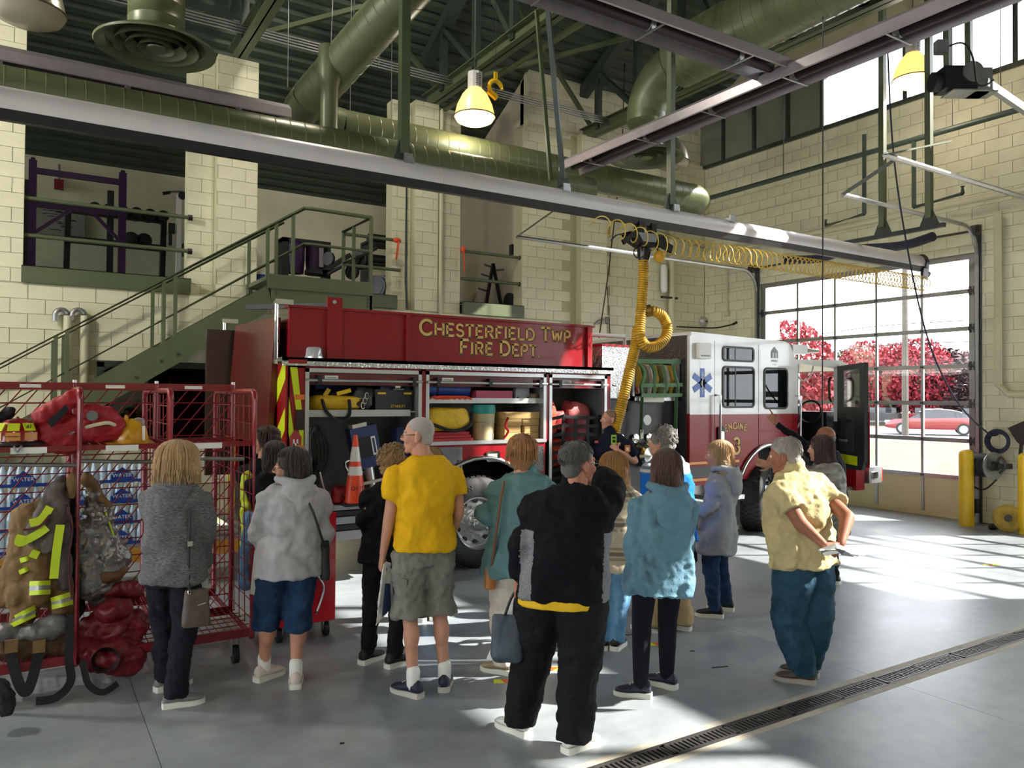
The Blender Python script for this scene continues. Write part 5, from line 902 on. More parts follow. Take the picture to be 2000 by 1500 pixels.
for v in mr.data.vertices: x, y, z = v.co.x+bpos.x, v.co.y+bpos.y, v.co.z+bpos.z; q = Vector((11.32, 7.62, 1.88))+Vector((.35, -.94, 0))*x+Vector((.94, .35, 0))*y+Vector((0, 0, z)); v.co = q-bpos
P('mirror_arm', MB().tube(bez([(11.1, YT, 2.35), (11.25, 7.45, 2.42), (11.36, 7.4, 2.4), (11.36, 7.4, 1.85), (11.2, 7.5, 1.75)], 5), .015, 6), BLACK, 60)
# arch, steps, bumper
arc2 = [(FX+.72*math.cos(a), YT-.015, .5+.78*math.sin(a)) for a in [math.pi*(.02+.96*i/20) for i in range(21)]]
P('front_arch_trim', MB().tube(arc2, .035, 8), CHROME, 50); P('front_well', MB().box((8.6, 8.1, .45), (9.98, 8.15, 1.3)).box((8.6, YT+.06, 1.24), (9.98, 8.15, 1.3)), TBLK); P('step', MB().box((8.0, YT-.1, .54), (8.62, YT+.4, .6)), DIA); P('step_riser', MB().box((8.0, YT+.3, .56), (8.55, YT+.34, .9)), SHELF); P('step_support', MB().box((8.42, YT, .6), (8.5, YT+.3, .95)), REDD)
mf = P('mud_flap', MB().box((8.28, YT-.02, .10), (8.62, YT, .54)), RUBBER); ov = part('oval_badge', MB().lathe([(.001, .003), (.075, .003), (.08, 0)], (8.45, YT-.022, .2), (0, -1, 0), n=24), mat('badge_grey', 'a8aaac', .4), mf, 0); text('lettering', 'Pierce', .05, BLACK, ov, (8.45, YT-.028, .2), (1, 0, 0), (0, 0, 1))
P('front_bumper', MB().box((11.25, YT, .55), (11.55, YF, .82)), STEEL); P('front_step', MB().box((9.95, YT-.05, .5), (11.2, YT+.3, .56)), DIA)
P('bumper_gear_box', MB().box((11.5, YT-.15, .60), (11.85, YT+.5, .86)), STEEL); P('bumper_light', MB().box((11.85, YT-.12, .62), (11.92, YT+.1, .84)), mat('red_lens', 'd42a20', .2)); P('box_latch', MB().prism(rrect(11.58, 11.72, .68, .78, .03, YT-.17), (0, .02, 0)), CHROME); P('bumper_end', MB().box((11.2, YT-.12, .5), (11.42, YT+.1, .88)), RED)
P('roof_light_bar', MB().box((10.0, 7.7, 2.66), (10.35, 9.9, 2.80)).box((10.05, 7.9, 2.56), (10.15, 8.0, 2.68)), SHELF); P('horn', MB().cyl((10.4, 7.8, 2.72), (10.7, 7.75, 2.72), .05, .02), CHROME, 40)
# ---------------- gear on the truck ----------------
def loaf(c, d, m, lab, name, cat, noise=.02, seed=1, parts=None, group=None, n=18):
    random.seed(seed); mb = MB(); mb.ell((0, 0, 0), (.5, .5, .5), n, 10); vs = []
    from mathutils import noise as NZ
    for v in mb.v:
        p = Vector(v); q = Vector([math.copysign(abs(2*t)**.55, t)/2 for t in p]); k = 1+noise*8*NZ.noise(q*3.1+Vector((seed, 0, 0))); vs.append((c[0]+q.x*d[0]*k, c[1]+q.y*d[1]*k, c[2]+d[2]/2+q.z*d[2]*(1+noise*4*NZ.noise(q*4+Vector((0, seed, 0))))))
    mb.v = vs
    t = thing(name, c, lab, cat, group); part('body', mb, m, t, 60); return t
YELB = mat('bag_yellow', 'd6ae1c', .6, var=.12, vs=12, bump=.5, bs=14); BLKC = mat('black_cloth', '17181c', .8, bump=.3, bs=60); ORG = mat('orange_cloth', 'd8441f', .6, bump=.4, bs=20); REDC = mat('red_cloth', '9c1620', .6, var=.1, vs=6, bump=.5, bs=14); BLUC = mat('blue_cloth', '1f3a8a', .5, bump=.5, bs=18)
t = loaf((2.72, 7.85, 1.80), (.62, .35, .17), YELB, 'open yellow tool bag with black straps on the upper rear shelf', 'tool_bag', 'bag', .03, 3)
part('top_gear', MB().ell((2.7, 7.85, 1.97), (.26, .14, .06)).ell((2.9, 7.8, 2.0), (.08, .06, .05)), BLKC, t, 60); part('orange_grip', MB().bar((2.72, 7.7, 1.98), (2.86, 7.68, 2.02), .05, .04).bar((2.6, 7.72, 1.96), (2.64, 7.7, 2.03), .05, .04), YELP, t, 0); part('strap', MB().tube(bez([(2.55, 7.66, 1.92), (2.58, 7.6, 1.8), (2.7, 7.58, 1.70), (2.82, 7.6, 1.76), (2.84, 7.66, 1.92)], 6), .018, 6), BLKC, t); part('blue_case', MB().cbox((2.72, 8.0, 2.03), (.3, .15, .08)), BLUC, t, 0)
t = loaf((3.02, 7.85, 1.80), (.24, .3, .26), mat('grey_cloth', '4a4b50', .7, bump=.4, bs=30), 'crumpled grey and black equipment bag beside the tool box', 'equipment_bag', 'bag', .06, 5)
for k in range(3): part('carabiner', MB().tube([(3.0+.02*k+.02*math.cos(a), 7.68, 1.86+.05*k+.035*math.sin(a)) for a in [2*math.pi*i/12 for i in range(12)]], .006, 5, closed=True), CHROME, t)
t = thing('tool_box', (3.36, 7.85, 1.80), 'black plastic tool box with yellow latches on the upper rear shelf', 'tool box'); BB = mat('box_black', '2a2c30', .5)
part('tub', MB().box((3.14, 7.68, 1.80), (3.57, 7.95, 1.97)), BB, t, 0); part('lid', MB().box((3.13, 7.67, 1.97), (3.58, 7.96, 2.03)), BB, t, 0)
for x in (3.2, 3.5): part('latch', MB().box((x-.04, 7.66, 1.98), (x+.05, 7.67, 2.0)), YELP, t, 0)
text('lettering', 'STANLEY', .042, YELP, t, (3.4, 7.677, 1.85), (1, 0, 0), (0, 0, 1), .001)
t = thing('blue_case', (3.38, 7.85, 2.03), 'dark blue tool case with silver handle on top of the black tool box', 'case'); part('shell', MB().box((3.2, 7.69, 2.03), (3.55, 7.92, 2.13)), mat('case_navy', '1c2748', .4), t, 0); part('handle', MB().tube([(3.28, 7.68, 2.08), (3.33, 7.65, 2.04), (3.45, 7.65, 2.04), (3.5, 7.68, 2.08)], .01, 6), CHROME, t); part('latch', MB().box((3.36, 7.665, 2.05), (3.42, 7.69, 2.11)), CHROME, t, 0)
t = thing('cable_bundle', (2.5, 7.8, 1.0), 'looped bundle of black cables hung inside the rear compartment', 'cables'); mb = MB(); random.seed(4)
for k in range(11): x = 2.42+random.random()*.12; w = .05+random.random()*.05; mb.tube(bez([(x, 7.75, 1.66), (x-w, 7.74, 1.5), (x-w*.4, 7.73, 1.2), (x+.06, 7.72, 1.14), (x+w+.05, 7.74, 1.4), (x+.04, 7.75, 1.66)], 5), .009, 5)
part('loops', mb, BLACK, t); part('tail', MB().tube(bez([(2.55, 7.72, 1.2), (2.6, 7.7, 1.0), (2.66, 7.7, .95), (2.62, 7.7, .88)], 6), .009, 6), WHITE, t); part('tie', MB().cyl((2.52, 7.73, 1.2), (2.55, 7.73, 1.28), .06), BLKC, t)
t = thing('rescue_tool', (3.1, 7.75, .86), 'blue and silver hydraulic rescue tool standing in the rear compartment', 'rescue tool'); NV = mat('tool_navy', '2c3c66', .35); c = Vector((3.05, 7.76, 1.42)); tl = Vector((.30, 0, .95)).normalized(); tx = Vector((.95, 0, -.30)).normalized(); tyv = Vector((0, .07, 0))
tl = Vector((-.2, 0, .98)).normalized(); tx = Vector((.98, 0, .2)).normalized()
part('body', MB().obox(c, tx*.15, tyv, tl*.22), NV, t, 0); part('window', MB().obox(c-tx*.02+Vector((0, -.072, 0)), tx*.075, Vector((0, .004, 0)), tl*.11), BLACK, t, 0); part('battery', MB().obox(c+tl*.23-tx*.03, tx*.08, tyv*.9, tl*.03), mat('tool_pale', 'cfcab8', .4), t, 0); lbx = part('label', MB().obox(c+tx*.085+Vector((0, -.073, 0)), tx*.025, Vector((0, .002, 0)), tl*.1), WHITE, t, 0); part('print', MB().obox(c+tx*.085+Vector((0, -.076, 0)), tx*.012, Vector((0, .001, 0)), tl*.08), NV, lbx, 0)
part('cylinder', MB().cyl(c-tl*.2, c-tl*.52, .06, .05, n=16), ALUB, t); part('jaw', MB().bar(c-tl*.5, c-tl*.62+tx*.1, .04, .06).bar(c-tl*.5, c-tl*.62-tx*.1, .04, .06), RED, t, 0); part('side_handle', MB().tube(bez([c-tl*.1-tx*.14, c-tl*.12-tx*.24, c-tl*.24-tx*.2, c-tl*.26-tx*.06], 6), .016, 7), CHROME, t)
t = thing('rescue_tool', (3.5, 7.8, .86), 'dark blue rescue tool half hidden behind the yellow shirt wearer', 'rescue tool'); part('body', MB().obox((3.5, 7.85, 1.42), (.07, 0, 0), (0, .08, 0), (0, 0, .2)), NV, t, 0); part('base', MB().cyl((3.5, 7.85, .86), (3.5, 7.85, 1.22), .05), ALUB, t); solo('support_strut', MB().bar((2.95, 7.72, 1.02), (3.3, 7.7, 1.08), .03, .03).bar((3.2, 7.74, .98), (3.32, 7.7, 1.1), .03, .03), mat('strut_pale', 'c9c6ba', .5), 'pale support strut lying beside the rescue tool', 'strut')
t = loaf((2.74, 7.6, .85), (.2, .16, .19), REDC, 'small red gear pouch on the tailboard beside the cone', 'gear_pouch', 'pouch', .05, 9); part('zip', MB().tube(bez([(2.68, 7.54, 1.02), (2.72, 7.51, .96), (2.76, 7.515, .9)], 5), .006, 5), BLACK, t)
cc = Vector((2.86, 7.52, .85)); t = thing('traffic_cone', cc, 'orange traffic cone with two white reflective collars', 'cone'); CO = mat('cone_orange', 'e8481c', .45); CW = mat('cone_white', 'dedbd4', .4)
def cr(z): return .118-.098*z/.71
for n_, z0, z1, m in (('lower_body', .02, .30, CO), ('collar', .30, .39, CW), ('band', .39, .44, CO), ('collar', .44, .59, CW), ('tip', .59, .69, CO)): part(n_, MB().lathe([(cr(z0), z0), (cr(z1), z1)]+([(cr(z1)*.9, z1+.02), (.001, z1+.02)] if n_ == 'tip' else []), cc, n=24), m, t, 50)
part('foot', MB().box((cc.x-.15, cc.y-.15, .85), (cc.x+.15, cc.y+.15, .875)), BLACK, t, 0)
for k, ch in enumerate('CH FD'):
    if ch != ' ': a = math.radians(-125+k*19); text('letter', ch, .06, BLACK, t, (cc.x+cr(.16)*1.02*math.cos(a), cc.y+cr(.16)*1.02*math.sin(a), cc.z+.17), (-math.sin(a), math.cos(a), 0), (0, 0, 1), .0005)
# second compartment
t = thing('blue_tarp_roll', (4.02, 7.75, 1.98), 'rolled blue vinyl bundle on the middle shelf', 'roll'); part('roll', MB().cyl((3.73, 7.72, 2.05), (4.3, 7.78, 2.04), .085, n=16), BLUC, t); part('strap', MB().cyl((3.85, 7.735, 2.05), (3.88, 7.735, 2.05), .088, n=16), BLKC, t)
t = thing('rope_pile', (3.95, 7.68, 1.915), 'orange rope and webbing lying under the blue roll', 'rope'); mb = MB(); random.seed(8)
for k in range(7): mb.tube(bez([(3.74+.04*k, 7.62+.02*random.random(), 1.93), (3.8+.06*k, 7.6, 1.96), (3.86+.07*k, 7.63, 1.93), (3.9+.06*k, 7.66, 1.95)], 5), .012, 6)
part('coils', mb, ORG, t)
solo('pink_case', MB().box((4.36, 7.66, 1.915), (4.85, 7.95, 2.03)), mat('case_pink', 'b0475a', .5, var=.1), 'flat dusty pink case on the middle shelf', 'case', None, 0)
t = thing('wheel_block', (5.0, 7.7, 1.915), 'grey plastic wheel block with bolt holes on the middle shelf', 'block'); part('plate', MB().prism([(4.9, 7.68, 1.915), (4.92, 7.68, 2.12), (5.1, 7.68, 2.11), (5.11, 7.68, 1.915)], (0, .06, 0)), mat('block_grey', '8e8f94', .4), t, 0)
for x, z in ((4.94, 2.09), (5.07, 2.09), (4.94, 1.95), (5.08, 1.95)): part('hole', MB().cyl((x, 7.675, z), (x, 7.682, z), .014, n=10), BLACK, t, 0)
loaf((5.17, 7.7, 1.915), (.14, .12, .09), mat('rag_beige', '8f7a5c', .8), 'beige rag bundle at the end of the middle shelf', 'rag', 'rag', .08, 12)
t = loaf((3.98, 7.72, 1.565), (.62, .32, .27), YELB, 'plump yellow vinyl gear bag in the middle compartment', 'vinyl_bag', 'bag', .04, 14); part('strap', MB().tube(bez([(3.75, 7.57, 1.66), (4.0, 7.54, 1.58), (4.22, 7.56, 1.64), (4.29, 7.62, 1.78)], 6), .022, 6), BLKC, t)
for k in range(3): solo('red_blanket', MB().box((3.72, 7.58+.01*k, 1.465+.034*k), (4.28-.02*k, 7.95, 1.495+.034*k)), mat('blanket_red', 'b3202c', .6, var=.1), ('bottom', 'middle', 'top')[k]+' red folded tarp of the stack under the yellow vinyl bag', 'tarp', 'folded red tarps', 0)
t = thing('absorbent_bucket', (4.5, 7.72, 1.465), 'cream bucket wrapped in teal tape in the middle compartment', 'bucket'); part('bucket', MB().lathe([(.12, 0), (.135, .3)], (4.5, 7.74, 1.465), n=20, caps=True), mat('bucket_cream', 'b9ab84', .5, var=.15, vs=7), t); part('lid', MB().lathe([(.14, .3), (.145, .32), (.14, .40), (.1, .41), (.001, .41)], (4.5, 7.74, 1.465), n=20), mat('lid_teal', '1f8a86', .5), t); part('wire', MB().tube([(4.5+.139*math.cos(a), 7.74+.139*math.sin(a), 1.465+.2) for a in [math.pi*(1+i/10) for i in range(11)]], .004, 5), STEEL, t)
WD = mat('cribbing_wood', 'c9a86c', .7, col2='b08d52', vs=6, stretch=(2, 2, 14)); random.seed(21)
k = 0
for row, z in enumerate((1.465, 1.545, 1.625, 1.705)):
    cols = ((4.72, 4.95), (4.97, 5.2)) if row < 3 else ((4.70, 5.2),)
    for ci, (x0, x1) in enumerate(cols):
        nm = ('bottom row', 'second row', 'third row', 'top')[row]+(' of the wood stack, '+('nearer the bucket' if ci == 0 else 'nearer the strap net') if row < 3 else ' plank of the wood stack')
        solo('cribbing_block', MB().box((x0+random.uniform(0, .04), 7.6+random.uniform(0, .04), z), (x1, 7.95, z+.076)), WD, 'pale timber cribbing block, '+nm, 'timber block', 'cribbing blocks', 0)
solo('red_wedge_strap', MB().tube(bez([(4.74, 7.58, 1.72), (4.7, 7.57, 1.62), (4.74, 7.57, 1.56), (4.69, 7.58, 1.48)], 5), .014, 6), RED, 'red strap hanging down the side of the wood stack', 'strap')
# third compartment
t = thing('cargo_net', (5.75, 7.62, .9), 'black webbing cargo net across the third compartment', 'net')
for k in range(5): part('vertical_strap', MB().box((5.34+.19*k, 7.60, .78), (5.385+.19*k, 7.606, 1.74)), BLKC, t, 0)
for k in range(9): part('horizontal_strap', MB().bar((5.33, 7.597, .85+.105*k), (5.52, 7.60, .88+.105*k), .004, .04).bar((5.52, 7.597, .88+.105*k), (5.58, 7.597, .9+.105*k), .004, .04).bar((5.58, 7.597, .88+.105*k), (6.15, 7.597, .86+.105*k), .004, .04), BLKC, t, 0)
for k, (x, z, d, m, nm) in enumerate(((5.44, 1.5, (.2, .16, .42), ORG, 'bright orange strap bag poking up'), (5.55, 1.1, (.22, .2, .35), ORG, 'orange rope bag low'), (5.85, 1.35, (.34, .2, .55), mat('salmon_bag', 'a8484a', .6, bump=.4, bs=20), 'salmon red folded bag'), (5.6, 1.55, (.2, .15, .24), REDC, 'red pouch'), (5.95, .85, (.3, .2, .4), BLKC, 'black bag low'))): loaf((x, 7.78, z), d, m, nm+' behind the cargo net', 'rescue_bag', 'bag', .05, 30+k, group='bags behind the cargo net')
# crosslay hose and webbing
t = thing('crosslay_hose', (7.18, 7.86, 1.98), 'folded fire hose bed held by green webbing straps', 'hose'); HG = mat('webbing_green', '4f7a52', .6); HYs = [mat('hose_jacket_yellow', 'b8942a', .7), mat('hose_jacket_white', 'b8b4aa', .7), mat('hose_jacket_olive', '6b6a3a', .7)]
for k in range(7):
    x = 6.84+.1*k; part('fold', MB().tube([(x, 7.98, 2.02+.02*k), (x+.02, 7.74, 2.05), (x+.02, 7.70, 2.2), (x+.02, 7.74, 2.36), (x, 7.98, 2.38)], .048, 8), HYs[(k*2) % 3], t)
for k in range(4): part('strap', MB().tube(bez([(6.82+.22*k, 7.72, 2.46), (6.9+.18*k, 7.635, 2.3), (6.84+.22*k, 7.63, 2.1), (6.9+.2*k, 7.66, 1.97)], 6), .024, 4), HG, t)
part('cross_strap', MB().bar((6.82, 7.625, 2.12), (7.58, 7.625, 2.14), .01, .05).bar((6.8, 7.66, 2.44), (7.58, 7.66, 2.46), .01, .06).bar((6.84, 7.63, 1.99), (7.58, 7.63, 2.0), .01, .05), HG, t, 0)
for x in (6.88, 7.5): part('tail_strap', MB().bar((x, 7.66, 2.0), (x-.02, 7.66, 1.5), .06, .006), HG, t, 0); part('buckle', MB().cbox((x-.02, 7.65, 1.48), (.05, .02, .12)), CHROME, t, 0)
# ---------------- people: builders ----------------
def _tex(sz):
    k = 'clouds%.3f' % sz
    if k not in bpy.data.textures: t = bpy.data.textures.new(k, 'CLOUDS'); t.noise_scale = sz; t.noise_depth = 2
    return bpy.data.textures[k]
def _fold(sz):
    k = 'folds%.3f' % sz
    if k not in bpy.data.textures: t = bpy.data.textures.new(k, 'MARBLE'); t.noise_scale = sz; t.turbulence = 9; t.noise_depth = 2; t.marble_type = 'SOFT'
    return bpy.data.textures[k]
def remesh(mb, voxel, sm=3, disp=()):
    me = bpy.data.meshes.new('tmp'); me.from_pydata(mb.v, [], mb.f); bm = bmesh.new(); bm.from_mesh(me); bmesh.ops.recalc_face_normals(bm, faces=bm.faces); bm.to_mesh(me); bm.free()
    o = bpy.data.objects.new('tmp', me); TS.collection.objects.link(o); r = o.modifiers.new('r', 'REMESH'); r.mode = 'VOXEL'; r.voxel_size = voxel
    if sm: s = o.modifiers.new('s', 'SMOOTH'); s.factor = .5; s.iterations = sm
    for sz, st in disp: d = o.modifiers.new('d', 'DISPLACE'); d.texture = _tex(sz) if sz > 0 else _fold(-sz); d.strength = st; d.mid_level = .5; d.texture_coords = 'LOCAL'
    TS.view_layers[0].update(); dg = TS.view_layers[0].depsgraph; e = bpy.data.meshes.new_from_object(o.evaluated_get(dg)); bpy.data.objects.remove(o); bpy.data.meshes.remove(me)
    n = len(e.vertices); co = np.empty(n*3); e.vertices.foreach_get('co', co); f = [tuple(p.vertices) for p in e.polygons]; bpy.data.meshes.remove(e)
    out = MB(); out.v = [tuple(p) for p in co.reshape(-1, 3)]; out.f = f; out.mi = [0]*len(f); return out
def capsule(mb, p, q, r, r2=None, n=12):
    p, q = Vector(p), Vector(q); r2 = r if r2 is None else r2; a, b, d = frame(q-p); R = []
    for c, rr, sg, L in ((p, r, -1, (80, 55, 30, 0)), (q, r2, 1, (0, 30, 55, 80))):
        for t in L: t = math.radians(t); R.append([c+d*sg*rr*math.sin(t)+(a*math.cos(2*math.pi*i/n)+b*math.sin(2*math.pi*i/n))*rr*math.cos(t) for i in range(n)])
    return mb.rings(R)
def loft(mb, L, n=22, e=.85):    # L: (center, side, depthdir, w, d)
    R = []
    for c, s, f, w, d in L:
        R.append([c+s*w*math.copysign(abs(math.cos(2*math.pi*i/n))**e, math.cos(2*math.pi*i/n))+f*d*math.copysign(abs(math.sin(2*math.pi*i/n))**e, math.sin(2*math.pi*i/n)) for i in range(n)])
    return mb.rings(R)
def xform(mb, M):
    if not mb.v: return mb
    o = MB(); A = np.array(mb.v); M = np.array(M); A = A@M[:3, :3].T+M[:3, 3]; o.v = [tuple(p) for p in A]; o.f = [tuple(reversed(f)) for f in mb.f] if np.linalg.det(M[:3, :3]) < 0 else list(mb.f); o.mi = list(mb.mi); return o
def join(*ms):
    o = MB()
    for m in ms: k = len(o.v); o.v += m.v; o.f += [tuple(i+k for i in f) for f in m.f]; o.mi += m.mi
    return o
def _head():
    m = MB(); m.ell((0, -.012, .033), (.076, .096, .085), 20, 14); m.ell((0, .028, -.022), (.063, .064, .088), 18, 12); m.ell((0, .034, -.076), (.049, .05, .04), 16, 10); m.ell((0, .068, -.099), (.022, .018, .018))
    capsule(m, (0, .09, .014), (0, .107, -.02), .008, .0125); m.ell((.013, .097, -.027), (.009, .011, .008)); m.ell((-.013, .097, -.027), (.009, .011, .008))
    capsule(m, (-.036, .074, .028), (.036, .074, .028), .013); m.ell((.043, .058, -.026), (.023, .026, .026)); m.ell((-.043, .058, -.026), (.023, .026, .026))
    capsule(m, (-.018, .083, -.054), (.018, .083, -.054), .0075); capsule(m, (-.015, .08, -.068), (.015, .08, -.068), .009)
    for s in (-1, 1):
        m.ell((s*.079, -.014, -.004), (.012, .02, .033), 12, 10, Matrix.Rotation(s*-.25, 3, 'Z')); m.ell((s*.077, -.006, -.03), (.01, .013, .016))
    capsule(m, (0, -.02, -.06), (0, -.036, -.15), .056, .058); return remesh(m, .0052, 2)
HEAD = _head()
def _hand(pose):
    # wrist at origin, fingers along +y, thumb on +x, back of hand +z
    m = MB(); X, Yv, Zv = Vector((1, 0, 0)), Vector((0, 1, 0)), Vector((0, 0, 1))
    loft(m, [(Vector((0, y, 0)), X, Zv, w, d) for y, w, d in ((-.02, .026, .021), (.01, .03, .02), (.05, .04, .017), (.085, .042, .014), (.095, .038, .011))], 14, .9)
    cl = {'relax': (18, 28, 22), 'grip': (62, 78, 55), 'point': (70, 85, 60), 'flat': (6, 8, 6)}[pose]
    for k, (x, L) in enumerate(((.031, .07), (.011, .078), (-.011, .072), (-.031, .058))):
        c = (4, 6, 4) if pose == 'point' and k == 0 else cl
        p = Vector((x, .088, 0)); a = 0
        for seg, fr in enumerate((.45, .31, .24)):
            a += math.radians(c[seg]*(1+.06*k)); d = Vector((x*.6*(.3 if pose != 'flat' else 1), math.cos(a), -math.sin(a))).normalized(); q = p+d*L*fr*1.15; capsule(m, p, q, .0096-.0009*seg, .0088-.001*seg, 8); p = q
    p = Vector((.03, .018, -.006)); dirs = ((.75, .62, -.25), (.45, .8, -.4), (.15, .85, -.5)) if pose in ('relax', 'flat') else ((.6, .6, -.55), (.0, .75, -.66), (-.5, .55, -.6))
    for seg, (d, L) in enumerate(zip(dirs, (.04, .034, .026))): q = p+Vector(d).normalized()*L; capsule(m, p, q, .0125-.0012*seg, .0112-.0012*seg, 8); p = q
    return remesh(m, .0042, 2)
HANDS = {k: _hand(k) for k in ('relax', 'grip', 'point')}
def mat4(o, x, y, z, s=1): return Matrix(((x.x*s, y.x*s, z.x*s, o.x), (x.y*s, y.y*s, z.y*s, o.y), (x.z*s, y.z*s, z.z*s, o.z), (0, 0, 0, 1)))
SKIN = {'a': mat('skin_fair', 'bd8b75', .6, var=.06, vs=20, spec=.3), 'b': mat('skin_rosy', 'ad745f', .6, var=.08, vs=20, spec=.3), 'c': mat('skin_tan', '93604a', .6, var=.08, vs=20, spec=.3)}
EYEW, EYED = mat('eye_white', 'd8d2cc', .3), mat('eye_dark', '1d1512', .2)
def hairmat(n, c1, c2, st=(22, 22, 2.2)): return mat('hair_'+n, c1, .5, col2=c2, vs=9, stretch=st, bump=.55, bs=14, sheen=.2)
SPEC = {'shirt': None}
def ang(f, r, deg): a = math.radians(deg); return f*math.cos(a)+r*math.sin(a)
def shoe(root, heel, deg, f, r, m, msole, L=.27, W=.047, boot=0):
    d = ang(f, r, deg); s = Vector((d.y, -d.x, 0)); heel = Vector((heel.x, heel.y, 0)); up = MB(); R = []
    for t, w, h, zb in ((0, .5, .075, .03), (.05, .76, .105, .028), (.2, .84, .118, .026), (.36, .86, .108, .026), (.55, .97, .08, .026), (.75, 1.0, .064, .024), (.9, .84, .054, .026), (1.0, .42, .04, .03)):
        ring = []
        for i in range(14):
            a = 2*math.pi*i/14; ca, sa = math.cos(a), math.sin(a); ring.append(heel+d*(L*t)+s*(W*w*math.copysign(abs(ca)**.7, ca)*(1 if sa < .2 else 1-.45*sa))+Vector((0, 0, zb+(h-zb)*.5*(1+sa))))
        R.append(ring)
    up.rings(R)
    if boot: capsule(up, heel+d*.07+Vector((0, 0, .08)), heel+d*.06+Vector((0, 0, .2)), .055, .055)
    so_ = MB(); R = []
    for t, w in ((-.03, .45), (.0, .78), (.12, .92), (.35, .88), (.6, 1.06), (.8, 1.08), (.95, .8), (1.04, .35)): c = heel+d*(L*t); z1 = .036 if t < .5 else .03; R.append([c-s*W*w, c+s*W*w, c+s*W*w*.97+Vector((0, 0, z1)), c-s*W*w*.97+Vector((0, 0, z1))])
    so_.rings(R); u = part('shoe', up, m, root, 80); part('sole', so_, msole, u, 40)
    la = MB()
    if not boot:
        for k in range(4): t = .34+.08*k; c = heel+d*(L*t)+Vector((0, 0, 0.112-.011*k)); la.bar(c-s*.02, c+s*.02, .008, .006)
        part('laces', la, msole, u, 0)
    return heel+d*.07+Vector((0, 0, .1))
def strands(kind, seed):
    rnd = random.Random(seed); m = MB(); n = {'short': 420, 'buzz': 0, 'bald': 0, 'curly': 260, 'crop': 340, 'bob': 300, 'lob': 320, 'long': 340}[kind]
    rx, ry, rz = {'short': (.083, .099, .089), 'curly': (.098, .11, .1)}.get(kind, (.093, .107, .096)); lo = {'bob': -.13, 'lob': -.22, 'long': -.42, 'crop': -.075}.get(kind, 0)
    for i in range(n):
        a = rnd.uniform(0, 2*math.pi); front = abs((a-math.pi/2+math.pi) % (2*math.pi)-math.pi) < math.radians(62); pts = []; j = rnd.uniform(-.004, .007)
        def sp_(p, o=0): return Vector((math.cos(a)*math.sin(p)*(rx+j+o), -.024+math.sin(a)*math.sin(p)*(ry+j+o), .043+math.cos(p)*(rz+j+o)))
        if kind in ('short', 'curly', 'crop') and not (kind == 'crop' and i % 2):
            p0 = math.acos(rnd.uniform(-.35 if not front else .42, 1)); dp = .3 if kind != 'curly' else .22; pts = [sp_(p0, -.003), sp_(p0+dp*.5, .003), sp_(p0+dp, .004 if kind == 'short' else .014)]
            if kind == 'curly': pts = [sp_(p0, -.004), sp_(p0+.06, .012), sp_(p0+.14, .016), sp_(p0+.18, .006), sp_(p0+.13, .002)]
        else:
            p1 = math.radians(rnd.uniform(60, 75)) if front else math.pi/2; p0 = rnd.uniform(.1, .7); pts = [sp_(p0+(p1-p0)*q/4, .001) for q in range(5)]
            if not front:
                z1 = lo*(rnd.uniform(.8, 1.06) if kind != 'crop' else rnd.uniform(.2, 1.15)); e = pts[-1]; k = 1+rnd.uniform(.02, .14)
                for q in (.35, .7, 1): pts.append(Vector((e.x*(1+(k-1)*q), (e.y+.03)*(1-.12*q)-.03-.02*q, e.z+(z1-e.z)*q))+Vector((rnd.uniform(-1, 1)*.006, rnd.uniform(-1, 1)*.006, 0)))
        r0 = .0042 if kind != 'short' else .003; m.tube(pts, [r0*(1-.75*(q/(len(pts)-1))**2) for q in range(len(pts))], 4)
    return m
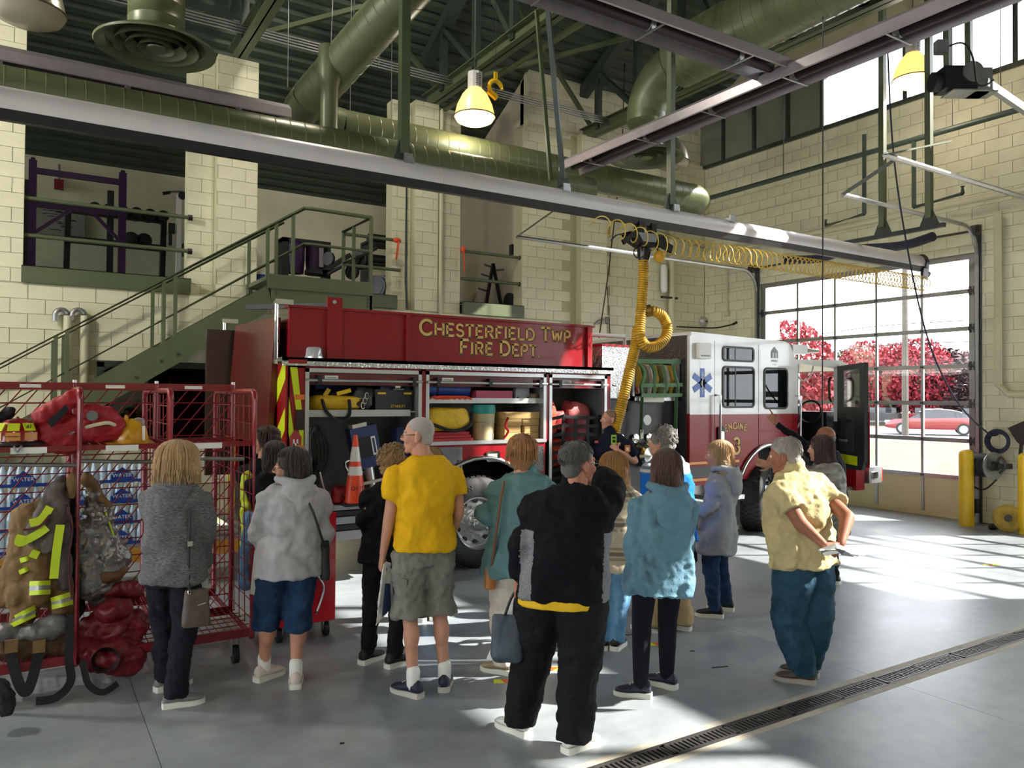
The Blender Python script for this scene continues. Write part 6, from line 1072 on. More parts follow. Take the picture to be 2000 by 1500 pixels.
def person(label, base_, neck, pel, head, yaw, face, feet, arms, top, legs, hair, skin='a', build=1., sw=.185, belly=0., hands=('relax', 'relax'), shoes=None, hs=1., tilt=0, glasses=None, vox=.0125, female=False, extra=None):
    B = at(*base_, 'z', 0); f = Vector((B.x, B.y, 0)).normalized(); r = Vector((f.y, -f.x, 0)); Z_ = Vector((0, 0, 1))
    def J(p): 
        d = ray(p[0], p[1]); t = (B-CAM).dot(f)+(p[2] if len(p) > 2 else 0); return CAM+d*(t/d.dot(f))
    N, Pv, Hc = J(neck)+Vector((0, 0, .035)), J(pel), J(head); s = r*math.cos(math.radians(yaw))-f*math.sin(math.radians(yaw)); fw = ang(f, r, yaw); sp = Pv-N; b = build
    root = link('person', None, None, (B.x, B.y, 0)); tag(root, label, 'person', 'visitors and crew listening beside the truck')
    S_ = lambda m: m   # mats
    cw, ww, hw = (.155*b, .145*b, .165*b) if not female else (.145*b, .13*b, .165*b)
    cd, wd, hd = .115*b, (.115+belly*.5)*b, .12*b
    def ring(t, g=0., gw=1.):
        T_ = (0, .06, .14, .22, .35, .62, .9, 1.1, 1.6); Wd = (.07, .105*b+.01, sw-.035, sw-.012, cw, ww, hw, hw*1.0, hw*1.02); D = (.06, .085, .098, .108*b, cd+belly*.15, wd, hd+belly*.3, hd, hd)
        w = float(np.interp(t, T_, Wd)); d = float(np.interp(t, T_, D)); c = N+sp*t+fw*(belly*float(np.interp(t, (0, .35, .7, 1, 1.3), (0, .25, .6, .35, .2)))-.012); return (c, s, fw.copy(), (w+g)*gw, (d+g))
    up_s = sp.normalized()*-1
    def ringv(*a): c, s0, f0, w, d = ring(*a); ax = up_s; f2 = s0.cross(ax).normalized(); f2 = f2 if f2.dot(f0) > 0 else -f2; return (c, s0, f2, w, d)
    # feet, legs
    hips = [Pv-s*.088*b, Pv+s*.088*b]; shm, som = shoes or (BLACK, WHITE); ank = []
    for k, ft in enumerate(feet):
        fl_ = at(ft[0], ft[1], 'z', 0); ank.append(shoe(root, fl_, ft[2], f, r, shm, som, L=.255*(1 if not female else .93)*hs, boot=(legs.get('boot', 0))))
    knees = []
    for k in range(2):
        kk = legs.get('knees', (None, None))[k]; m_ = hips[k].lerp(ank[k], .5)+fw*.035; knees.append(J(kk) if kk else m_)
    # arms
    sh = [N+sp*.185-s*(sw-.012), N+sp*.185+s*(sw-.012)]; el = [J(a[0]) for a in arms]; wr = [J(a[1]) for a in arms]
    body = MB(); loft(body, [ringv(t, -.03) for t in (0.03, .06, .14, .22, .35, .62, .9, 1.08)]); capsule(body, N+sp*.06, Hc+Vector((0, 0, -.09)), .062, .056)
    for k in range(2):
        bare = top.get('sleeve', 1.) < 1; bl = legs.get('hem') is not None
        if bare: capsule(body, sh[k].lerp(el[k], .3), el[k], .046*b, .038*b); capsule(body, el[k], wr[k], .04*b, .026)
        else: capsule(body, sh[k].lerp(el[k], .2), el[k], .03, .026); capsule(body, el[k], wr[k], .027, .024)
        if bl: capsule(body, hips[k], knees[k], .07*b, .05*b); capsule(body, knees[k]+Vector((0, 0, .02)), ank[k]-Vector((0, 0, .02)), .05*b, .034); body.ell(knees[k].lerp(ank[k], .3)-fw*.018, (.05*b, .054*b, .11))
        else: capsule(body, hips[k], knees[k], .05, .032); capsule(body, knees[k], ank[k]-Vector((0, 0, .02)), .032, .032)
    bodym = remesh(body, .0115, 3)
    fd_ = ang(f, r, face); tp_ = math.radians(tilt); hx = Vector((fd_.y, -fd_.x, 0)); hyv = (fd_*math.cos(tp_)+Z_*math.sin(tp_)); hz_ = hx.cross(hyv); HM = mat4(Hc, hx, hyv, hz_, hs)
    ms = [bodym, xform(HEAD, HM)]
    for k in range(2):
        dr = (wr[k]-el[k]).normalized(); a3 = arms[k][2] if len(arms[k]) > 2 else None; out = (s if k else -s)
        if a3: dr = ang(f, r, a3[0])*math.cos(math.radians(a3[1]))+Z_*math.sin(math.radians(a3[1]))
        pn = a3[2] if a3 and len(a3) > 2 else out; pn = Vector(pn) if not isinstance(pn, str) else {'up': Z_, 'down': -Z_, 'away': f, 'near': -f, 'left': -r, 'right': r}[pn]
        pn = (pn-dr*pn.dot(dr)).normalized(); xx = dr.cross(pn).normalized(); tb = fw if a3 is None else (f if abs(dr.dot(f)) < .7 else Z_)
        if a3 is None and xx.dot(fw) < 0: xx = -xx
        if a3 is not None and len(a3) > 3 and a3[3] < 0: xx = -xx
        ms.append(xform(HANDS[hands[k]], mat4(wr[k]+dr*.015, xx, dr, pn, .98*hs)))
    bo = part('body', join(*ms), SKIN[skin], root, 80)
    for sgn in (-1, 1):
        e = HM@Vector((sgn*.03, .075, .006, 1)); e = Vector(e[:3]); ey = part('eye', MB().ell(e, (.0125, .0125, .0125), 10, 8), EYEW, root, 80); part('iris', MB().ell(e+hyv*.0075, (.006, .006, .006), 8, 6), EYED, ey, 80)
        a_, b_ = [Vector((HM@Vector((sgn*x, .088-.02*abs(x-.015)/.03, z, 1)))[:3]) for x, z in ((.014, .03), (.045, .033))]; part('eyebrow', capsule(MB(), a_, b_, .0045, .003, 6), hair[1], root, 60)
    lp = [Vector((HM@Vector((x, y, z, 1)))[:3]) for x, y, z in ((-.019, .0855, -.061), (0, .0915, -.0605), (.019, .0855, -.061))]; part('lips', MB().tube(lp, [.0035, .006, .0035], 6), mat('lip_'+skin, {'a': 'a8625a', 'b': '9a5a50', 'c': '8a5046'}[skin], .45), root, 80)
    # hair
    kind, hm = hair[0], hair[1]
    h = MB(); ds = (.012, .006)
    if kind == 'short': h.ell((0, -.022, .045), (.082, .098, .088), 20, 14); h.ell((0, -.06, -.02), (.066, .052, .06)); dsp = ((.02, .010), (.008, .005))
    elif kind == 'buzz': h.ell((0, -.018, .040), (.0785, .096, .086), 20, 14); h.ell((0, -.055, -.015), (.064, .05, .055)); dsp = ((.01, .003),)
    elif kind == 'bald': h.ell((0, -.035, .0), (.0785, .077, .05), 20, 12); h.ell((0, -.06, -.02), (.064, .046, .05)); dsp = ((.01, .003),)
    elif kind == 'curly': h.ell((0, -.03, .04), (.096, .108, .098), 20, 14); h.ell((0, -.065, -.03), (.08, .06, .07)); dsp = ((.03, .035), (.012, .014))
    elif kind == 'crop': h.ell((0, -.03, .04), (.09, .104, .096), 20, 14); h.ell((0, -.06, -.045), (.074, .05, .075)); dsp = ((.03, .02), (.012, .012))
    elif kind == 'bob': h.ell((0, -.026, .042), (.094, .108, .095), 20, 14); loft(h, [(Vector((0, -.042, z)), Vector((1, 0, 0)), Vector((0, 1, 0)), w, d) for z, w, d in ((.05, .09, .085), (-.02, .104, .085), (-.075, .104, .084), (-.115, .09, .072), (-.132, .062, .05))], 20, .9); dsp = ((.04, .012), (.014, .008))
    elif kind in ('long', 'lob'):
        h.ell((0, -.026, .042), (.092, .106, .095), 20, 14); lo = -.40 if kind == 'long' else -.21
        loft(h, [(Vector((0, -.045-.02*q, .05+(lo-.05)*q)), Vector((1, 0, 0)), Vector((0, 1, 0)), w, d) for q, w, d in ((0, .09, .082), (.35, .103, .078), (.7, .115, .075), (.93, .105, .06), (1, .07, .035))], 20, .9); dsp = ((.05, .018), (.014, .01))
    hw_ = hair[2] if len(hair) > 2 else 1.; HV = HM@Matrix.Diagonal((hw_, hw_**.5, 1, 1))
    part('hair', join(xform(remesh(h, .0068, 2, dsp), HV), xform(strands(kind, len(label)), HV)), hm, root, 80)
    if glasses:
        gm = MB(); pt_ = lambda x, y, z: Vector((HM@Vector((x, y, z, 1)))[:3])
        for sgn in (-1, 1):
            gm.tube([pt_(sgn*.033+.024*math.cos(a), .103, .002+.017*math.sin(a)) for a in [2*math.pi*i/14 for i in range(14)]], .0022, 5, closed=True); gm.tube([pt_(sgn*.057, .102, .006), pt_(sgn*.082, .06, .008), pt_(sgn*.084, -.01, .01), pt_(sgn*.082, -.02, -.004)], .0026, 5)
        gm.tube([pt_(-.01, .106, .006), pt_(.01, .106, .006)], .0022, 5); part('glasses', gm, glasses, root, 60)
    # trousers
    g = legs.get('g', .02); lm = legs['mat']; tr_ = MB(); loft(tr_, [ringv(t, -.008) for t in (.84, .92, 1.0, 1.12)], 22); hem = legs.get('hem', None)
    for k in range(2):
        hp, kn, an = hips[k], knees[k], ank[k]; lo_ = an-Vector((0, 0, .045)); th = legs.get('th', .092)*b; ca_ = legs.get('ca', .068)*b; bt_ = legs.get('bt', .062)
        R = [(hp+Vector((0, 0, .02)), th*.95), (hp.lerp(kn, .3), th), (hp.lerp(kn, .7), th*.88), (kn, ca_*1.1)]
        if hem is None: R += [(kn.lerp(lo_, .4), ca_), (kn.lerp(lo_, .8), (ca_+bt_)/2), (lo_, bt_)]
        elif hem > 0: R += [(kn.lerp(lo_, hem), ca_*1.05)]
        else: R = R[:2]+[(hp.lerp(kn, 1+hem), th*.98)]
        loft(tr_, [(c, s, fw, w, w*1.04) for c, w in R], 16, 1)
    part('trousers' if hem is None else 'shorts', remesh(tr_, vox, 6, legs.get('disp', ((.11, .024), (-.12, .014), (.03, .005)))), lm, root, 80)
    if legs.get('sock'):
        for k in range(2): part('sock', capsule(MB(), ank[k]-Vector((0, 0, .03)), ank[k]+Vector((0, 0, legs['sock'])), .043, .046), WHITE, root, 80)
    # top garment
    tm = MB(); he = top.get('hem', 1.0); gg = top.get('g', .016)+.008; fl = top.get('flare', 0.); ts = [0.02, .05, .11, .2, .35, .62, .85]; ts = [t for t in ts if t < he-.1]+[(he+ts[-1])/2 if he > 1.1 else he-.05, he]
    loft(tm, [(lambda q: (q[0], q[1], q[2], q[3]+fl*max(0, t-.6), q[4]+fl*max(0, t-.6)))(ringv(t, gg)) for t in ts], 26)
    sl_r = top.get('sr', (.075, .062, .05)); slv = top.get('sleeve', 1.)
    for k in range(2):
        a0, a1, a2 = sh[k], el[k], wr[k]
        if slv >= 1: loft(tm, [(c, *frame(dv)[:2], w, w) for c, dv, w in ((a0-(a1-a0)*.08, a1-a0, sl_r[0]*.9), (a0, a1-a0, sl_r[0]), (a0.lerp(a1, .5), a1-a0, sl_r[0]*.97), (a1, a2-a0, sl_r[1]), (a1.lerp(a2, .5), a2-a1, (sl_r[1]+sl_r[2])/2), (a1.lerp(a2, slv-1+.93 if slv > 1 else .93), a2-a1, sl_r[2]))], 14, 1)
        else: loft(tm, [(c, *frame(a1-a0)[:2], w, w) for c, w in ((a0-(a1-a0)*.08, sl_r[0]*.85), (a0, sl_r[0]), (a0.lerp(a1, slv*.6), sl_r[0]*1.06), (a0.lerp(a1, slv), sl_r[0]*1.12))], 14, 1)
    for k in range(2):
        tm.ell(sh[k]+sp*.03, (sl_r[0]*.86,)*3)
        if slv >= 1: tm.ell(el[k], (sl_r[1]*1.02,)*3)
    if top.get('collar'): capsule(tm, N+Vector((0, 0, -.02)), N+Vector((0, 0, .03))+fw*.012, .08, .072)
    gm_ = remesh(tm, vox, 9, top.get('disp', ((.13, .03), (-.2, .022), (.03, .006))))
    if top.get('split'):
        A = np.array(gm_.v); gm_.mi = [top['split'](Vector(A[list(fc)].mean(0)), N, Pv, s, fw) for fc in gm_.f]
    tpo = part(top.get('name', 'shirt'), gm_, top['mat'], root, 80)
    if top.get('hood'):
        hd_ = MB(); hc = N-fw*.1+Vector((0, 0, -.035)); q = Matrix((s, fw, Z_)).transposed(); z_ = top['hood']; hd_.ell(hc-Vector((0, 0, .02)), (.125*z_, .08*z_, .075*z_), 18, 12, q.to_3x3()); hd_.ell(hc+Vector((0, 0, -.1*z_))-fw*.03, (.098*z_, .055*z_, .1*z_), 16, 12, q.to_3x3()); hd_.ell(hc+Vector((0, 0, -.19*z_))-fw*.02, (.05*z_, .03, .06*z_), 14, 10, q.to_3x3()); hd_.tube([N+s*.115*math.cos(a)+fw*(.1*math.sin(a)-.03)+Vector((0, 0, .0+.03*abs(math.cos(a)))) for a in [2*math.pi*i/18 for i in range(18)]], .03, 8, closed=True)
        part('hood', remesh(hd_, .011, 3, ((.06, .016),)), top['mat'][0] if isinstance(top['mat'], list) else top['mat'], root, 80)
    if top.get('under'):
        um = MB(); loft(um, [ringv(t, gg-.006) for t in (he-.12, he+top['under'][1])], 24); part('undershirt', remesh(um, vox, 2, ((.1, .01),)), top['under'][0], root, 80)
    if extra: extra(root, dict(N=N, P=Pv, H=Hc, HM=HM, s=s, fw=fw, f=f, r=r, J=J, el=el, wr=wr, sh=sh, hips=hips, B=B, ring=ringv, ank=ank, gg=gg))
    return root
# ---------------- people ----------------
def cloth(n, c, **k): 
    a = dict(rough=.85, var=.08, vs=7, bump=.6, bs=15, spec=.15); a.update(k); return mat('cloth_'+n, c, **a)
DENIM = cloth('dark_denim', '1f3350', col2='2c4568', vs=10); DENIML = cloth('light_denim', '4f7fa8', col2='6f9cc0', vs=8); BLKP = cloth('black_trouser', '17181c'); CHARP = cloth('charcoal_trouser', '1d1f26')
KHAKI = cloth('khaki', 'b09a78'); WPANT = cloth('white_trouser', 'd5cfc2'); SHORT = cloth('grey_shorts', '77766f')
def striped(n, cols, scale, axis=2, plaid=None):
    m = mat('cloth_'+n, cols[0], .8, sheen=.15); nt = m.node_tree; L = nt.links.new; b = nt.nodes['Principled BSDF']; tc = nt.nodes.new('ShaderNodeTexCoord'); sx = nt.nodes.new('ShaderNodeSeparateXYZ'); L(tc.outputs['Object'], sx.inputs[0])
    def tri(out, sc):
        mu = nt.nodes.new('ShaderNodeMath'); mu.operation = 'MULTIPLY'; mu.inputs[1].default_value = sc; L(out, mu.inputs[0]); pp = nt.nodes.new('ShaderNodeMath'); pp.operation = 'PINGPONG'; pp.inputs[1].default_value = 1; L(mu.outputs[0], pp.inputs[0])
        r = nt.nodes.new('ShaderNodeValToRGB'); r.color_ramp.interpolation = 'CONSTANT'; L(pp.outputs[0], r.inputs[0]); return r
    r1 = tri(sx.outputs[axis], scale)
    for i, (p, c) in enumerate(cols[1]): 
        e = r1.color_ramp.elements[i] if i < 2 else r1.color_ramp.elements.new(p); e.position = p; e.color = (*hexc(c), 1)
    if plaid:
        ad = nt.nodes.new('ShaderNodeMath'); ad.operation = 'ADD'; L(sx.outputs[0], ad.inputs[0]); L(sx.outputs[1], ad.inputs[1]); r2 = tri(ad.outputs[0], plaid)
        for i, (p, c) in enumerate(cols[1]): 
            e = r2.color_ramp.elements[i] if i < 2 else r2.color_ramp.elements.new(p); e.position = p; e.color = (*hexc(c), 1)
        mx = nt.nodes.new('ShaderNodeMixRGB'); mx.blend_type = 'MULTIPLY'; mx.inputs[0].default_value = 1; L(r1.outputs[0], mx.inputs[1]); L(r2.outputs[0], mx.inputs[2]); L(mx.outputs[0], b.inputs['Base Color'])
    else: L(r1.outputs[0], b.inputs['Base Color'])
    return m
SH = lambda n, c, **k: mat('shoe_'+n, c, .6, bump=.2, bs=150, **k)
BLOND, SANDY, DKB, BRN, GREYH, AUB, GING, WHT = hairmat('blond', 'c2a070', '9a7648'), hairmat('sandy', 'b08c58', '86653a'), hairmat('dark', '1c1512', '33261f'), hairmat('brown', '4a2e1c', '2a1a10'), hairmat('grey', '8a8782', '5f5c58', (30, 30, 30)), hairmat('auburn', '2c1612', '4a221a'), hairmat('ginger', 'b8854c', '8a5a30'), hairmat('white', 'b8b2aa', '8f8880', (30, 30, 30))
STGL, BUCK = mat('strap_black', '17171a', .5), mat('buckle', 'c9c6bc', .25, .9)
def strap(root, pts, w=.022, m=STGL, name='bag_strap'): return part(name, MB().tube(bez(pts, 8), w/2, 6), m, root, 80)
def bag(name, c, w, d, h, m, lab, f, r, shape='trap', strap_pts=None, sm=STGL, parts=None, group=None):
    c = Vector(c); t = thing(name, c, lab, 'bag', group); mb = MB(); k = {'trap': ((1, 1), (.98, 1), (.86, .6), (.8, .25)), 'tote': ((.82, .9), (1, 1), (.95, .5), (.9, .3)), 'flat': ((1, 1), (1, 1), (1, .9), (1, .5))}[shape]
    L = [(c+Vector((0, 0, h*q)), r, f, w/2*a, d/2*b_) for q, (a, b_) in zip((0, .12, .75, 1), k)]; loft(mb, L, 16, .6); part('body', remesh(mb, .01, 2, ((.07, .012),)), m, t, 80)
    if strap_pts: part('strap', MB().tube(bez(strap_pts, 8), .009, 6), sm, t, 80)
    return t
# 1 woman in heathered jacket
def ex1(root, k):
    s, f, r, J = k['s'], k['f'], k['r'], k['J']; c = J((383, 1222, -.16)); t = bag('shoulder_bag', c, .17, .09, .23, mat('bag_taupe', '4b4038', .5, var=.1), 'small taupe leather shoulder bag of the woman by the gear rack', f, r, 'trap', [J((366, 965, -.12)), J((371, 1010, -.17)), J((369, 1080, -.18)), J((370, 1158, -.18))])
    part('ring', MB().tube([J((370+3*math.cos(a), 1157+4*math.sin(a), -.2)) for a in [2*math.pi*i/10 for i in range(10)]], .003, 5, closed=True), BUCK, t); part('zip', MB().bar(J((386, 1182, -.215)), J((402, 1177, -.2)), .004, .004), BUCK, t, 0); part('buckle', MB().cbox(J((371, 1062, -.19)), (.03, .012, .03)), BUCK, t, 0)
    t = thing('paper_sheet', J((398, 1190, .1)), 'white paper bag hanging behind the taupe shoulder bag', 'paper'); part('sheet', MB().prism([J((395, 1105, .1)), J((407, 1110, .1)), J((406, 1218, .1)), (J((385, 1215, .1)))], f*.01), WHITE, t, 0)
HEA = mat('cloth_heather', '2c2c2f', .85, col2='7a7a7c', vs=10, stretch=(5, 5, 34), bump=.3, bs=60)
person('woman seen from behind in a heathered dark grey jacket and black trousers beside the rack', (345, 1380), (347, 946), (338, 1120), (347, 903), 20, 8, [(303, 1352, 65), (318, 1383, 86)], [((300, 1050, .1), (322, 1105, .25)), ((400, 1046, -.03), (399, 1108, .1))], dict(mat=HEA, hem=1.08, hood=1, g=.022, sr=(.07, .06, .048), flare=.02, name='jacket'), dict(mat=CHARP, th=.09, ca=.075, bt=.075), ('bob', BLOND, 1.3), 'a', 1.0, .175, shoes=(SH('grey', '77787a'), mat('sole_white', 'd8d8d0', .5)), female=True, extra=ex1)
# 2 woman in pale hoodie
def ex2(root, k):
    J, s = k['J'], k['s']; t = bag('crossbody_bag', J((634, 1130, -.02)), .07, .16, .26, mat('bag_black', '1c1c20', .6), 'black crossbody bag at the hip of the pale hoodie wearer', k['f'], k['r'], 'trap', [J((597, 972, -.13)), J((612, 1002, -.17)), J((628, 1050, -.16)), J((634, 1068, -.06))])
    pp = thing('paper_leaflet', J((500, 1130, .1)), 'pale paper held in front of the hoodie wearer', 'paper'); part('sheet', MB().prism([J((497, 1075, .1)), J((510, 1075, .1)), J((506, 1165, .1)), J((488, 1160, .1))], k['f']*.004), WHITE, pp, 0)
    part('dark_collar', capsule(MB(), k['N']+Vector((0, 0, .0)), k['N']+Vector((0, 0, .05)), .068, .064), BLKP, root, 80)
HOOD = cloth('pale_grey', 'a9a9ad')
person('woman in a pale grey hoodie and rolled denim capris, glasses in profile', (550, 1340), (574, 952), (564, 1100), (566, 914), -18, -82, [(500, 1333, 48), (577, 1347, 2)], [((503, 1045, .05), (530, 1090, .24)), ((634, 1040, .0), (612, 1098, .22))], dict(mat=HOOD, hem=1.14, hood=1, g=.024, sr=(.078, .068, .055), flare=.01, name='hoodie'), dict(mat=DENIM, th=.094, ca=.076, hem=.24, sock=.05), ('bob', DKB, 1.08), 'a', 1.18, .19, shoes=(SH('pink', 'd6c6be'), mat('sole_white', 'd8d8d0', .5)), female=True, glasses=mat('frame_brown', '3a2218', .4), extra=ex2)
# 3 two people behind the rack
person('person with short brown hair half hidden behind the rack end', (514, 1204), (517, 900), (516, 1012), (518, 862), 10, -60, [(506, 1204, 0), (524, 1206, 10)], [((478, 950, .1), (490, 1005, .2)), ((556, 950, .1), (545, 1005, .2))], dict(mat=BLKP, hem=1.2), dict(mat=CHARP), ('crop', BRN), 'a', .95, vox=.016)
person('dark haired person in a black top half hidden behind the rack end', (538, 1227), (537, 928), (540, 1036), (535, 893), 0, -20, [(528, 1226, 0), (548, 1228, 10)], [((502, 985, .1), (512, 1030, .2)), ((574, 985, .1), (566, 1030, .2))], dict(mat=BLKP, hem=1.2, under=(WHITE, .0)), dict(mat=CHARP), ('bob', DKB), 'a', .95, female=True, vox=.016)
# 4 woman in black sweater
person('blonde woman in a black sweater and black trousers near the traffic cone', (745, 1300), (768, 948), (756, 1078), (770, 906), 12, 35, [(705, 1299, 42), (755, 1306, 52)], [((712, 1015, -.05), (735, 1080, .18)), ((806, 1015, .12), (785, 1080, .22))], dict(mat=cloth('black_knit', '0e0e11'), hem=1.12, g=.02, sr=(.074, .066, .055), name='sweater'), dict(mat=BLKP, th=.085, ca=.062, bt=.058), ('curly', SANDY, .95), 'a', 1.02, .17, shoes=(SH('black', '15151a'), mat('sole_white', 'd8d8d0', .5)), female=True)
# 5 man in yellow t-shirt
def ex5(root, k):
    J, f, r = k['J'], k['f'], k['r']; t = thing('plastic_bag', J((750, 1210, .02)), 'flat white carrier bag held beside the grey shorts', 'bag'); mb = MB(); mb.prism([J((748, 1100, .0)), J((763, 1100, .05)), J((770, 1190, .1)), J((757, 1195, .05)), J((733, 1225, -.02))], f*.03); part('body', remesh(mb, .008, 2, ((.05, .02),)), mat('plastic_white', 'd9d9d6', .35), t, 80); part('print', MB().prism([J((752, 1140, -.02)), J((762, 1140, .02)), J((764, 1190, .05)), J((746, 1205, -.02))], f*.004), mat('bag_navy', '2a3f66', .4), t, 0)
    for k_, (a, b_) in enumerate((((783, 1150), (779, 1085)),)): part('cargo_pocket', MB().prism([J((783, 1130, -.13)), J((795, 1132, -.14)), J((793, 1165, -.14)), J((782, 1162, -.13))], f*.02), SHORT, root, 0)
person('tall man in a yellow t-shirt, grey cargo shorts and glasses', (840, 1352), (833, 897), (826, 1078), (816, 851), -14, -80, [(822, 1364, -48), (866, 1353, 6)], [((761, 1010, -.02), (748, 1083, .03)), ((896, 1000, .03), (880, 1050, .2))], dict(mat=cloth('yellow_tee', 'd8a818'), hem=.98, sleeve=.62, g=.02, sr=(.078, .06, .05), name='t_shirt'), dict(mat=SHORT, th=.112, ca=.108, hem=.02, sock=.06, disp=((.12, .03), (-.1, .018), (.03, .008))), ('buzz', WHT), 'a', 1.08, .205, .02, hands=('grip', 'relax'), shoes=(SH('navy', '1b2136'), mat('sole_grey', 'b4b0a8', .6)), glasses=mat('frame_black', '1a1414', .4), extra=ex5)
# 6 person mostly hidden behind him
person('person in a pale blue striped shirt and jeans mostly hidden behind the yellow t-shirt', (834, 1217), (846, 930), (850, 1035), (846, 903), 0, 0, [(822, 1216, 10), (846, 1213, 20)], [((818, 985, .05), (826, 1030, .2)), ((884, 985, .0), (882, 1030, .05))], dict(mat=striped('pale_stripe', ('b9c6dc', ((0, 'c6d2e4'), (.6, '8fa4c8'))), 90, 0), hem=1.25), dict(mat=DENIML), ('short', SANDY), 'a', .95, vox=.016)
# 7 woman in teal jacket
def ex7(root, k):
    J, f, r = k['J'], k['f'], k['r']; t = bag('tan_handbag', J((957, 1150, -.12)), .085, .08, .14, mat('bag_tan', 'a8682c', .45), 'small tan leather handbag on the teal jacket wearer', f, r, 'trap', [J((985, 940, -.14)), J((978, 975, -.19)), J((968, 1050, -.2)), J((960, 1108, -.14))], mat('strap_tan', '7a4a26', .5))
TEAL = cloth('teal', '5f8284', var=.1)
person('woman with ginger hair in a teal denim jacket and white trousers', (990, 1318), (1024, 928), (1008, 1087), (1021, 886), 8, 12, [(999, 1318, -62), (1042, 1308, -30)], [((953, 1000, -.04), (985, 1045, .26)), ((1070, 1005, .08), (1048, 1070, .25))], dict(mat=TEAL, hem=1.2, g=.03, sr=(.088, .085, .06), collar=1, flare=.03, name='jacket'), dict(mat=WPANT, th=.1, ca=.082, bt=.08), ('crop', GING, 1.08), 'a', 1.1, .18, shoes=(SH('tan', '96836a'), mat('sole_white', 'd8d8d0', .5)), female=True, extra=ex7)
# 8 man in black jacket
NAV = cloth('black_fleece', '0d0e14'); PANEL = mat('cloth_panel_grey', '4d4e54', .85, col2='85868c', vs=14, stretch=(8, 8, 30))
def ex8(root, k):
    J, f, r = k['J'], k['f'], k['r']
    bag('tote_bag', J((990, 1290, .02)), .19, .12, .26, mat('bag_blue_grey', '35424e', .55, var=.1), 'dark blue grey tote bag hanging from the black jacket wearer', f, r, 'tote', [J((985, 1205, .02)), J((1000, 1165, .02)), J((1012, 1160, .02)), J((1020, 1210, .04))])
    t = thing('carrier_bag', J((975, 1285, .1)), 'white paper carrier bag behind the blue grey tote', 'bag'); part('body', MB().prism([J((1003, 1165, .12)), J((1025, 1170, .12)), J((1000, 1290, .12)), J((950, 1288, .12)), J((962, 1262, .12))], f*.05), WHITE, t, 0)
person('heavy set man in a black jacket with grey side panels and black trousers', (1075, 1455), (1122, 955), (1098, 1150), (1131, 907), 12, 52, [(1032, 1440, -48), (1103, 1472, 48)], [((1020, 1055, -.02), (1012, 1138, .03)), ((1200, 948, .14), (1163, 925, .34))], dict(mat=[NAV, PANEL], hem=1.07, g=.03, sr=(.088, .075, .055), collar=1, flare=.02, name='jacket', under=(cloth('yellow_under', 'd6ae2a'), .07), split=lambda c, N, P_, s, fw: 1 if .19 < abs((c-N).dot(s)+(c-N).z*-.02) < .275 and (N.z-c.z) > .26 and (c-N).dot(fw) < .16 else 0), dict(mat=BLKP, th=.112, ca=.088, bt=.098), ('short', hairmat('salt', '3f3d3c', '5f5c5a', (30, 30, 30))), 'b', 1.32, .225, .05, hands=('grip', 'relax'), shoes=(SH('white', 'd4d4d2'), mat('sole_white', 'd8d8d0', .5)), glasses=mat('frame_grey', '6a6460', .3, .5), extra=ex8)
# 9 woman in plaid shirt
person('blonde woman in a cream and grey plaid overshirt and jeans', (1190, 1272), (1202, 952), (1198, 1070), (1199, 917), 2, 0, [(1178, 1271, 2), (1199, 1272, 18)], [((1166, 1015, .05), (1178, 1068, .2)), ((1236, 1015, .03), (1224, 1068, .15))], dict(mat=striped('plaid', ('d8d2c4', ((0, 'e0d9ca'), (.55, 'b0a698'), (.72, 'd8d0c0'), (.86, '8a857e'))), 9, 2, 9), hem=1.34, g=.022, collar=1, name='overshirt'), dict(mat=DENIML, th=.088, ca=.07, bt=.066), ('lob', hairmat('honey', 'b5823f', '8a5c28'), 1.15), 'a', 1.0, .165, shoes=(SH('black', '15151a'), mat('sole_white', 'd8d8d0', .5)), female=True)
# 10 firefighter
def ex10(root, k):
    J, f, r, HM = k['J'], k['f'], k['r'], k['HM']; t = thing('hand_radio', J((1198, 870, -.3)), 'lime green hand radio held by the firefighter', 'radio'); c = J((1199, 858, -.33)); part('case', MB().obox(c, r*.03, f*.018, Vector((0, 0, .05))), mat('radio_lime', '9ad01c', .4), t, 0); part('screen', MB().obox(c-f*.019+Vector((0, 0, .02)), r*.02, f*.001, Vector((0, 0, .012))), BLACK, t, 0); part('keypad', MB().obox(c-f*.019-Vector((0, 0, .02)), r*.018, f*.001, Vector((0, 0, .018))), BLACK, t, 0)
    e = k['sh'][0]+Vector((0, 0, -.06))-f*.085+r*.03; pa_ = part('shoulder_patch', MB().prism([e+r*x+Vector((0, 0, z))-f*.0 for x, z in ((-.03, .05), (.03, .05), (.035, -.02), (0, -.06), (-.035, -.02))], f*.02), mat('patch_orange', 'd07a3a', .6), root, 0); part('patch_centre', MB().prism([e+r*x+Vector((0, 0, z))-f*.003 for x, z in ((-.015, .025), (.015, .025), (.015, -.02), (-.015, -.02))], f*.002), WHITE, pa_, 0)
    q = J((1165, 863, -.17)); part('chest_flag', MB().obox(q, r*.022, f*.01, Vector((0, 0, .014))), mat('flag_red', 'a85048', .6), root, 0); q = J((1210, 868, -.14)); part('badge', MB().ell(q, (.02, .02, .025)), GOLD, root)
person('firefighter in a dark navy uniform shirt facing the group and holding a radio', (1194, 1094), (1193, 852), (1196, 950), (1190, 820), -150, -112, [(1182, 1092, -140), (1208, 1094, -160)], [((1240, 900, -.08), (1207, 880, -.26), (-60, 40, 'near')), ((1152, 905, .0), (1150, 945, -.15))], dict(mat=cloth('navy_uniform', '151a2a'), hem=1.02, sleeve=.72, g=.018, collar=1, name='uniform_shirt'), dict(mat=CHARP), ('buzz', hairmat('stubble', '8a6a50', '7a5c44', (30, 30, 30))), 'a', 1.1, .2, hands=('grip', 'relax'), tilt=4, extra=ex10)
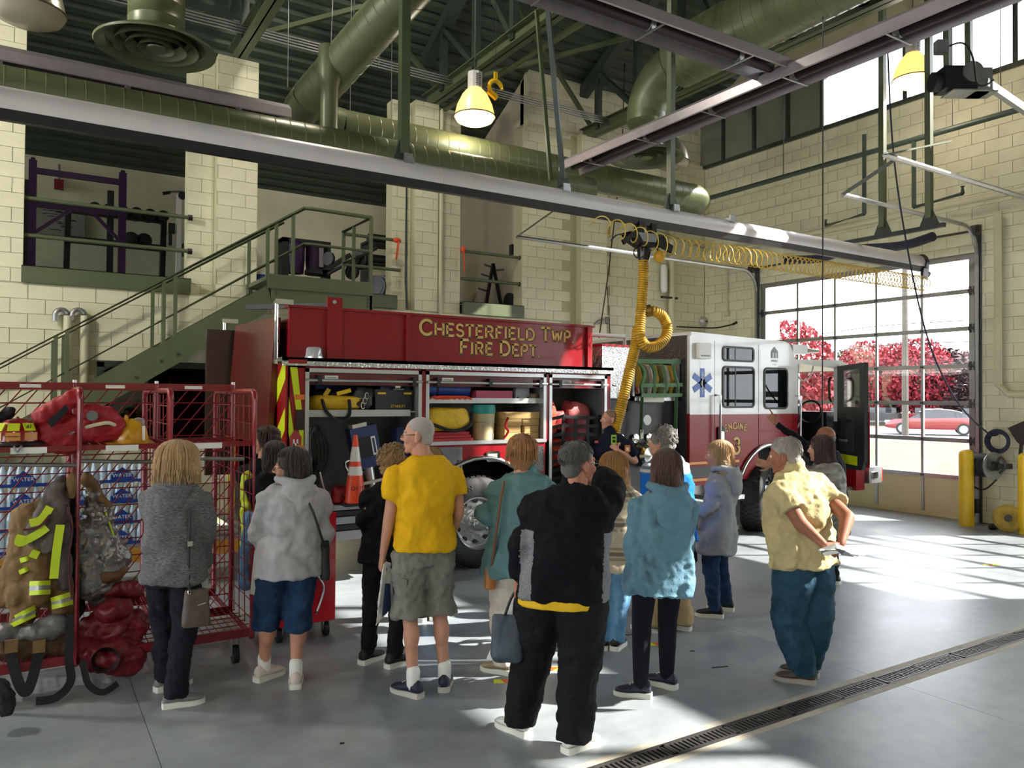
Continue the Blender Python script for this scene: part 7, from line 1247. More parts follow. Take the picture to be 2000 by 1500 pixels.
# 11 grey curly hair
person('grey curly haired man with a royal blue jacket and khaki trousers', (1320, 1230), (1298, 896), (1316, 1030), (1290, 864), -40, -72, [(1290, 1236, -70), (1349, 1232, -68)], [((1264, 975, .05), (1274, 1030, .22)), ((1346, 985, .0), (1335, 1040, .08))], dict(mat=[cloth('royal_blue', '1f6fd0'), striped('wb', ('c0c6d0', ((0, 'c8ccd4'), (.5, '6a7a9a'))), 40, 2)], hem=1.2, g=.022, name='jacket', split=lambda c, N, P_, s, fw: 1 if N.z-c.z < .15 else 0), dict(mat=KHAKI, th=.095, ca=.085, bt=.085), ('curly', GREYH), 'a', 1.05, shoes=(SH('tan', '96836a'), mat('sole_white', 'd8d8d0', .5)))
# 12 woman in light blue raincoat
def ex12(root, k): pass
RAIN = cloth('sky_blue', '648a9e', var=.1, rough=.6)
person('auburn haired woman in a light blue hooded raincoat and black leggings', (1265, 1358), (1301, 966), (1287, 1110), (1303, 918), -18, 5, [(1272, 1363, -84), (1320, 1347, -58)], [((1240, 1060, -.03), (1238, 1092, .18)), ((1338, 1055, .06), (1325, 1110, .2))], dict(mat=RAIN, hem=1.28, hood=1.15, g=.026, sr=(.08, .072, .055), flare=.05, name='raincoat', disp=((.14, .03), (-.14, .026), (.035, .01))), dict(mat=cloth('leggings', '191a24', bump=.05), th=.084, ca=.06, bt=.044, disp=()), ('lob', hairmat('chestnut', '3a2216', '5f3a24')), 'a', 1.0, .175, shoes=(SH('navy', '1b2136'), mat('sole_white', 'd8d8d0', .5)), female=True)
# 13 woman in long grey hoodie
def ex13(root, k):
    J = k['J']; bag('saddle_bag', J((1350, 1098, -.05)), .11, .07, .15, mat('bag_black', '1c1c20', .6), 'black saddle bag hanging beside the long grey hoodie', k['f'], k['r'], 'tote', [J((1358, 1000, -.1)), J((1355, 1050, -.08)), J((1352, 1072, -.05))])
person('blonde woman in a long pale grey zip hoodie and dark jeans, in profile', (1395, 1200), (1410, 926), (1400, 1024), (1402, 890), -72, -85, [(1412, 1207, -84), (1433, 1194, -80)], [((1388, 985, -.18), (1362, 1005, -.2)), ((1392, 985, .18), (1365, 1002, .12))], dict(mat=cloth('long_grey', '9c9ea4'), hem=1.5, hood=1, g=.02, flare=.03, sr=(.07, .062, .052), name='hoodie'), dict(mat=DENIM, th=.085, ca=.066, bt=.06), ('lob', BLOND, 1.08), 'a', 1.0, .17, shoes=(SH('black', '15151a'), mat('sole_white', 'd8d8d0', .5)), female=True, extra=ex13)
# 14 man in pale yellow shirt, hands behind back
def ex14(root, k):
    J, f, r = k['J'], k['f'], k['r']; t = thing('folded_papers', J((1640, 1085, -.3)), 'rolled white brochure held behind the pale yellow shirt', 'paper')
    part('outer_sheet', MB().prism([J((1598, 1075, -.34)), J((1632, 1063, -.34)), J((1690, 1086, -.26)), J((1640, 1080, -.36)), J((1612, 1086, -.38))], Vector((0, 0, .006))), WHITE, t, 0); part('roll', MB().tube([J((1602, 1077, -.36)), J((1640, 1072, -.34)), J((1676, 1086, -.28))], [.016, .022, .004], 10), WHITE, t); part('print', MB().prism([J((1630, 1070, -.38)), J((1650, 1075, -.36)), J((1668, 1087, -.3)), J((1645, 1084, -.37))], Vector((0, 0, -.003))), mat('print_dark', '4a4f5a', .5), t, 0)
person('man in a pale yellow shirt leaning forward with hands clasped behind his back', (1555, 1338), (1552, 930), (1570, 1083), (1531, 891), -58, -80, [(1592, 1337, -86), (1598, 1324, -78)], [((1563, 1022, -.24), (1612, 1066, -.3), (60, -12, 'near')), ((1655, 1010, -.05), (1643, 1062, -.24), (-60, -45, 'near'))], dict(mat=cloth('pale_yellow', 'b8ab80'), hem=1.13, sleeve=.66, g=.03, sr=(.095, .07, .06), collar=1, flare=.03, name='shirt', disp=((.13, .03), (-.15, .026), (.035, .008))), dict(mat=cloth('teal_denim', '1f3a4c', col2='2f5064', vs=9), th=.112, ca=.085, bt=.075, knees=((1540, 1212, -.02), (1592, 1208, .05))), ('short', WHT), 'c', 1.25, .21, .06, hands=('grip', 'grip'), shoes=(SH('taupe', '4f4842'), mat('sole_mixed', '9a968e', .6)), tilt=-6, extra=ex14)
# 15 woman in patterned sweater
person('woman with long dark auburn hair in a black and white patterned sweater', (1615, 1183), (1612, 908), (1618, 1014), (1601, 878), -62, -72, [(1602, 1178, -62), (1628, 1184, -60)], [((1552, 918, -.12), (1508, 909, -.1)), ((1630, 960, .15), (1612, 1000, .2))], dict(mat=mat('cloth_pattern', '26262b', .85, col2='b8b4ac', vs=5, stretch=(1, 1, 3)), hem=1.25, g=.022, name='sweater'), dict(mat=DENIM, boot=1), ('long', AUB), 'a', 1.0, .17, shoes=(SH('boot', '2f3034'), BLACK), female=True)
# 16 man pointing
person('bald man in a black jacket pointing toward the cab', (1628, 1141), (1614, 884), (1622, 990), (1611, 855), -60, -75, [(1615, 1140, -60), (1640, 1142, -60)], [((1556, 856, .0), (1514, 826, .02), (-70, 55, 'near')), ((1640, 940, .1), (1625, 985, .1))], dict(mat=cloth('black_sleeve', '121318'), hem=1.2, g=.02, sr=(.065, .052, .042), name='jacket'), dict(mat=CHARP), ('bald', DKB), 'c', 1.0, hands=('point', 'relax'), vox=.014)
# ---------------- gear racks ----------------
RR = mat('rack_red', '7a1420', .35, coat=.2)
YF_, YM_, YB_ = 5.78, 6.48, 7.15; XP = [-.24, .30, .85, 1.42]; ZT = 1.99
rk = thing('gear_rack', (.6, YF_, 0), 'red wire mesh turnout gear rack on casters', 'gear rack')
for i, x in enumerate(XP):
    p = part('side_loop', MB().tube([(x, YF_, .2), (x, YF_, ZT-.06)]+[(x, YF_+.06-.06*math.cos(a), ZT-.06+.06*math.sin(a)) for a in (.5, 1.0, 1.57)]+[(x, YB_-.06, ZT)]+[(x, YB_-.06+.06*math.sin(a), ZT-.06+.06*math.cos(a)) for a in (.57, 1.07, 1.57)]+[(x, YB_, .2), (x, YF_, .2)], .021, 8), RR, rk, 60)
    part('mid_post', MB().cyl((x, YM_, .2), (x, YM_, ZT+.05), .018), RR, p)
    w = MB()
    for k in range(8): y = YF_+.05+k*.175; w.cyl((x, y, .25), (x, min(y+.12, YB_), ZT-.03), .004, n=5)
    part('upright_wires', w, RR, p)['kind'] = 'stuff'
    w = MB()
    for k in range(13): z = .32+k*.13; w.cyl((x, YF_, z), (x, YB_, z), .004, n=5)
    part('cross_wires', w, RR, p)['kind'] = 'stuff'
for i in range(3):
    a, b = XP[i], XP[i+1]; tb = part('top_bar', MB().box((a, YM_-.015, ZT+.0), (b, YM_+.015, ZT+.055)), RR, rk, 0)
    lb = part('label_strip', MB().box((a+.2, YM_-.018, ZT+.015), (a+.33, YM_-.015, ZT+.04)), WHITE, tb, 0)
    part('cap_screw', MB().cyl((b, YM_, ZT+.05), (b, YM_, ZT+.075), .014), WHITE, tb)
    for k in range(13): part('mesh_wire', MB().cyl((a, YM_, .36+k*.128), (b, YM_, .36+k*.128), .0045, n=5), RR, tb)
    for k in range(-5, 15):
        # slanted wires, clipped to the bay
        z0, z1 = .28+k*.13, .28+k*.13+.72; u0, u1 = 0., 1.
        if z0 < .28: u0 = (.28-z0)/(z1-z0)
        if z1 > ZT: u1 = (ZT-z0)/(z1-z0)
        if u1 > u0+.02: part('slanted_wire', MB().cyl((a+(b-a)*u0, YM_, z0+(z1-z0)*u0), (a+(b-a)*u1, YM_, z0+(z1-z0)*u1), .0045, n=5), RR, tb)
    s = part('shelf', MB().box((a, YF_+.08, 1.585), (b, YF_+.1, 1.62)).box((a, YM_-.03, 1.585), (b, YM_-.01, 1.62)), RR, rk, 0); part('name_tag', MB().box((a+.16, YF_+.074, 1.575), (a+.36, YF_+.08, 1.615)), WHITE, s, 0)
    for k in range(7): part('shelf_wire', MB().cyl((a, YF_+.14+k*.085, 1.6), (b, YF_+.14+k*.085, 1.6), .004, n=5), RR, s)
    w = MB()
    for k in range(9): x = a+.06*k+.03; w.cyl((x, YF_+.08, 1.604), (x, YM_-.01, 1.604), .004, n=5)
    part('shelf_cross_wires', w, RR, s)['kind'] = 'stuff'
    part('hang_rod', MB().cyl((a, YF_+.3, 1.50), (b, YF_+.3, 1.47), .014), STEEL, rk)
    f_ = part('bottom_shelf', MB().box((a, YF_, .2), (b, YF_+.03, .26)).box((a, YM_-.03, .2), (b, YM_, .26)).box((a, YB_-.03, .2), (b, YB_, .26)), RR, rk, 0); w = MB()
    for k in range(12): x = a+.048*k; w.cyl((x, YF_, .262), (x, YB_, .262), .004, n=5)
    for k in range(6): y = YF_+.1+k*.11; w.cyl((a, y, .266), (b, y, .266), .004, n=5)
    part('grid_wires', w, RR, f_)['kind'] = 'stuff'
for x in (XP[0]+.1, XP[3]-.1):
    for y in (YF_+.08, YB_-.08):
        c_ = part('caster', MB().cyl((x-.02, y, .065), (x+.02, y, .065), .065, n=18), RUBBER, rk, 40); part('fork', MB().box((x-.035, y-.03, .06), (x-.025, y+.03, .2)).box((x+.025, y-.03, .06), (x+.035, y+.03, .2)).box((x-.05, y-.05, .19), (x+.05, y+.05, .205)), STEEL, c_, 0)
def ribbon(pts, w, th=.006, n=7):
    P_ = bez(pts, n); R_ = []
    for i, p in enumerate(P_):
        d = (P_[min(i+1, len(P_)-1)]-P_[max(i-1, 0)]).normalized(); v = (CAM-p).normalized(); sdv = d.cross(v).normalized(); nv = sdv.cross(d).normalized()
        R_.append([p-sdv*w/2-nv*th/2, p+sdv*w/2-nv*th/2, p+sdv*w/2+nv*th/2, p-sdv*w/2+nv*th/2])
    return MB().rings(R_)
def lumpy(name, pts, m, lab, cat, vox=.012, disp=((.09, .03), (-.12, .02), (.03, .008)), group=None, sm=2, base_=None):
    mb = MB()
    for p in pts:
        if len(p) == 2: mb.ell(p[0], p[1])
        else: capsule(mb, p[0], p[1], p[2], p[3] if len(p) > 3 else None)
    o = remesh(mb, vox, sm, disp); a = np.array(o.v); c = base_ or ((a[:, 0].min()+a[:, 0].max())/2, (a[:, 1].min()+a[:, 1].max())/2, a[:, 2].min())
    t = thing(name, c, lab, cat, group); part('body', o, m, t, 80); return t
gp2 = lambda px, py, y=6.0: at(px, py, 'y', y)
# things on the upper shelf
HRED = mat('helmet_red', '8c1a1c', .25, coat=.4)
hc = gp2(34, 850, 6.0); hc.z = 1.62; t = thing('fire_helmet', hc, 'red fire helmet with lime and amber panels on the shelf', 'helmet')
part('brim', MB().lathe([(.13, .035), (.17, .02), (.175, .01), (.13, .0)], hc, n=28), BLACK, t, 40); part('dome', MB().lathe([(.135, .03), (.132, .08), (.105, .14), (.06, .172), (.001, .182)], hc, n=28), HRED, t, 50)
for a in (-100, -55, -145): 
    d_ = Vector((math.cos(math.radians(a)), math.sin(math.radians(a)), 0)); s_ = Vector((-d_.y, d_.x, 0)); pl = part('amber_panel', MB().obox(hc+d_*.131+Vector((0, 0, .065)), s_*.04, d_*.004, Vector((0, 0, .025))), mat('amber_tag', 'c98a3a', .3), t, 0)
    part('lime_panel', MB().obox(hc+d_*.112+Vector((0, 0, .125)), s_*.034, d_*.005, Vector((-d_.x*.012, -d_.y*.012, .024))), CHEV, t, 0)
d_ = Vector((math.cos(math.radians(-58)), math.sin(math.radians(-58)), 0)); text('number', '41', .04, BLACK, t, hc+d_*.121+Vector((0, 0, .125)), (-d_.y, d_.x, 0), (0, 0, 1)); d_ = Vector((math.cos(math.radians(-100)), math.sin(math.radians(-100)), 0)); text('lettering', 'CHESTERFIELD', .013, BLACK, t, hc+d_*.136+Vector((0, 0, .065)), (-d_.y, d_.x, 0), (0, 0, 1))
part('ridge', MB().tube([hc+Vector((0, -.135+.27*q, .03+.155*math.sin(math.pi*q))) for q in [i/10 for i in range(11)]], .009, 6), HRED, t); part('strap', MB().tube(bez([hc+Vector((-.02, -.16, .02)), hc+Vector((.0, -.17, -.03)), hc+Vector((.03, -.16, .02))], 5), .006, 5), STEEL, t)
t = lumpy('mask_bag', [((gp2(95, 850, 6.02)), gp2(140, 835, 6.02), .10, .09), (gp2(85, 815, 6.0), gp2(145, 780, 6.0), .07, .06), (gp2(135, 860, 6.02), gp2(100, 862, 6.02), .09, .08)], REDC, 'crumpled red mask bag with dark flap beside the helmet', 'bag'); part('flap', MB().prism([gp2(93, 822, 5.9), gp2(128, 790, 5.9), gp2(135, 800, 5.9), gp2(100, 836, 5.9)], (0, .012, 0)), BLKC, t, 0); part('clip', MB().tube(bez([gp2(125, 852, 5.9), gp2(135, 846, 5.89), gp2(146, 843, 5.9), gp2(136, 850, 5.89)], 5), .004, 5), STEEL, t)
t = lumpy('face_piece_bag', [(gp2(175, 835, 6.0), gp2(215, 835, 6.0), .10, .10), (gp2(180, 810, 6.0), gp2(205, 812, 6.0), .085, .07)], REDC, 'rounded red face piece bag with reflective band on the shelf', 'bag'); part('reflective_band', MB().tube(bez([gp2(166, 835, 5.88), gp2(190, 829, 5.86), gp2(212, 826, 5.87), gp2(228, 833, 5.93)], 6), .013, 6), mat('band_pale', 'd8d4b4', .4), t); part('badge', MB().cyl(gp2(180, 812, 5.895), gp2(180, 812, 5.90), .035, n=18), GREY, t)
hc = gp2(252, 848, 6.05); hc.z = 1.62; t = thing('yellow_helmet', hc, 'yellow traditional fire helmet tipped on its side on the shelf', 'helmet'); part('shell', MB().lathe([(.12, 0), (.125, .04), (.1, .11), (.05, .16), (.001, .175)], hc, (.1, -.2, 1), n=24), mat('helmet_yellow', 'c8941c', .3, coat=.3), t, 50); part('brim', MB().lathe([(.12, .0), (.17, -.0), (.165, .012), (.12, .015)], hc, (.1, -.2, 1), n=24), mat('helmet_yellow', 'c8941c', .3), t, 40); part('ridge', MB().tube([hc+Vector((-.02+.0*q, -.13+.24*q, .03+.155*math.sin(math.pi*q))) for q in [i/8 for i in range(9)]], .012, 6), MATS['helmet_yellow'], t); part('front_shield', MB().bar(hc+Vector((.08, -.1, .02)), hc+Vector((.08, -.1, .12)), .06, .015), WHITE, t, 0)
t = thing('water_bottle', gp2(217, 815, 6.3), 'clear plastic water bottle standing behind the red bags', 'bottle'); q = gp2(219, 808, 6.25); q.z = 1.62; part('bottle', MB().lathe([(.032, 0), (.033, .12), (.03, .15), (.012, .19), (.012, .2)], q, n=14), glassmat('clear_pet', (.8, .88, .92), .12), t); part('cap', MB().cyl(q+Vector((0, 0, .2)), q+Vector((0, 0, .22)), .014), WHITE, t)
lumpy('black_gloves', [(gp2(5, 815, 6.1), gp2(18, 808, 6.1), .05, .04), (gp2(275, 850, 6.2), gp2(262, 800, 6.2), .05, .04)][:1], BLKC, 'black work gloves behind the red fire helmet', 'gloves')
lumpy('plaid_cloth', [(gp2(270, 825, 6.2), gp2(275, 850, 6.2), .045, .04)], mat('cloth_check', '5a4a50', .8, col2='b0a8a4', vs=20), 'bunched checked cloth beside the yellow helmet', 'cloth')
# turnout coats hanging
TAN = mat('turnout_tan', '7a5f3c', .8, var=.12, vs=6, bump=.4, bs=30); LIME = mat('turnout_lime', 'c4dc28', .5); SILV = mat('turnout_silver', '9a9a98', .35, .3); VG = mat('vest_grey', '5c5450', .7, bump=.3, bs=40)
Yc = 6.02
t = lumpy('turnout_coat', [(gp2(60, 1010, Yc), gp2(50, 1160, Yc), .11, .12), (gp2(95, 1000, Yc), gp2(95, 1150, Yc), .12, .12), (gp2(40, 1080, Yc), gp2(5, 1170, Yc+.05), .075, .07), (gp2(75, 1060, Yc-.08), gp2(75, 1165, Yc-.1), .075, .075), (gp2(60, 1120, Yc), gp2(40, 1220, Yc-.05), .08, .075), (gp2(115, 1100, Yc-.04), gp2(120, 1190, Yc-.06), .075, .07)], TAN, 'tan turnout coat with lime and silver bands hanging in the rack', 'coat')
for (pa, pb, yy, w) in (((58, 1140), (98, 1138), -.24, .02), ((58, 1158), (98, 1156), -.24, .02), ((22, 1222), (68, 1200), -.19, .02), ((30, 1206), (68, 1186), -.19, .02), ((100, 1172), (140, 1160), -.18, .02), ((102, 1186), (142, 1176), -.18, .02), ((40, 1095), (62, 1088), -.16, .02), ((38, 1118), (60, 1108), -.16, .02)): part('lime_band', ribbon([gp2(pa[0], pa[1], Yc+yy+.05), gp2((pa[0]+pb[0])/2, (pa[1]+pb[1])/2, Yc+yy), gp2(pb[0], pb[1], Yc+yy+.04)], .03), LIME, t)
for (pa, pb, yy) in (((58, 1149), (98, 1147), -.235), ((26, 1214), (68, 1193), -.185), ((101, 1179), (141, 1168), -.175)): part('silver_band', ribbon([gp2(*pa, Yc+yy+.05), gp2((pa[0]+pb[0])/2, (pa[1]+pb[1])/2, Yc+yy), gp2(*pb, Yc+yy+.04)], .03), SILV, t)
t = lumpy('safety_vest', [(gp2(112, 950, Yc-.1), gp2(70, 1045, Yc-.14), .05, .07), (gp2(115, 985, Yc-.14), gp2(95, 1070, Yc-.16), .04, .05), (gp2(120, 940, Yc-.06), gp2(125, 1140, Yc-.1), .05, .045)], VG, 'grey and lime safety vest draped over the turnout coat', 'vest')
for pts_ in (((98, 990), (80, 1015), (58, 1022)), ((92, 1030), (70, 1045), (38, 1060), (42, 1045)), ((60, 1080), (75, 1085)), ((118, 1025), (110, 1080), (105, 1130))): part('lime_panel', ribbon([gp2(a, b, Yc-.225) for a, b in pts_], .05), LIME, t)
part('edge', MB().tube(bez([gp2(98, 1005, Yc-.235), gp2(75, 1030, Yc-.235), gp2(45, 1035, Yc-.235)], 6), .008, 5).tube(bez([gp2(130, 985, Yc-.2), gp2(142, 1030, Yc-.2), gp2(134, 1100, Yc-.2), gp2(140, 1170, Yc-.2)], 6), .006, 5), mat('vest_trim', '5a1f28', .6), t)
t = lumpy('trouser_legs', [(gp2(140, 960, Yc+.1), gp2(142, 1190, Yc+.1), .05, .07)], BLKC, 'black turnout liner hanging beside the red post', 'liner')
t = lumpy('suspenders', [(gp2(139, 932, Yc-.1), gp2(140, 965, Yc-.1), .035, .035)], TAN, 'tan coat collar strap at the rack post', 'strap')
t = lumpy('silver_hood_coat', [(gp2(178, 975, 6.1), gp2(225, 1090, 6.1), .06, .11), (gp2(170, 1040, 6.1), gp2(180, 1140, 6.1), .10, .11), (gp2(215, 1105, 6.1), gp2(195, 1160, 6.12), .10, .08)], mat('silver_fabric', '8c8a88', .3, .55, bump=.5, bs=25), 'crinkled silver proximity coat leaning in the second bay', 'coat', disp=((.07, .04), (-.07, .03), (.02, .012)))
lumpy('tan_boot_leg', [(gp2(172, 935, 6.1), gp2(190, 968, 6.08), .04, .045), (gp2(190, 968, 6.08), gp2(212, 985, 6.05), .045, .03)], TAN, 'tan sleeve hooked on the rack above the silver coat', 'sleeve'); lumpy('brown_lining', [(gp2(205, 1125, 6.05), gp2(240, 1110, 6.05), .06, .05)], mat('lining_brown', '6a4a2a', .5, bump=.5, bs=20), 'brown lining spilling from the silver coat', 'lining')
solo('lime_strap', MB().bar(gp2(206, 1000, 6.05), gp2(222, 1045, 6.05), .035, .01), LIME, 'lime strap hanging across the second bay mesh', 'strap', None, 0)
# bottom shelf bags
t = lumpy('red_duffel', [(gp2(190, 1230, 6.0), gp2(255, 1225, 6.0), .12, .12), (gp2(180, 1280, 5.85), gp2(250, 1285, 5.85), .11, .13), (gp2(195, 1150, 6.1), gp2(262, 1150, 6.1), .06, .06), (gp2(215, 1195, 5.95), gp2(240, 1190, 5.95), .08, .07)], mat('duffel_red', '701420', .45, var=.12, vs=5, bump=.4, bs=12), 'large slumped red duffel bag with an open mouth on the bottom shelf', 'bag', disp=((.12, .05), (-.16, .03), (.03, .008)))
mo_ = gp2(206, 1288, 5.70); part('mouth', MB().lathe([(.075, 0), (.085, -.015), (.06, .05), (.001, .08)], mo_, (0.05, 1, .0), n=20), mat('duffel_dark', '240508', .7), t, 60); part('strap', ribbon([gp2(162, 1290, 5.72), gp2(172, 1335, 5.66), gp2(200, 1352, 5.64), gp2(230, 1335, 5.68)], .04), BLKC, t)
t = lumpy('brown_tote', [(gp2(20, 1265, 5.95), gp2(110, 1265, 5.95), .10, .11), (gp2(15, 1250, 5.95), gp2(115, 1240, 5.95), .08, .08)], mat('tote_brown', '5f4630', .7, bump=.4, bs=30), 'brown canvas gear tote with dark handles on the bottom shelf', 'bag')
for x in (22, 76): part('handle_patch', MB().cbox(gp2(x, 1262, 5.80), (.07, .02, .08)), TAN, t, 0)
part('handle', ribbon([gp2(20, 1275, 5.8), gp2(35, 1330, 5.72), gp2(50, 1352, 5.70), gp2(62, 1330, 5.72), gp2(76, 1275, 5.8)], .06), BLKC, t); part('strap', ribbon([gp2(138, 1200, 5.8), gp2(134, 1280, 5.72), gp2(138, 1330, 5.68), gp2(110, 1362, 5.66), gp2(70, 1370, 5.66)], .05), BLKC, t)
lumpy('silver_hood', [(gp2(10, 1235, 5.9), gp2(40, 1238, 5.9), .06, .06), (gp2(70, 1235, 5.88), gp2(112, 1225, 5.88), .07, .075)], mat('silver_dull', '77787a', .5, .2, bump=.4, bs=25), 'bunched silver hood stuffed in the brown tote', 'hood')
lumpy('dark_boots', [(gp2(-4, 1350, 5.4), gp2(12, 1380, 5.35), .06, .05)], BLKC, 'dark boot leg cut off at the left edge of the frame', 'boot')
# hi-vis coats on far side of the end panel
t = lumpy('hi_vis_jacket', [(at(470, 930, 'y', 6.7), at(472, 1110, 'y', 6.7), .04, .075)], LIME, 'lime hi-vis jacket hanging on the outer end panel', 'jacket'); t.location.x += .05
lumpy('blue_trousers', [((1.52, 6.35, 1.0), (1.52, 6.4, .45), .05, .06)], DENIML, 'blue cloth hanging low on the outer end panel', 'trousers')
# red rolling cabinet beside the hoodie wearer
q = at(640, 1240, 'z', .12); cab_ = thing('rolling_cabinet', (1.95, 6.25, 0), 'bright red rolling tool cabinet on casters behind the pale hoodie', 'cabinet'); RB = mat('cabinet_red', 'c00c1c', .25, coat=.5)
part('body', MB().box((1.66, 6.1, .13), (2.16, 6.6, .98)), RB, cab_, 0); part('top_lip', MB().box((1.65, 6.09, .98), (2.17, 6.61, 1.0)), RB, cab_, 0); part('side_trim', MB().tube(bez([(2.0, 6.095, .2), (2.06, 6.09, .4), (2.0, 6.09, .55), (2.08, 6.09, .7)], 6), .008, 5), mat('trim_silver', '9a9a9c', .3, .6), cab_)
for x in (1.72, 2.1):
    for y in (6.16, 6.54): c_ = part('caster', MB().cyl((x-.018, y, .055), (x+.018, y, .055), .055, n=16), RUBBER, cab_, 40); part('fork', MB().box((x-.03, y-.025, .05), (x-.02, y+.025, .13)).box((x+.02, y-.025, .05), (x+.03, y+.025, .13)), STEEL, c_, 0)
# water packs on a bench behind the rack
bn = thing('wood_bench', (.6, 8.75, 0), 'low bench with an orange wood edge stacked with water packs', 'bench')
part('top', MB().box((-1.2, 8.45, .44), (2.0, 9.15, .48)), mat('bench_top', '8a8a86', .5), bn, 0); part('edge', MB().box((-1.2, 8.43, .30), (2.0, 8.45, .44)), mat('bench_wood', 'c08a2c', .5, col2='a87422', vs=5, stretch=(1, 1, 12)), bn, 0)
for x in (-1.1, .4, 1.9): part('leg', MB().box((x-.04, 8.5, 0), (x+.04, 8.58, .44)), GREY, bn, 0)
PET = mat('pet_blue', 'b4cbdc', .12, spec=.7); PK = mat('pack_blue', '1c3f8c', .3); pk0 = None
btl = mesh('bottle', MB().lathe([(.031, 0), (.033, .03), (.030, .05), (.033, .09), (.033, .13), (.014, .175), (.014, .195)], n=10), PET, 50)
cells = [(ci, ri) for ri in range(4) for ci in range(5) if not (ci == 4 and ri == 3) and not (ci == 0 and ri == 3)]
nmr = ('bottom', 'second', 'third', 'top'); nmc = ('first', 'second', 'third', 'fourth', 'last')
for ci, ri in cells:
    x0 = -.62+ci*.41; z0 = .48+ri*.205; t = thing('water_pack', (x0+.2, 8.62, z0), 'shrink wrapped pack of water bottles, %s row, %s stack from the left edge' % (nmr[ri], nmc[ci]), 'water pack', 'packs of bottled water')
    for a in range(6):
        for b_ in range(2): link('bottle', btl, t, ((a-2.5)*.067, -.13+b_*.067, 0))
    dm = part('diamond_print', MB().prism([(x0+.1, 8.452, z0+.03), (x0+.3, 8.452, z0+.03), (x0+.3, 8.452, z0+.07), (x0+.2, 8.452, z0+.15), (x0+.1, 8.452, z0+.07)], (0, .003, 0)), PK, t, 0); text('lettering', 'WATER', .05, WHITE, dm, (x0+.2, 8.448, z0+.07), (1, 0, 0), (0, 0, 1)); part('wrap_band', MB().box((x0+.005, 8.454, z0+.0), (x0+.405, 8.458, z0+.03)), PK, t, 0)
t = thing('green_bottle', (1.62, 8.6, .48), 'green bottle standing beside the water packs', 'bottle'); part('body', MB().lathe([(.05, 0), (.05, .2), (.02, .26), (.02, .29)], (1.62, 8.6, .48), n=14, caps=True), mat('bottle_green', '1c7a4c', .2), t); part('cap', MB().cyl((1.62, 8.6, .77), (1.62, 8.6, .8), .022), WHITE, t)
# ---------------- outside ----------------
def leaves(n, rad, seed, size):
    rnd = random.Random(seed); m = MB(); vs = []; fs = []
    for i in range(n):
        while 1:
            p = Vector((rnd.uniform(-1, 1), rnd.uniform(-1, 1), rnd.uniform(-1, 1)))
            if p.length < 1: break
        p = p.normalized()*(p.length**.45); c = Vector((p.x*rad[0], p.y*rad[1], p.z*rad[2])); a = Vector((rnd.uniform(-1, 1), rnd.uniform(-1, 1), rnd.uniform(-1, 1))).normalized(); b = a.cross(Vector((rnd.uniform(-1, 1), rnd.uniform(-1, 1), 1))).normalized(); s = size*rnd.uniform(.6, 1.3); k = len(vs)
        vs += [c-a*s, c+b*s*.6, c+a*s, c-b*s*.6]; fs.append((k, k+1, k+2, k+3))
    m.v = [tuple(v) for v in vs]; m.f = fs; m.mi = [0]*len(fs); return m
TR = {'scarlet': mat('leaf_scarlet', '6a0c1a', .8, col2='8c1a2c', vs=3), 'plum': mat('leaf_plum', '1d0d12', .8, col2='3a1420', vs=3), 'green': mat('leaf_green', '1f2a18', .8, col2='35401f', vs=3)}; BARK = mat('bark', '4a3a30', .9)
lm = {k: mesh('foliage', leaves(3600, (1, 1, 1), 5+i, .062), TR[k], 0) for i, k in enumerate(TR)}
def tree(px, pytop, dist, w, h, kind, lab, low=.18):
    d = ray(px, 786); d.z = 0; c = d.normalized()*dist; c = Vector((c.x, c.y, -.05)); t = thing('tree', c, lab, 'tree', 'trees across the road'); ht = h
    part('trunk', MB().cyl(c, c+Vector((0, 0, ht*.55)), .14, .07, n=8), BARK, t)
    for k in range(4): a = k*1.7; part('branch', MB().cyl(c+Vector((0, 0, ht*.35)), c+Vector((w*.3*math.cos(a), w*.3*math.sin(a), ht*.7)), .06, .03, n=6), BARK, t)
    o = link('crown', lm[kind], t, (0, 0, ht*(.5+low/2))); o.scale = (w/2, w/2, ht*(1-low)/2); o['kind'] = 'stuff'
T_ = [(1535, 0, 30, 3.6, 4.9, 'scarlet', 'scarlet maple nearest the building wall'), (1590, 0, 72, 7, 4.6, 'plum', 'plum leaved tree behind the cab roof'), (1655, 0, 90, 9, 7.2, 'green', 'green tree rising behind the open cab door'), (1692, 0, 70, 4.8, 6.9, 'scarlet', 'scarlet maple beside the open cab door'), (1735, 0, 74, 7.5, 6.0, 'plum', 'plum tree between two scarlet maples'), (1752, 0, 78, 5, 7.2, 'scarlet', 'scarlet tree just left of the utility pole'), (1795, 0, 70, 5.2, 7.0, 'scarlet', 'scarlet tree just right of the utility pole'), (1832, 0, 74, 8, 6.4, 'plum', 'broad plum tree above the red sedan'), (1868, 0, 78, 7, 6.2, 'scarlet', 'low scarlet tree above the second car'), (1890, 0, 72, 8, 5.8, 'plum', 'plum tree at the jamb side of the door'), (1620, 0, 70, 7, 4.4, 'plum', 'plum tree seen through the cab doorway')]
for a in T_: tree(*a, low=.12)
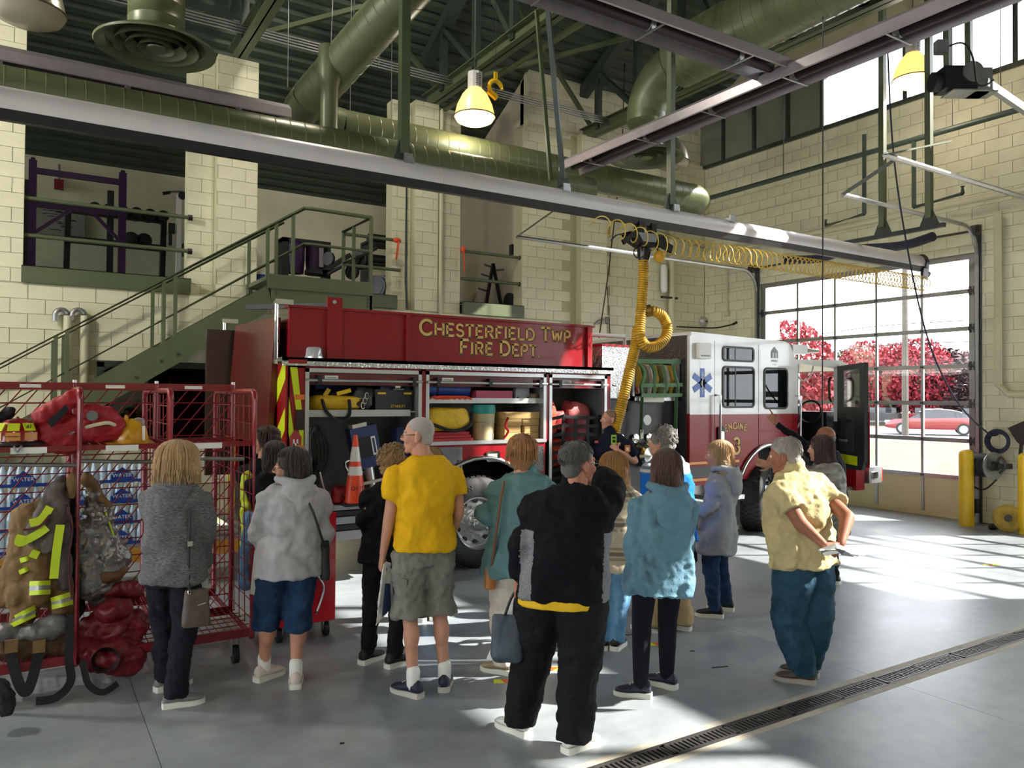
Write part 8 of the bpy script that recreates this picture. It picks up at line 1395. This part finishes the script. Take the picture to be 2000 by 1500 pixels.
# utility pole and wires
pb = at(1768, 850, 'z', 0); t = thing('utility_pole', (pb.x, pb.y, -.06), 'weathered grey wooden utility pole at the roadside', 'pole'); part('shaft', MB().cyl((pb.x, pb.y, -.06), (pb.x, pb.y, 13), .17, .13, n=10), mat('pole_wood', '45413a', .9, var=.1, vs=20, stretch=(1, 1, .1)), t); part('crossarm', MB().bar(pb+rd*-1.2+Vector((0, 0, 11.6)), pb+rd*1.2+Vector((0, 0, 11.6)), .1, .1), MATS['pole_wood'], t, 0)
for k, (z, s) in enumerate(((6.1, 1.1), (5.0, .7))): solo('overhead_wire', MB().tube(bez([op(52, -60, z+1.5), op(49, -12, z-.4), Vector((pb.x, pb.y, z)), op(47, 14, z+s*.3), op(45, 60, z+2)], 6), .025, 4), BLACK, ('upper', 'lower')[k]+' overhead wire strung past the utility pole', 'wire', 'overhead wires')
# cars
CARR = mat('car_red', '6a0a18', .2, coat=.6); CGL = mat('car_glass', '1d2228', .08); 
def car(c, fwd, lab, L=4.8, m=CARR):
    c = Vector(c); x = Vector(fwd).normalized(); y = Vector((-x.y, x.x, 0)); z = Vector((0, 0, 1)); t = thing('parked_car', c, lab, 'car', 'cars on the road'); Pp = lambda u, v, w: c+x*(u*L)+y*v+z*w
    sec = [(-.5, .45, .75), (-.47, .35, .92), (-.3, .3, .98), (-.1, .3, .95), (.2, .3, .92), (.42, .32, .82), (.5, .4, .62)]
    R = [[Pp(u, -.88, lo), Pp(u, -.9, (lo+hi)/2), Pp(u, -.82, hi), Pp(u, .82, hi), Pp(u, .9, (lo+hi)/2), Pp(u, .88, lo)] for u, lo, hi in sec]; part('body', MB().rings(R), m, t, 30)
    cs = [(-.42, .95, .97), (-.26, .95, 1.32), (-.05, .95, 1.43), (.08, .95, 1.38), (.24, .9, .93)]; part('cabin', MB().rings([[Pp(u, -.78, lo), Pp(u, -.6, hi), Pp(u, .6, hi), Pp(u, .78, lo)] for u, lo, hi in cs]), CGL, t, 30)
    part('roof', MB().rings([[Pp(u, -.6, hi), Pp(u, -.5, hi+.04), Pp(u, .5, hi+.04), Pp(u, .6, hi)] for u, hi in ((-.3, 1.24), (-.2, 1.37), (-.05, 1.43), (.08, 1.38), (.14, 1.25))]), m, t, 30)
    for u in (-.31, .32):
        for v in (-.82, .82): w_ = part('wheel', MB().cyl(Pp(u, v-.1, .33), Pp(u, v+.1, .33), .33, n=20), RUBBER, t, 40); part('rim', MB().cyl(Pp(u, v-.11 if v < 0 else v+.105, .33), Pp(u, v-.105 if v < 0 else v+.11, .33), .22, n=10), STEEL, w_, 30)
    for v in (-.6, .6): part('head_lamp', MB().cbox(Pp(.47, v, .7), (.2, .3, .1)), WHITE, t, 0); part('tail_lamp', MB().cbox(Pp(-.48, v, .8), (.15, .3, .12)), mat('tail_red', 'c01818', .2), t, 0)
car(op(50, 1.85, -.02), -rd, 'red sedan parked on the road behind the utility pole'); car(op(55, 7.0, -.02), -rd, 'second red car partly cut off by the door jamb')
for k in range(4):
    c = op(66, -4+k*3.1, 0); far = thing('parked_car', c, 'small %s car under the far trees, %s of four' % (('red', 'black')[k % 2], ('nearest the cab', 'second from the cab', 'third from the cab', 'farthest from the cab')[k]), 'car', 'far parked cars')
    part('car_body', MB().cbox(c+Vector((0, 0, .6)), (1.7, 2.2, .6)), BLACK if k % 2 else CARR, far, 0); part('cabin', MB().cbox(c+Vector((0, 0, 1.1)), (1.4, 1.3, .45)), CGL, far, 0)
bpy.data.scenes.remove(TS)
